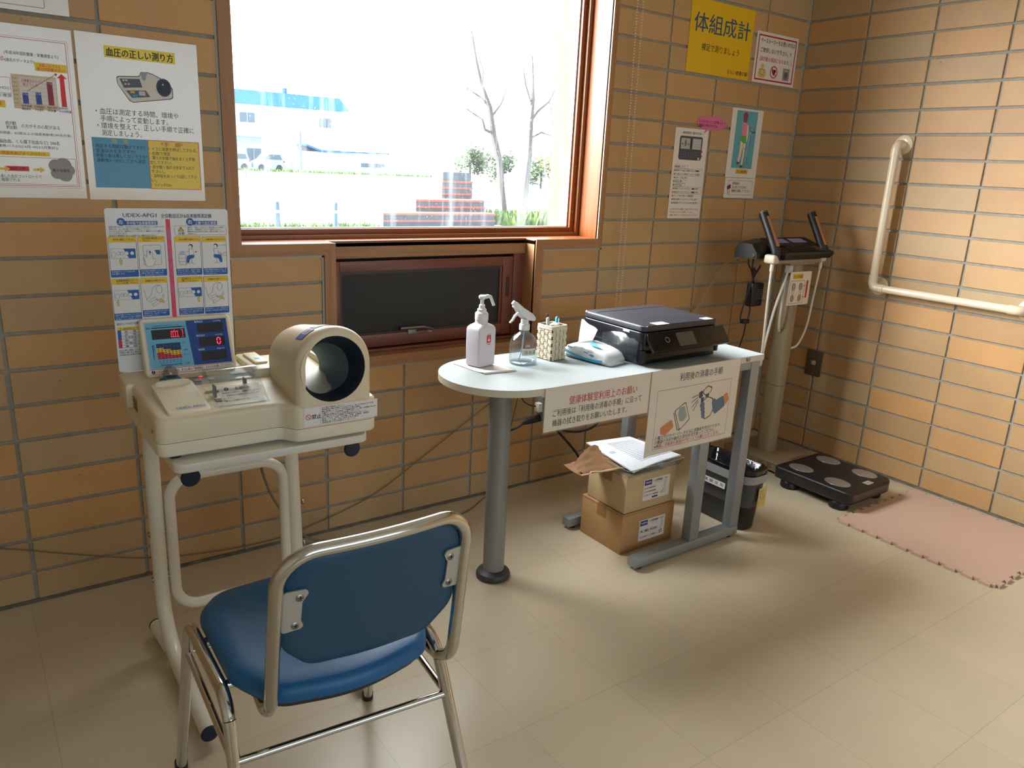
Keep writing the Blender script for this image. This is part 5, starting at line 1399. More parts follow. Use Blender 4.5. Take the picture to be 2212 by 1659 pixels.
# printing follows the pack's left side and top
pb_ = MB(); pb_.M = trot
def side_pt(f, z, o=.0012): 
    e = math.sin(PI * min(.98, max(.02, f))) ** .35; return (-.050 * (.80 + .20 * e) - o, -.092 + .184 * f, z)
def top_pt(f, x, o=.0030):
    e = math.sin(PI * min(.98, max(.02, f))) ** .35; return (x, -.092 + .184 * f, .056 * (.30 + .70 * e) * (.80 + .25 * f) + o)
for c, zf in (((52, 150, 196), lambda f: .006 + .022 * (f - .4) ** 2 * 2), ((24, 60, 96), lambda f: .0045 + .010 * (f - .3) ** 2)):
    A = [side_pt(k / 16, zf(k / 16)) for k in range(2, 16)]; B = [side_pt(k / 16, zf(k / 16) + (.008 if c[0] == 52 else .002)) for k in range(2, 16)]
    pb_.strip(A, B, ink(c))
A = [top_pt(k / 12, -.020 + .016 * math.sin(k)) for k in range(3, 10)]; B = [top_pt(k / 12, -.006 + .012 * math.sin(k + 1)) for k in range(3, 10)]
pb_.strip(A, B, ink((96, 176, 206)))
for a, b, c in ((.30, .022, .006), (.42, .028, .004), (.80, .034, .005)):
    pb_.add([side_pt(a, b), side_pt(a + .10, b + .002), side_pt(a + .10, b + .002 + c), side_pt(a, b + c)], [(0, 1, 2, 3)], ink((70, 160, 200)))
build('print', pb_, tk, smooth=False)
pr = Print(trot @ Vector((-.0520, .0, .018)), trot.to_3x3() @ Vector((0, -1, 0)), (0, 0, 1), .0006)
pr.text('pack_text', 'SARASA', .012, .016, .006, (30, 50, 80), .022, .01); pr.ring('pack_text', .030, .008, .0035, .0010, (30, 60, 100), 2); pr.line('pack_text', [(.030, .0045), (.030, -.003)], .0012, (30, 60, 100), 2)
pr.done(tk)
ts = MB(thin_paper('tissue_sheet', (238, 240, 238))); ts.M = trot
ts.grid(lambda u, v: (-.024 + .058 * u + .010 * v * (1 - u), .050 - .012 * u + .012 * math.sin(3 * u + v) - .010 * v, .044 + v * (.082 - .036 * u ** 1.4) + .002 * math.sin(9 * u)), 10, 8)
build('tissue', ts, tk, angle=80)

# ---------------------------------------------------------------- printer
M_prn = pm('printer_black', (12, 14, 19), .30, bump=.05, bscale=500)
M_prn_top = pm('printer_lid_black', (44, 47, 54), .38, bump=.35, bscale=900)
M_gloss = pm('printer_gloss', (8, 9, 14), .16, spec=.4)
px0, px1, py0, py1 = -1.632, -1.284, -.728, -.432
pn = thing('printer', 'black flatbed inkjet printer with a tilted front control panel on the white table', 'printer', (-1.458, -.58, TZ))
mb = MB(M_prn)
o = [(p.x, p.y) for p in fillet([(px0, py0, 0), (px1, py0, 0), (px1, py1, 0), (px0, py1, 0)], .022, 6, True)]
mb.prism(inset(o, .006), TZ + .004, TZ + .052, bb=.006); build('base', mb, pn, angle=50)
build('body', MB(M_prn).prism(o, TZ + .050, TZ + .108, bt=.003, bb=.004), pn, angle=50)
so2 = build('scanner_lid', MB(M_prn_top).prism(inset(o, .0005), TZ + .1105, TZ + .1295, bt=.005, bb=.003), pn, angle=50)
build('lid_hinge_seam', MB(M_blackp).box(px0 + .02, px1 - .02, py1 - .052, py1 - .050, TZ + .1292, TZ + .1302), so2, smooth=False)
build('lid_edge_trim', MB(pm('lid_trim', (150, 152, 156), .25, .7)).tube([(x, y, TZ + .1275) for x, y in inset(o, -.0002) if x < px0 + .02], .0013, 6), so2)
build('lid_notch', MB(pm('notch_grey', (180, 182, 184), .4)).box(px0 - .001, px0 + .004, -.665, -.635, TZ + .098, TZ + .106, b=.001), pn)
for x in (px0 + .04, px1 - .04):
    for y in (py0 + .04, py1 - .04): build('rubber_foot', MB(M_blackp).lathe([(.010, TZ), (.010, TZ + .006)], (x, y, 0), 10), pn)
# front: tray slot and the control panel hanging forward
build('output_tray', MB(M_gloss).box(px0 + .012, px1 - .012, py0 - .006, py0 + .01, TZ + .008, TZ + .046, b=.004).box(px0 + .004, px0 + .012, py0 - .004, py0 + .01, TZ + .010, TZ + .05, M_prn).box(px1 - .012, px1 + .004, py0 - .008, py0 + .01, TZ + .020, TZ + .054, M_prn, .003), pn)
ptp = Vector((px0 + .012, py0 - .002, TZ + .106)); pbt = Vector((px0 + .012, py0 - .040, TZ + .054))
Up, Vp = Vector((1, 0, 0)), (ptp - pbt).normalized(); Np = Up.cross(Vp)
PWd, PHt = px1 - px0 + .010, (ptp - pbt).length
mb = MB(M_gloss); slab(mb, pbt, Up, Vp, Np, 0, PWd, 0, PHt, .006, -.010, .002, .002)
cp = build('control_panel', mb, pn, angle=50)
pr = Print(pbt, Up, Vp, .0022)
pr.ring('power_button', .075, .036, .0085, .0012, (190, 194, 200), 1, seg=28)
pr.rect('screen', .120, .010, .200, .056, (84, 74, 66), 1)
pr.text('panel_text', 'EP-880AB', .300, .040, .006, (70, 74, 84), .03); pr.rect('panel_text', .24, .03, .262, .031, (52, 56, 64), 1)
pr.done(cp)
sk = MB(pm('sticker_white', (226, 230, 228), .5))
for (a, b, c, d) in ((px0 + .060, px0 + .115, py0 + .004, py0 + .038), (px1 - .060, px1 - .022, py0 + .006, py0 + .034)): sk.box(a, b, c, d, TZ + .1294, TZ + .1299)
sto = build('sticker', sk, so2, smooth=False)
pr = Print((px0 + .060, py0 + .004, TZ + .1299), (1, 0, 0), (0, 1, 0), .0001); pr.lines('sticker_text', ['使用後は電源を', 'お切り下さい'], .004, .022, .007, .011, (90, 100, 110), [.046, .04]); pr.done(sto)
# shiny film bag tucked against the printer's left side
bag = MB(clear_mat('film_bag', (206, 212, 216), .35, .22, .05, (150, 160, 168), .03))
Rb = random.Random(9); zz = [[Rb.uniform(-.006, .006) for _ in range(9)] for _ in range(9)]
def bagf(u, v):
    i, j = int(u * 8), int(v * 8)
    return (px0 - .004 - .016 * math.sin(PI * v) * math.sin(PI * min(1, u + .1)) - .002 * 1 + zz[i][j] * .6 * math.sin(PI * v), -.715 + .17 * u, TZ + .004 + v * (.095 - .05 * abs(u - .5)) + zz[j][i])
bag.grid(bagf, 8, 8)
tag(build('film_bag', bag, loc=(px0 - .02, -.63, TZ), angle=80), 'crumpled clear film bag between the tissue pack and the printer', 'plastic bag')

# ================================================================ UNDER THE TABLE
M_card = pm('cardboard', (178, 138, 92), .8, var=.05, scale=12, bump=.15, bscale=200)
M_card2 = pm('cardboard_pale', (196, 170, 128), .8, var=.05, scale=12, bump=.15, bscale=200)
M_flap = pm('cardboard_core', (140, 104, 66), .9)
M_tape = clear_mat('packing_tape', (236, 220, 190), .4, .15, .10, (200, 176, 130))
def carton(label, x0, x1, y0, y1, z0, z1, m, small):
    t = thing('carton', label, 'box', ((x0 + x1) / 2, (y0 + y1) / 2, z0), 'stacked cartons under the table')
    build('box_body', MB(m).box(x0, x1, y0, y1, z0, z1 - .001, b=.003, seg=2), t)
    mf = MB(m); mf.box(x0 + .001, x1 - .001, y0 + .001, (y0 + y1) / 2 - .001, z1 - .003, z1, b=.0012, seg=1).box(x0 + .001, x1 - .001, (y0 + y1) / 2 + .001, y1 - .001, z1 - .003, z1 - .0005, b=.0012, seg=1)
    fo = build('lid_flap', mf, t)
    build('flap_seam', MB(M_flap).box(x0 - .0006, x0 + .002, y0 + .004, y1 - .004, z1 - .006, z1 - .0045).box(x0 + .004, x1 - .004, y0 - .0006, y0 + .002, z1 - .006, z1 - .0045), fo, smooth=False)
    build('tape', MB(M_tape).box(x0 - .0008, x0 + .001, (y0 + y1) / 2 - .024, (y0 + y1) / 2 + .024, z1 - .045, z1).box(x0, x1, (y0 + y1) / 2 - .024, (y0 + y1) / 2 + .024, z1, z1 + .0006), t, smooth=False)
    W_ = .130 if small else .128; H_ = .080
    pr = Print((x1 - .158 if small else x1 - .172, y0 - .0006, z0 + .030), (1, 0, 0), (0, 0, 1), .0)
    L_ = 'shipping_label'
    pr.rect(L_, 0, 0, W_, H_, (232, 220, 208), 1); pr.rect(L_, .004, .058, .040, .077, (22, 44, 110), 2); pr.text(L_, 'TANITA', .007, .064, .0090, WHITE, .030, .02, lay=3)
    pr.rect(L_, .008, .0605, .036, .0612, (150, 160, 200), 3)
    pr.text(L_, 'マルチ周波数体組成計', .046, .066, .0085, BLACK, .048, .008)
    pr.text(L_, 'BODY COMPOSITION ANALYZER', .056, .061, .0028, (60, 60, 64), .034)
    if small:
        for k, st_ in enumerate(['MC-180専用記録台紙', 'MC-780専用記録台紙', 'DNAワインリンド専用記録台紙']):
            pr.frame(L_, .006, .043 - k * .0135, .0125, .0495 - k * .0135, .0007, (60, 60, 64), 2); pr.text(L_, st_, .016, .0435 - k * .0135, .0068, BLACK, [.044, .046, .060][k], .006)
        pr.line(L_, [(.0072, .046), (.009, .044), (.0120, .049)], .0008, BLACK, 3)
        pr.rect(L_, .046, .005, .074, .011, (30, 40, 110), 2)
        pr.line(L_, [(.106, .070), (.100, .024), (.092, .018)], .0016, GREY, 2); pr.line(L_, [(.112, .070), (.108, .024)], .0012, GREY, 2); pr.line(L_, [(.100, .072), (.118, .070)], .002, GREY, 2); pr.line(L_, [(.086, .018), (.110, .014), (.114, .020), (.092, .024)], .001, GREY, 2, True)
    else:
        pr.text(L_, 'MC-780A', .008, .030, .014, BLACK, .040, .02); pr.text(L_, '専用記録台紙', .054, .032, .009, BLACK, .036, .008)
        for k in (0, 1):
            pr.frame(L_, .008 + k * .046, .010, .0155 + k * .046, .0175, .0007, (60, 60, 64), 2); pr.text(L_, ['日本語版入り', '英語版入り'][k], .0185 + k * .046, .0105, .0075, BLACK, [.030, .030][k], .006)
        pr.line(L_, [(.009, .014), (.011, .011), (.0148, .0172)], .0009, BLACK, 3)
        pr.line(L_, [(.108, .072), (.112, .046), (.109, .026)], .0014, GREY, 2); pr.line(L_, [(.100, .070), (.120, .072)], .0024, GREY, 2); pr.line(L_, [(.117, .070), (.118, .044)], .001, GREY, 2)
        for a, b in ((.104, .020), (.112, .022), (.106, .012), (.114, .014)): pr.disc(L_, a, b, .0026, BLACK, 3)
    pr.done(t)
    return t
carton('brown carton with a printed label at the bottom of the stack under the table', -1.586, -1.330, -.668, -.452, 0, .150, M_card, False)
carton('paler carton with a checklist label on top of the brown carton', -1.578, -1.336, -.662, -.468, .1512, .291, M_card2, True)
# clear document tray with booklet, and a torn brown envelope
dt = thing('document_tray', 'clear acrylic document tray on top of the cartons', 'tray', (-1.455, -.58, .2925))
M_acr = clear_mat('clear_acrylic', (244, 246, 246), .65, .04, .05, base_gloss=.06)
tx0, tx1, ty0, ty1, tz = -1.592, -1.330, -.684, -.455, .293
mb = MB(M_acr); mb.box(tx0 + .012, tx1 - .006, ty0 + .012, ty1, tz, tz + .002)
mb.strip([(tx0 + .012, ty0 + .012, tz), (tx1 - .006, ty0 + .012, tz)], [(tx0 - .006, ty0 - .004, tz + .030), (tx1, ty0 - .004, tz + .030)])
mb.strip([(tx0 + .012, ty1, tz), (tx0 + .012, ty0 + .012, tz)], [(tx0 - .006, ty1, tz + .030), (tx0 - .006, ty0 - .004, tz + .030)])
mb.strip([(tx1 - .006, ty1, tz), (tx1 - .006, ty0 + .012, tz)], [(tx1, ty1, tz + .030), (tx1, ty0 - .004, tz + .030)])
build('tray_shell', mb, dt, smooth=False)
build('tray_rim', MB(clear_mat('acrylic_edge', (226, 232, 232), .8, .1, .25, (222, 228, 228), .2)).tube([(tx0 - .006, ty1, tz + .030), (tx0 - .006, ty0 - .004, tz + .030), (tx1, ty0 - .004, tz + .030), (tx1, ty1, tz + .030)], .0013, 6).tube([(tx0 + .012, ty0 + .012, tz), (tx1 - .006, ty0 + .012, tz)], .0011, 6), dt)
bl = MB(pm('booklet_page', (226, 230, 234), .55))
c0, c1, c2, c3 = Vector((-1.560, -.672, tz + .012)), Vector((-1.335, -.676, tz + .034)), Vector((-1.372, -.452, tz + .038)), Vector((-1.602, -.468, tz + .060))
def bk(u, v, o=0): 
    p = c0.lerp(c1, u).lerp(c3.lerp(c2, u), v); return p + Vector((0, 0, o + .006 * math.sin(PI * u) * (1 - v)))
bl.grid(lambda u, v: bk(u, v, .0045), 10, 8); bl.grid(lambda u, v: bk(u, v, 0), 10, 8)
for P in ([(k / 10, 0) for k in range(11)], [(k / 10, 1) for k in range(11)], [(0, k / 8) for k in range(9)], [(1, k / 8) for k in range(9)]): bl.strip([bk(u, v, 0) for u, v in P], [bk(u, v, .0045) for u, v in P])
bo_ = tag(build('booklet', bl, loc=(-1.47, -.57, tz + .01), angle=60), 'white booklet lying slanted in the clear tray above the cartons', 'booklet')
ln = MB(ink((150, 160, 170)))
for k in range(16):
    v = .16 + k * .045
    ln.strip([bk(u / 10, v, .0049) for u in range(3, 10)], [bk(u / 10, v + .012, .0049) for u in range(3, 10)])
ln.strip([bk(u / 10, .55, .005) for u in range(1, 3)], [bk(u / 10, .62, .005) for u in range(1, 3)], ink((176, 196, 220)))
build('page_print', ln, bo_, smooth=False)
en = MB(pm('brown_envelope', (140, 102, 68), .8, var=.1, scale=20, bump=.5, bscale=30))
Re = random.Random(12); jj = [[Re.uniform(-1, 1) for _ in range(13)] for _ in range(13)]
def env(u, v):
    i, j = int(round(u * 12)), int(round(v * 12))
    x = -1.712 + .20 * u + .010 * jj[i][j] * v; y = -.505 - .150 * v * (.55 + .45 * u) + .02 * u - .03 * (1 - u) * (1 - v)
    z = tz + .012 + .045 * math.sin(PI * min(1, u * 1.1)) * (1 - v) ** 1.2 * 1.0 + .006 + .003 * jj[j][i]
    return (x, y, z - (.010 * v * (1 - u)) + .006 * (1 - v))
en.grid(env, 12, 12)
en.grid(lambda u, v: tuple(Vector(env(u, 1)) + Vector((.01 * v, .11 * v + .02 * u * v, -.004 - .004 * math.sin(PI * v)))) , 12, 6)
eo_ = tag(build('envelope', en, loc=(-1.62, -.56, tz), angle=80), 'torn brown paper envelope poking out left of the clear tray', 'envelope')
tr_ = MB(pm('torn_paper', (226, 198, 158), .9)); tr_.tube([tuple(Vector(env(k / 12, 1)) + Vector((0, -.001, .002 * jj[k][3]))) for k in range(0, 13)], [.0022 + .0012 * abs(jj[k][5]) for k in range(13)], 6)
build('torn_edge', tr_, eo_)

# waste bin with liner
cx0, cx1, cy0, cy1, CH_ = -1.058, -.970, -.770, -.520, .245
wb = thing('waste_bin', 'narrow black waste bin with a black liner standing at the right end of the table', 'bin', (-1.03, -.645, 0))
def bin_ring(f, o=0.0):
    d = .016 * f + o; return [(x, y, CH_ * f) for x, y in rrect(cx0 - d, cx1 + d, cy0 - d, cy1 + d, .035 + d * .5, 6)]
M_bin = pm('bin_black', (16, 17, 22), .35)
mb = MB(M_bin); mb.loft([bin_ring(0, -.004), bin_ring(.02), bin_ring(.5), bin_ring(.93)], None, True, False)
mb.loft([bin_ring(.93), [(x, y, .02 + CH_ * .9 * 0 + .01) for x, y, z in bin_ring(.1, -.006)]], None, False, True)
build('bin_body', mb, wb, angle=60)
M_lin = pm('liner_black', (10, 12, 20), .12, bump=1.0, bscale=22, coat=.4)
Rl = random.Random(5)
mb = MB(M_lin)
def lring(f, o, dz=0, w=.002):
    return [(x + Rl.uniform(-w, w), y + Rl.uniform(-w, w), z + dz + Rl.uniform(-w, w) * 1.5) for x, y, z in bin_ring(f, o)]
mb.loft([lring(.80, .002), lring(.88, .004), lring(.95, .005), lring(1.0, .006), lring(1.01, .002), lring(1.0, -.004), lring(.86, -.016), lring(.76, -.03)], None, False, True)
build('liner', mb, wb, angle=70)
M_trans = clear_mat('grey_liner', (120, 120, 122), .45, .12, .35, (112, 112, 114))
mb = MB(M_trans)
mb.loft([lring(.40, .003), lring(.55, .004), lring(.70, .003), lring(.80, .003)], None, False, False)
build('outer_bag', mb, wb, angle=70)
build('rim_band', MB(pm('rim_band', (150, 150, 147), .35)).loft([bin_ring(.80, .006), bin_ring(.80, .009), bin_ring(.93, .009), bin_ring(.93, .006)], None, False, False), wb)
pr = Print((cx0 - .0235, cy1 - .058, .150), (0, -1, 0), (0.02, 0, 1), .0025)
pr.rect('name_label', .004, .0, .112, .024, (222, 220, 214), 1); pr.text('name_label', '体 験 室 用', .012, .006, .0135, BLACK, .092, .012)
pr.done(wb)
pr = Print((cx0 + .040, cy0 - .0215, .100), (1, 0, 0), (0, -.02, 1), .0022)
pr.rect('sorting_label', 0, 0, .048, .078, (206, 184, 116), 1); pr.rect('sorting_label', 0, 0, .014, .024, (206, 176, 50), 2)
pr.lines('sorting_label', ['燃やせ', 'ないごみ', '黄色いごみ袋', 'へ入れて下さい'], .006, .062, .0075, .012, (70, 58, 40), [.02, .026, .034, .036]); pr.done(wb)

# ================================================================ BODY COMPOSITION SCALE
M_beige = pm('scale_beige', (136, 120, 94), .45, bump=.08, bscale=500)
M_colm = pm('scale_column', (142, 128, 98), .4, bump=.05)
M_scb = pm('scale_black', (18, 17, 19), .42, bump=.25, bscale=700)
M_scg = pm('scale_gloss', (8, 10, 20), .16, coat=.3)
M_pad = pm('steel_pad', (178, 174, 170), .30, .75)
bs_ = thing('body_composition_scale', 'body composition scale with hand grips on a beige column in the brick corner', 'scale', (-.36, -.5, 0))
bo2 = build('base', MB(M_beige).prism(rrect(-.448, -.150, -.520, -.170, .012, 4), .014, .056, bt=.004), bs_, angle=50)
for x, y in ((-.42, -.21), (-.18, -.21), (-.42, -.46), (-.18, -.46)): build('base_foot', MB(M_blackp).lathe([(.018, 0), (.018, .015)], (x, y, 0), 14), bo2)
pr = Print((-.4482, -.200, .018), (0, -1, 0), (0, 0, 1), .0003)
for u, w, h, v in ((.03, .04, .010, .020), (.10, .012, .012, .016), (.13, .02, .003, .020)): pr.rect('rating_plate', u, v, u + w, v + h, (120, 108, 86), 1)
for j in range(5):
    for u in (.175, .222, .262): pr.rect('rating_plate', u, .028 - j * .0055, u + [.036, .03, .02][j % 3] * .9, .0305 - j * .0055, (92, 82, 66), 1)
pr.done(bo2)
build('tray_plate', MB(M_beige).box(-.345, -.225, -.475, -.400, .055, .061, b=.002), bo2)
po = [(p.x, p.y) for p in fillet([(-.548, -.528, 0), (-.218, -.528, 0), (-.218, -.892, 0), (-.548, -.892, 0)], [.02, .03, .05, .03], 6, True)]
plo = build('platform', MB(M_scb).prism(po, .034, .089, bt=.008, bb=.012), bs_, angle=50)
pskirt = build('platform_skirt', MB(M_scg).prism(inset(po if poly_area(po) > 0 else po[::-1], -.0006), .046, .078), plo, smooth=False)
for x, y in ((-.505, -.590), (-.505, -.825), (-.265, -.590), (-.265, -.825)): build('platform_foot', MB(M_blackp).lathe([(.036, 0), (.040, .004), (.040, .024), (.032, .036)], (x, y, 0), 24), plo)
for x, y in ((-.274, -.614), (-.471, -.611), (-.277, -.789), (-.475, -.787)):
    P = [(x + .042 * math.cos(2 * PI * k / 36) , y + .054 * math.sin(2 * PI * k / 36)) for k in range(36)]
    build('foot_electrode', MB(M_pad).prism(P, .0885, .0900, bt=.0008), plo)
pr = Print((-.385, -.870, .0892), (1, 0, 0), (0, 1, 0), .0002); pr.rect('maker_plate', 0, 0, .046, .028, (170, 160, 142), 1); pr.text('maker_plate', 'TANITA', .008, .010, .008, (60, 56, 52), .030, .01); pr.done(plo)
# column
co_ = rrect(-.366, -.300, -.368, -.285, .022, 5)
cl = build('column', MB(M_colm).prism(co_, .056, .952), bs_, angle=50)
build('column_joint', MB(pm('joint_dark', (96, 88, 70), .6)).prism(inset(co_, -.0005), .378, .381), cl, smooth=False)
build('cable_outlet', MB(pm('outlet_white', (206, 200, 184), .5)).box(-.388, -.364, -.356, -.328, .896, .945, b=.004), cl)
# console
CN = MB(M_scb)
def cons(y, z, x0, x1): return Vector((x0, y, z)), Vector((x1, y, z))
A = [Vector((-.520, -.415, .990)), Vector((-.170, -.415, .990)), Vector((-.155, -.395, .992)), Vector((-.205, -.262, 1.040)), Vector((-.500, -.262, 1.040)), Vector((-.532, -.395, .992))]
cm_ = sum(A, Vector()) / 6
low = [cm_ + (p - cm_) * .93 + Vector((0, .006, -.027)) for p in A]; mid = [p + Vector((0, 0, -.007)) for p in A]
ctr = sum(A, Vector()) / 6; topi = [ctr + (p - ctr) * .97 + Vector((0, 0, .003)) for p in A]
CN.loft([low, mid, A, topi])
cn = build('console', CN, bs_, smooth=False)
nU = Vector((1, 0, 0)); nV = (Vector((0, -.262, 1.040)) - Vector((0, -.415, .990))).normalized()
pr = Print((-.520, -.415, .9935), nU, nV, .0006)
pr.rect('console_face', .015, .070, .33, .152, (34, 30, 32), 1)
for u in (.045, .175): pr.rect('screen', u, .098, u + .105, .140, (0, 0, 0), 2, pm('scale_screen', (96, 92, 128), .2, emit=.25))
for i in range(7):
    for j in range(3): pr.rect('keypad', .07 + i * .03, .018 + j * .018, .091 + i * .03, .030 + j * .018, (54, 50, 48), 2)
pr.rect('keypad', .245, .012, .32, .066, (84, 74, 62), 1)
pr.done(cn)
build('console_bracket', MB(M_beige).box(-.545, -.200, -.400, -.300, .946, .962, b=.003).box(-.44, -.26, -.39, -.29, .935, .95, b=.003), cn)
build('printer_wing', MB(M_scb).loft([[(-.60, y, z) for y, z in ((-.330, .962), (-.330, .985), (-.300, 1.020), (-.235, 1.022), (-.215, .995), (-.215, .955))], [(-.49, y, z) for y, z in ((-.330, .965), (-.330, .990), (-.300, 1.034), (-.235, 1.036), (-.215, 1.0), (-.215, .955))]]), cn, smooth=False)
build('wing_knob', MB(M_chrome).lathe([(.0085, .004), (.0085, -.003), (.006, -.0055), (.002, -.006)], (-.602, -.315, .974), 16, axis='X'), cn)
# hand grips with steel electrodes
M_gold = pm('grip_electrode', (176, 130, 92), .3, .6)
def grip(x):
    b0, b1 = Vector((x, -.385, 1.000)), Vector((x, -.296, 1.152))
    g = MB(M_scb); g.tube([(x, -.385, .952), (x, -.388, .985), b0, b0.lerp(b1, .3), b0.lerp(b1, .9), b1], [.018, .020, .0205, .0190, .0195, .0185], 18)
    go = build('hand_grip', g, bs_)
    d = (b1 - b0).normalized(); n = Vector((.25, -.97, .1)).normalized(); n = (n - d * n.dot(d)).normalized(); w = d.cross(n)
    e = MB(M_gold); R_ = .0212
    for k in range(1): 
        rings = []
        for f in (.06, .08, .84, .86):
            c = b0.lerp(b1, f); rr = R_ if f in (.08, .84) else R_ - .003
            rings.append([c + n * (rr * math.cos(a)) + w * (rr * math.sin(a)) for a in [math.radians(-48 + 96 * q / 8) for q in range(9)]])
        e.loft(rings, None, False, False, closed=False)
    build('electrode', e, go)
    build('grip_cap', MB(pm('grip_cap', (150, 146, 140), .3)).tube([b1 - d * .004, b1 + d * .0015], [.0192, .0165], 18), go)
    build('holder', MB(pm('holder_beige', (196, 188, 164), .4)).box(x - .030, x + .010, -.405, -.350, .946, .984, b=.010, seg=3), go)
    return go
gl_, gr_ = grip(-.548), grip(-.208)
M_wcord = pm('white_cord', (216, 206, 190), .45)
def cord(name, P, r, m, par=None, **k):
    # smooth curve through the points
    P = [Vector(p) for p in P]; Q = []
    for i in range(len(P) - 1):
        a, b, c, d = P[max(i - 1, 0)], P[i], P[i + 1], P[min(i + 2, len(P) - 1)]
        for s_ in range(8):
            t = s_ / 8; Q.append(.5 * ((2 * b) + (c - a) * t + (2 * a - 5 * b + 4 * c - d) * t * t + (3 * b - a - 3 * c + d) * t ** 3))
    Q.append(P[-1])
    return build(name, MB(m).tube(Q, r, 8), par, **k)
cord('grip_cord', [(-.560, -.385, .950), (-.560, -.385, .92), (-.556, -.384, .80), (-.546, -.382, .66), (-.536, -.378, .55), (-.520, -.368, .50), (-.498, -.358, .58), (-.445, -.345, .74), (-.386, -.342, .88), (-.378, -.340, .905)], .0055, M_wcord, gl_)
cord('grip_cord', [(-.215, -.385, .950), (-.213, -.383, .90), (-.208, -.37, .78), (-.207, -.36, .66), (-.220, -.35, .59), (-.255, -.350, .555), (-.302, -.340, .545)], .0055, M_wcord, gr_)
cord('column_cord', [(-.378, -.338, .900), (-.394, -.345, .83), (-.398, -.345, .72), (-.388, -.34, .66), (-.368, -.332, .63)], .005, M_wcord, cl)
build('cord_sleeve', MB(M_wcord).lathe([(.008, .915), (.008, .946), (.006, .948)], (-.560, -.385, 0), 14).lathe([(.008, .915), (.008, .946), (.006, .948)], (-.213, -.384, 0), 14), bs_)
# placard taped to the column
PO, PU, PV = (-.400, -.3700, .755), (1, 0, 0), (0, 0, 1)
pc = build('foot_placard', sheet_box(PO, PU, PV, .154, .148, .0012, pm('placard_paper', (222, 208, 188), .5), 0, .006), bs_, smooth=False)
pr = Print(PO, PU, PV, .0012)
pr.rect('placard_print', .020, .116, .092, .139, (214, 176, 46), 1); pr.text('placard_print', '正しい足の位置', .024, .121, .0135, BLACK, .064, .008)
pr.rframe('placard_print', .006, .008, .112, .108, .008, .0016, (60, 52, 50))
for u in (.032, .084):
    pr.disc('placard_print', u, .082, .0125, (156, 148, 146), 2, .016); pr.disc('placard_print', u, .030, .0125, (156, 148, 146), 2, .015)
    pr.ring('placard_print', u, .082, .0125, .0012, (70, 62, 62), 3, .016); pr.ring('placard_print', u, .030, .0125, .0012, (70, 62, 62), 3, .015)
    f = sm([(u - .010, .090), (u - .004, .096), (u + .008, .094), (u + .010, .078), (u + .006, .050), (u + .006, .026), (u, .020), (u - .006, .026), (u - .005, .056)])
    pr.line('placard_print', f, .0014, (60, 52, 52), 4, True)
pr.rect('placard_print', .124, .030, .137, .108, (196, 44, 50), 1); pr.text('placard_print', 'つま先かかと', .1305, .098, .008, (110, 24, 30), vert=True)
pr.arrow('placard_print', [(.126, .084), (.104, .084)], .0016, .006, (196, 44, 50), 4); pr.arrow('placard_print', [(.126, .034), (.104, .034)], .0016, .006, (196, 44, 50), 4)
pr.done(pc)
# power adapter hanging by its cord
ad = thing('power_adapter', 'black power adapter dangling on its bundled cord left of the beige column', 'power adapter', (-.47, -.245, .62))
build('adapter_body', MB(M_blackp).box(-.505, -.425, -.262, -.228, .738, .842, b=.006), ad)
pr = Print((-.500, -.2622, .742), (1, 0, 0), (0, 0, 1), .0003)
for j in range(6):
    for i in range(3): pr.rect('rating_label', .030 + i * .014, .050 + j * .008 - .02, .038 + i * .014 - (j % 2) * .003, .053 + j * .008 - .02, (120, 120, 124), 1)
pr.done(ad)
M_bcord = pm('black_cord', (22, 22, 26), .5)
for P in ([(-.545, -.25, .975), (-.540, -.25, .93), (-.515, -.25, .90), (-.495, -.25, .86), (-.480, -.245, .842)], [(-.52, -.26, .975), (-.525, -.26, .92), (-.49, -.25, .875), (-.50, -.25, .91), (-.475, -.25, .89), (-.455, -.25, .92), (-.49, -.25, .87), (-.52, -.25, .80), (-.545, -.25, .72), (-.545, -.25, .68), (-.51, -.25, .668), (-.49, -.25, .70), (-.485, -.245, .738)]):
    cord('cord', P, .0036, M_bcord, ad)
build('cord_tie', MB(M_blackp).box(-.535, -.495, -.262, -.238, .662, .682, b=.004), ad)
cord('cord', [(-.505, -.25, .668), (-.50, -.24, .60), (-.505, -.22, .50), (-.495, -.20, .40), (-.50, -.15, .22), (-.49, -.12, .004)], .003, M_bcord, ad)
tag(cord('sensor_cable', [(-.520, -.18, .945), (-.530, -.10, .90), (-.54, -.05, .80), (-.60, -.03, .68), (-.665, -.02, .56), (-.70, -.02, .45), (-.71, -.02, .30), (-.70, -.02, .10), (-.66, -.05, .004)], .0042, pm('beige_cord', (170, 140, 112), .5), loc=(-.62, -.05, 0)), 'thin beige cord running down the brick corner beside the black adapter', 'cord')

# ================================================================ FLOOR AND RIGHT WALL
M_mat = pm('pink_foam', (198, 166, 146), .85, bump=.35, bscale=500)
def teeth(x0, x1, y0, y1, n=10, d=.012):
    out = []
    def edge(a, b, nrm, flip):
        L_ = (b - a).length; t = (b - a) / L_; p = L_ / n
        for k in range(n):
            s0 = a + t * (p * k)
            out.extend([s0 + nrm * 0, s0 + t * (p * .24), s0 + t * (p * .16) + nrm * d, s0 + t * (p * .84) + nrm * d, s0 + t * (p * .76)] if True else [])
    a, b, c, e = Vector((x0, y0)), Vector((x1, y0)), Vector((x1, y1)), Vector((x0, y1))
    edge(a, b, Vector((0, -1)), 0); edge(b, c, Vector((1, 0)), 1); edge(c, e, Vector((0, 1)), 0); edge(e, a, Vector((-1, 0)), 1)
    return [(p.x, p.y) for p in out]
mb = MB(M_mat); P = teeth(-.632, -.052, -1.486, -.905)
mb.loft([[(x, y, .0) for x, y in P], [(x, y, .0095) for x, y in P]])
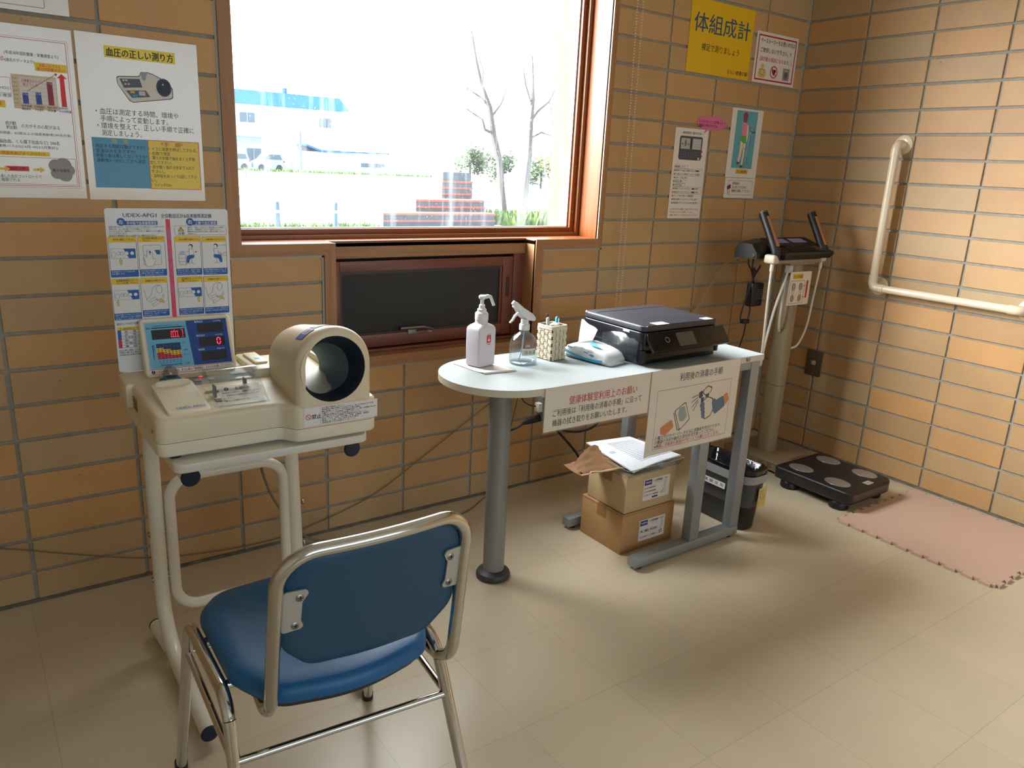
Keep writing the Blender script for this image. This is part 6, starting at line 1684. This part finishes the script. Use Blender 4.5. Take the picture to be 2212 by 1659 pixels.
fm = tag(build('foam_mat', mb, loc=(-.342, -1.195, 0), smooth=False), 'pink foam puzzle mat with toothed edges on the floor along the right wall', 'mat')

M_rail = pm('ivory_rail', (232, 214, 184), .28, coat=.3)
gb = thing('grab_bar', 'ivory L-shaped grab bar fixed to the brick right wall', 'grab bar', (0, -.56, .84))
dx = -.056
gpts = fillet([(dx, -.552, 1.425), (dx, -.552, .848), (dx, -1.135, .848)], .030, 8)
build('bar', MB(M_rail).tube(gpts, .0165, 20), gb)
def bracket(y, z, ly, lz):
    b = MB(M_rail)
    P = fillet([(-.006, y, z), (dx, y, z), (dx, y + ly, z + lz)], .026, 7)
    b.tube(P, .0188, 18)
    o = build('bracket', b, gb)
    build('flange', MB(M_rail).lathe([(.040, 0), (.040, -.005), (.034, -.010), (.020, -.012)], (0, y, z), 32, axis='X'), o)
bracket(-.552, 1.455, 0, -.050)
bracket(-1.165, .848, .050, 0)
b = MB(M_rail); b.tube([(-.006, -.556, .852), (dx, -.556, .852)], .017, 18); b.tube(fillet([(dx, -.552, .905), (dx, -.552, .848), (dx, -.609, .848)], .030, 8), .0188, 18)
o = build('bracket', b, gb); build('flange', MB(M_rail).lathe([(.040, 0), (.040, -.005), (.034, -.010), (.020, -.012)], (0, -.556, .852), 32, axis='X'), o)

ot = thing('wall_outlet', 'small bronze wall plate with a pale square insert, low on the right wall', 'wall plate', (0, -.297, .372))
build('plate', MB(pm('bronze_plate', (96, 86, 72), .4, .5)).box(-.007, .002, -.339, -.255, .372, .497, b=.003), ot)
build('insert', MB(pm('insert_ivory', (190, 170, 140), .5)).box(-.0085, -.006, -.309, -.287, .428, .448, b=.001), ot)
build('plate_screw', MB(M_screw).lathe([(.003, -.007), (.003, -.0082)], (0, -.297, .384), 10, axis='X'), ot)

# ================================================================ NOTICES ON THE WINDOW WALL
M_lam = pm('laminated_white', (232, 224, 210), .16, spec=.7)
WU, WV = (1, 0, 0), (0, 0, 1)
WY = -.0012
def notice(name, label, x0, z0, w, h, mat=M_lam, cat='poster', r=.002, group=None):
    o = tag(build(name, sheet_box((x0, WY, z0), WU, WV, w, h, .0012, mat, 0, r), loc=(x0 + w / 2, WY, z0), smooth=False), label, cat, group)
    return o, Print((x0, WY, z0), WU, WV, .0012)
# top-left sheet, mostly out of the frame
o, pr = notice('poster', 'white sheet cut off by the top left corner of the photo, above the other posters', -3.34, 1.600, .298, .42)
pr.rframe('border', .03, .012, .245, .40, .004, .0012, (90, 86, 84)); pr.done(o)
# salt and blood pressure poster
o, pr = notice('poster', 'laminated poster with a red border, bar chart and red arrow, leftmost in the photo', -3.341, 1.152, .298, .416)
OR_ = (226, 120, 60); PKR = (196, 60, 84)
pr.frame('border', .012, .030, .283, .384, .0012, PKR); pr.frame('border', .008, .026, .287, .388, .0006, PKR)
T_ = 'printed_text'
pr.text(T_, '(平成18年国民健康・栄養調査より)', .148, .345, .0085, (60, 58, 60), .116, .006); pr.text('red_text', 'る', .137, .329, .0105, PKR, .010, .012); pr.text(T_, '(過去のデータより)', .148, .328, .0085, (60, 58, 60), .062, .006)
pr.rect('chart_caption', .210, .312, .281, .332, (240, 210, 50), 1); pr.text('chart_caption', '全国と比べても', .219, .3225, .0078, (226, 60, 60), .048, .01); pr.text('chart_caption', '塩分摂取量が多い!', .214, .3135, .0078, (226, 60, 60), .062, .01)
B_ = 'bar_chart'
pr.rect(B_, .156, .219, .254, .300, (222, 200, 166), 1); pr.rect(B_, .172, .231, .252, .294, (228, 222, 212), 2)
for k in range(7): pr.line(B_, [(.172, .2325 + k * .0098), (.252, .2325 + k * .0098)], .0004, (150, 144, 140), 3); pr.text(B_, '%d.0' % (k * 2), .158, .230 + k * .0098, .0042, (90, 80, 70), .009)
for x_, h_, c in ((.1765, .026, (62, 78, 160)), (.205, .029, (62, 78, 160)), (.232, .056, (150, 40, 70))): pr.rect(B_, x_, .2315, x_ + .0125, .2315 + h_, c, 4)
for x_, y_, st_ in ((.1775, .252, '5.9g'), (.206, .255, '6.0g'), (.2328, .282, '11.0g')): pr.text(B_, st_, x_, y_, .005, (214, 206, 220), .011, lay=6)
pr.text(B_, '目標量をはるかに', .178, .283, .0072, (180, 60, 90), .046, .012); pr.text(B_, '超えている!', .180, .274, .0072, (180, 60, 90), .034, .012)
pr.arrow(B_, [(.188, .262), (.258, .3095)], .0012, .006, (180, 44, 66), 6)
pr.poly('red_arrow', [(.2610, .230), (.2728, .230), (.2722, .2985), (.2785, .2985), (.2672, .310), (.2560, .2985), (.2622, .2985)], (222, 48, 54), 3)
for x_, a, b in ((.172, '世界保健', '機関推奨'), (.200, '日本高血圧', '学会推奨'), (.228, '日本人平均', '摂取量'), (.2535, '留萌地区', '平均摂取量')): pr.text(T_, a, x_, .2235, .0058, BLACK, .022, .008); pr.text(T_, b, x_, .216, .0058, BLACK, .019 if x_ < .25 else .028, .008)
pr.frame('side_box', .030, .253, .154, .291, .0010, PKR); pr.text(T_, '世界保健機関(WHO))', .060, .262, .0085, BLACK, .090); pr.text(T_, '塩分6g未満を推奨', .074, .244, .0085, BLACK, .080)
pr.rect('yellow_tag', .080, .219, .138, .236, (240, 206, 40), 1); pr.text('yellow_tag', '高血圧', .098, .224, .009, (226, 70, 50), .034, .01)
pr.text(T_, '約7割', .133, .178, .0095, BLACK, .022, .006); pr.text(T_, '約5割', .134, .168, .0095, BLACK, .022, .006); pr.text(T_, 'の方がその心配がある', .166, .173, .0095, BLACK, .085); pr.text(T_, '(高齢者栄養実態調査、65歳以上の独居高齢者199名対象)', .062, .156, .0068, BLACK, .214)
pr.text(T_, '脳卒中(脳梗塞、脳出血、くも膜下出血など)  206名', .052, .1345, .0095, BLACK, .194, .006); pr.text(T_, '(留萌地域連携パス(H22.6月~H23.5月集計))', .072, .124, .0072, BLACK, .170)
pr.rect('highlight', .060, .105, .222, .116, (240, 206, 40), 1); pr.text('highlight', '高血圧やその関連疾病が多くみられる', .064, .1065, .008, (206, 100, 30), .148, .006)
pr.frame('flow_box', .024, .034, .279, .1015, .0010, PKR)
for u in (.104, .181): pr.poly('flow', [(u, .068), (u + .015, .068), (u + .015, .063), (u + .027, .071), (u + .015, .079), (u + .015, .074), (u, .074)], (240, 200, 60), 2)
pr.rect('flow', .122, .0665, .172, .0785, (216, 52, 56), 1); pr.text('flow', '血圧上昇', .130, .0685, .0085, (120, 20, 26), .034, .012); pr.text('flow', '?', .191, .068, .008, (70, 56, 30), None, .02)
for a, b, r in ((.233, .082, .017), (.250, .084, .019), (.262, .072, .014), (.234, .064, .015), (.252, .060, .017)): pr.disc('flow', a, b, r, (150, 148, 148), 1)
pr.text('flow', '様々な病気', .224, .067, .0085, (44, 42, 44), .040, .008)
pr.text(T_, '減塩を通した血圧コントロールで', .085, .0495, .0085, BLACK, .113); pr.text(T_, '予防できると推察される', .060, .0405, .0085, BLACK, .089)
pr.done(o)
# how to measure blood pressure
o, pr = notice('poster', 'laminated poster with a yellow title, drawing of a monitor and blue and yellow boxes', -3.036, 1.150, .298, .420)
pr.rect('heading', .065, .364, .240, .393, (240, 216, 76), 1); pr.text('heading', '血圧の正しい測り方', .070, .368, .021, BLACK, .165, .02)
D_ = 'monitor_drawing'; OUTL = (60, 74, 96)
pr.poly(D_, sm([(.089, .320), (.146, .325), (.150, .336), (.166, .337), (.180, .334), (.214, .318), (.229, .300), (.229, .276), (.222, .272), (.126, .256), (.117, .260), (.091, .300)]), OUTL, 1)
pr.poly(D_, sm([(.0905, .318), (.1465, .323), (.151, .334), (.166, .335), (.180, .332), (.213, .316), (.227, .299), (.227, .278), (.221, .274), (.127, .258), (.119, .261), (.0925, .300)]), (216, 210, 198), 2)
pr.poly(D_, [(.097, .314), (.146, .318), (.152, .297), (.106, .292)], (84, 92, 104), 3); pr.poly(D_, [(.110, .286), (.160, .290), (.170, .274), (.124, .268)], (92, 100, 110), 3)
pr.rect(D_, .142, .276, .158, .287, (196, 200, 196), 4); pr.rect(D_, .121, .280, .132, .286, (216, 170, 90), 4); pr.rect(D_, .126, .271, .138, .277, (70, 150, 190), 4)
for a, b in ((.104, .309), (.111, .3095), (.108, .300), (.116, .3005)): pr.rect(D_, a, b, a + .005, b + .004, (200, 206, 206), 4)
pr.poly(D_, sm([(.150, .336), (.170, .337), (.162, .322), (.160, .312), (.152, .318)]), (150, 158, 164), 3)
pr.disc(D_, .206, .301, .0195, OUTL, 3, .0235); pr.disc(D_, .206, .301, .0165, (40, 46, 62), 4, .0205); pr.disc(D_, .204, .309, .0025, (180, 186, 196), 5)
for k_, (st_, u_, w_) in enumerate((('・血圧は測定する時間、環境や', .033, .206), ('手順によって変動します。', .043, .168), ('・環境を整えて、正しい手順で正確に', .034, .244), ('測定しましょう。', .043, .098))): pr.text('printed_text', st_, u_, .222 - k_ * .0182, .0155, (40, 38, 44), w_)
pr.rect('blue_box', .017, .032, .154, .162, (92, 156, 190), 1); pr.text('blue_box', '環　境', .065, .148, .0125, (190, 180, 110), .040, .012)
pr.lines('blue_box', ['・測定する周囲は静かですか?', '・室温は大丈夫ですか?', '・寒暖の差は激しくないですか?', '・運動後5~10分してから測定'], .018, .1355, .0105, .0122, (36, 50, 70), [.128, .104, .132, .128], bold=.004)
pr.rect('yellow_box', .154, .031, .289, .162, (232, 206, 92), 1); pr.frame('yellow_box', .154, .031, .289, .162, .0014, (196, 60, 70), 2); pr.text('yellow_box', '*手　順*', .188, .146, .0125, (200, 60, 66), .058, .014)
pr.lines('yellow_box', ['・イスに背筋を伸ばしてすわる。', '・右腕で測定', '・薄での衣類で袖をまくらず測', '定して下さい。', '・肘が軽く曲がる所まで入れて', '下さい。', '・深呼吸をゆっくり2回して下さ', 'い。', '・スイッチON'], .157, .1345, .0098, .0121, (54, 46, 36), [.126, .054, .118, .056, .116, .036, .120, .014, .050], bold=.003)
pr.done(o)
# yellow sign
o, pr = notice('sign', 'big yellow sign with dark blue characters, highest on the wall right of the window', -.792, 1.704, .400, .283, pm('yellow_sheet', (226, 180, 28), .3, spec=.5), 'sign')
pr.text('heading', '体組成計', .024, .160, .074, (44, 84, 108), .356, .012); pr.text('printed_text', '裸足で測りましょう', .082, .090, .028, BLACK, .240, .006); pr.text('printed_text', 'るもい健康の駅', .258, .015, .018, BLACK, .136, .006)
pr.done(o)
o, pr = notice('notice', 'white pacemaker warning notice with a thick red frame, beside the yellow sign', -.362, 1.704, .299, .211)
pr.frame('border', .013, .011, .287, .199, .0065, (186, 26, 48))
pr.text('printed_text', 'ペースメーカーをお使いの方は', .028, .166, .021, BLACK, .248, .012); pr.text('printed_text', 'ご使用しないで下さい。!!', .034, .128, .020, BLACK, .222, .012); pr.text('red_text', '(誤作動の原因になります。)', .034, .092, .019, (196, 40, 50), .234, .01)
pr.disc('body_drawing', .062, .070, .010, (206, 176, 110), 2); pr.poly('body_drawing', sm([(.040, .060), (.086, .060), (.092, .034), (.080, .022), (.044, .022), (.034, .034)]), (206, 176, 110), 2); pr.disc('body_drawing', .062, .046, .014, (176, 140, 90), 3); pr.disc('body_drawing', .062, .046, .010, (216, 190, 130), 4)
pr.poly('prohibition_mark', [(.146, .036), (.162, .056), (.158, .064), (.150, .064), (.146, .060), (.142, .064), (.134, .064), (.130, .056)], (40, 32, 40), 2); pr.ring('prohibition_mark', .146, .052, .024, .005, (196, 34, 46), 3); pr.line('prohibition_mark', [(.129, .068), (.163, .036)], .005, (196, 34, 46), 4)
pr.rect('pacemaker_picture', .212, .024, .260, .076, (150, 142, 134), 2); pr.disc('pacemaker_picture', .236, .046, .016, (118, 110, 104), 3, .018); pr.disc('pacemaker_picture', .236, .048, .010, (96, 90, 86), 4); pr.rect('pacemaker_picture', .226, .058, .246, .068, (190, 184, 176), 3)
pr.done(o)
# operating steps of the scale
o, pr = notice('manual_sheet', 'tall narrow white sheet with a drawn grey control panel and numbered steps', -.814, 1.104, .206, .377)
pr.text('heading', '~ 体組成計 操作方法 ~', .032, .353, .011, BLACK, .142, .01)
pr.poly('panel_drawing', rrect(.031, .174, .247, .345, .010, 4), (74, 74, 80), 1); pr.rect('panel_drawing', .040, .292, .096, .336, (176, 176, 170), 2); pr.rect('panel_drawing', .112, .292, .166, .336, (186, 186, 180), 2); pr.rect('panel_drawing', .098, .296, .108, .334, (56, 56, 62), 2)
pr.disc('panel_drawing', .068, .316, .006, (110, 110, 108), 3, .014); pr.disc('panel_drawing', .050, .312, .004, (90, 90, 90), 3); pr.disc('panel_drawing', .086, .312, .004, (90, 90, 90), 3)
for k in range(3): pr.line('panel_drawing', [(.114, .302 + k * .011), (.164, .302 + k * .011)], .0008, (120, 120, 120), 3)
for j in range(3):
    for i in range(8): pr.disc('panel_drawing', .048 + i * .0145, .259 + j * .010, .0034, (100, 100, 106), 2)
pr.disc('panel_drawing', .158, .254, .006, (206, 196, 150), 3)
for v_ in (.284, .266): pr.disc('panel_drawing', .176, v_, .004, (196, 40, 60), 3)
steps = [('❶電源を入れる', .070, 1, (196, 40, 60)), ('②風袋が-1.0kgで点滅するので■■を', .166, 2, BLACK), ('押す(変えたい時はテンキーで変更)', .166, 0, BLACK), ('③はだしで台に乗る', .09, 0, BLACK), ('④体型を選ぶ', .064, 1, BLACK), ('⑤性別を選ぶ', .064, 1, BLACK), ('⑥年齢をテンキーで入力して■■を押す', .170, 2, BLACK), ('⑦身長をテンキーで入力して■■を押す', .170, 0, BLACK), ('⑧グリップを手に持って測定開始', .140, 0, BLACK), ('⑨測定が終わったらグリップを元に戻す', .166, 0, BLACK), ('⑩測定結果がプリントアウトされるので受け取る', .172, 0, BLACK)]
for k, (st_, w_, bx_, c_) in enumerate(steps):
    v_ = .2135 - k * .0152
    pr.disc('steps', .0195, v_ + .004, .0034, (190, 40, 60) if k in (0, 6, 7) else (70, 66, 66), 2); pr.text('steps', st_[1:], .025, v_, .0092, BLACK, w_ - .014, .004)
    if bx_: pr.frame('steps', .0145, v_ - .0028 - (.0152 if bx_ == 2 else 0), .028 + w_, v_ + .0115, .0007, (96, 80, 76), 1)
pr.lines('red_text', ['※足を乗せた部分の電極に、備え付けのアルコールを', '吹き付けたペーパーで消毒をしてください。', '(機器に直接アルコールを吹きかけないでください)'], .014, .035, .0078, .0125, (190, 60, 60), [.176, .15, .176]); pr.done(o)
# speech bubble
bub = []
for k in range(96):
    a = 2 * PI * k / 96; q = 1 + .14 * abs(math.sin(6.5 * a)); bub.append((-.592 + .086 * q * math.cos(a), 1.511 + .027 * q * math.sin(a)))
mb = MB(pm('pink_card', (214, 110, 150), .4))
mb.loft([[(x, WY, z) for x, z in bub], [(x, WY - .0014, z) for x, z in bub]])
mb.add([(-.625, WY - .0013, 1.494), (-.640, WY - .0013, 1.463), (-.596, WY - .0013, 1.490)], [(0, 1, 2)])
o = tag(build('speech_bubble', mb, loc=(-.592, WY, 1.463), smooth=False), 'pink cloud-shaped speech bubble at the top corner of the narrow steps sheet', 'sign')
pr = Print((-.690, WY, 1.463), WU, WV, .0016); pr.text('printed_text', 'わからないことがあったら', .012, .046, .0125, (96, 30, 66), .172, .006); pr.text('printed_text', '職員に声をかけてね。', .016, .030, .0125, (96, 30, 66), .124, .006); pr.done(o)
# posture picture
o, pr = notice('poster', 'small poster of a person in a pink top standing on a scale against blue', -.466, 1.288, .216, .299)
I = 'picture'
pr.rect(I, .033, .041, .178, .290, (98, 164, 172), 1)
HAIR, PINK, GRN, SK = (150, 56, 84), (226, 130, 160), (96, 170, 76), (232, 206, 178)
pr.disc(I, .094, .266, .017, HAIR, 3, .019); pr.poly(I, sm([(.082, .252), (.108, .252), (.104, .240), (.084, .240)]), HAIR, 3)
pr.rect(I, .090, .232, .098, .244, SK, 2); pr.poly(I, sm([(.076, .238), (.114, .236), (.112, .182), (.080, .182)]), PINK, 4)
pr.poly(I, sm([(.108, .236), (.122, .228), (.126, .180), (.122, .158), (.114, .160), (.114, .200)]), SK, 3); pr.poly(I, sm([(.078, .184), (.114, .184), (.118, .152), (.098, .150), (.076, .164)]), GRN, 5)
pr.poly(I, sm([(.078, .166), (.098, .156), (.094, .110), (.084, .066), (.072, .066), (.078, .110)]), SK, 3); pr.poly(I, sm([(.098, .156), (.116, .156), (.114, .110), (.108, .052), (.098, .052), (.102, .110)]), SK, 3)
pr.poly(I, sm([(.064, .068), (.086, .070), (.088, .062), (.070, .056)]), (90, 70, 66), 4); pr.poly(I, sm([(.090, .054), (.110, .056), (.112, .047), (.094, .044)]), (90, 70, 66), 4)
pr.line(I, [(.060, .070), (.100, .040), (.126, .050), (.090, .078)], .002, (120, 110, 140), 2, True); pr.line(I, [(.140, .204), (.130, .130), (.124, .072)], .005, (176, 180, 190), 2)
pr.poly(I, [(.124, .222), (.162, .214), (.176, .196), (.138, .204)], (64, 74, 96), 3); pr.poly(I, [(.130, .219), (.158, .213), (.164, .204), (.138, .208)], (150, 170, 176), 4)
pr.line(I, [(.072, .176), (.060, .164), (.062, .148), (.072, .146)], .0018, (70, 70, 110), 4); pr.line(I, [(.140, .190), (.146, .160), (.134, .132), (.118, .124), (.104, .130)], .0018, (70, 70, 110), 4)
pr.line(I, [(.122, .094), (.138, .084), (.132, .070), (.146, .062)], .0016, (40, 56, 60), 3); pr.line(I, [(.116, .080), (.130, .060)], .0014, (40, 56, 60), 3)
pr.rect('caption', .070, .018, .152, .036, (220, 176, 40), 2); pr.frame('caption', .070, .018, .152, .036, .001, (60, 50, 40), 3); pr.text('caption', '正しい測定姿勢', .076, .0215, .0105, BLACK, .068, .006, lay=4); pr.done(o)
o, pr = notice('notice', 'small white card with a thin red frame, right under the posture poster', -.461, 1.196, .212, .090)
pr.rframe('border', .022, .014, .196, .078, .006, .0012, (176, 76, 76)); pr.lines('printed_text', ['利用後は', '', '機器を消毒してください。'], .052, .060, .0125, .0165, BLACK, [.050, 0, .136], bold=.008); pr.text('red_text', '次に使う方のために', .052, .0435, .0125, (170, 46, 76), .102, .008)
pr.poly('drawing', [(.016, .052), (.040, .062), (.044, .044), (.020, .036)], (110, 40, 84), 2); pr.ring('drawing', .032, .028, .008, .0014, (80, 76, 80), 2); pr.line('drawing', [(.028, .030), (.040, .018)], .0014, (80, 76, 80), 3); pr.done(o)

# ================================================================ BLIND CHAIN AND CABLES
bc = MB(pm('bead_chain', (226, 214, 196), .35))
for xt, xb in ((-1.119, -1.100), (-1.090, -1.076)):
    n = 170
    for k in range(n):
        z = .742 + k * .0105
        if z > 2.5: break
        f = (z - .742) / 1.178; bc.sphere((xb + (xt - xb) * f, -.030, z), .0032, 6, 4)
for k in range(5): a = PI * (k + .5) / 5; bc.sphere((-1.088 + .012 * math.cos(a), -.030, .742 - .012 * math.sin(a)), .0032, 6, 4)
tag(build('blind_chain', bc, loc=(-1.09, -.03, .73)), 'thin beaded blind cord hanging in two strands right of the window', 'cord')
M_gcord = pm('grey_cable', (112, 98, 82), .6)
tag(cord('wall_cable', [(-3.9, -.012, .30), (-3.60, -.012, .27), (-3.35, -.012, .196), (-3.20, -.012, .140), (-3.00, -.012, .070), (-2.81, -.012, .036), (-2.60, -.012, .024), (-2.45, -.012, .044), (-2.223, -.012, .105), (-2.033, -.012, .205), (-1.76, -.014, .365), (-1.62, -.016, .44)], .0018, M_gcord, loc=(-2.6, -.012, 0)), 'thin grey cable drooping along the foot of the window wall behind the trolley stand', 'cable')
tag(cord('floor_cable', [(-1.570, -.016, .44), (-1.60, -.014, .30), (-1.645, -.016, .12), (-1.69, -.02, .02), (-1.76, -.05, .003), (-1.90, -.12, .003), (-2.15, -.13, .003), (-2.40, -.08, .003), (-2.50, -.05, .003)], .002, M_gcord, loc=(-1.9, -.07, 0)), 'thin grey cable dropping behind the white table and lying on the floor', 'cable')
tag(cord('device_cable', [(-2.70, -.468, .715), (-2.70, -.415, .705), (-2.70, -.385, .62), (-2.70, -.30, .46), (-2.66, -.18, .34), (-2.60, -.12, .20), (-2.50, -.08, .05), (-2.42, -.07, .004), (-2.36, -.08, .004)], .0042, pm('grey_lead', (120, 114, 104), .6), loc=(-2.55, -.2, 0)), 'grey power lead running down behind the trolley stand to the floor', 'cable')
ps = thing('power_strip', 'grey power tap with a black plug under the white table, half hidden by the notice', 'power strip', (-1.60, -.20, .34))
build('strip_body', MB(pm('tap_grey', (126, 122, 116), .5)).box(-1.615, -1.575, -.225, -.185, .365, .460, b=.004), ps)
build('white_plug', MB(M_ppw).box(-1.632, -1.612, -.222, -.196, .40, .435, b=.003), ps)
build('black_plug', MB(M_blackp).tube([(-1.61, -.205, .372), (-1.66, -.205, .368), (-1.69, -.205, .362)], [.014, .013, .006], 12), ps)
cord('cord', [(-1.69, -.205, .362), (-1.72, -.20, .345), (-1.76, -.20, .345), (-1.785, -.20, .375), (-1.79, -.20, .42), (-1.77, -.20, .50), (-1.74, -.2, .60)], .0045, M_bcord, ps)
cord('cord', [(-1.70, -.20, .56), (-1.71, -.20, .50), (-1.69, -.20, .45), (-1.65, -.20, .425), (-1.62, -.205, .42)], .0022, M_bcord, ps)
build('mount', MB(M_silver).box(-1.60, -1.59, -.19, -.004, .44, .455), ps)
tag(cord('printer_cable', [(-1.60, -.23, .37), (-1.56, -.26, .335), (-1.48, -.28, .318), (-1.40, -.28, .326), (-1.36, -.27, .36), (-1.33, -.26, .45), (-1.31, -.26, .56), (-1.30, -.27, .675)], .0045, M_bcord, loc=(-1.45, -.27, .33)), 'black printer cord swinging behind the notices under the table', 'cord')
tag(cord('black_cord', [(-1.55, -.22, .36), (-1.52, -.20, .31), (-1.47, -.19, .26), (-1.40, -.18, .19), (-1.30, -.15, .08), (-1.2, -.10, .005)], .005, M_bcord, loc=(-1.4, -.17, 0)), 'thick black cord slanting down to the floor behind the cartons', 'cord')
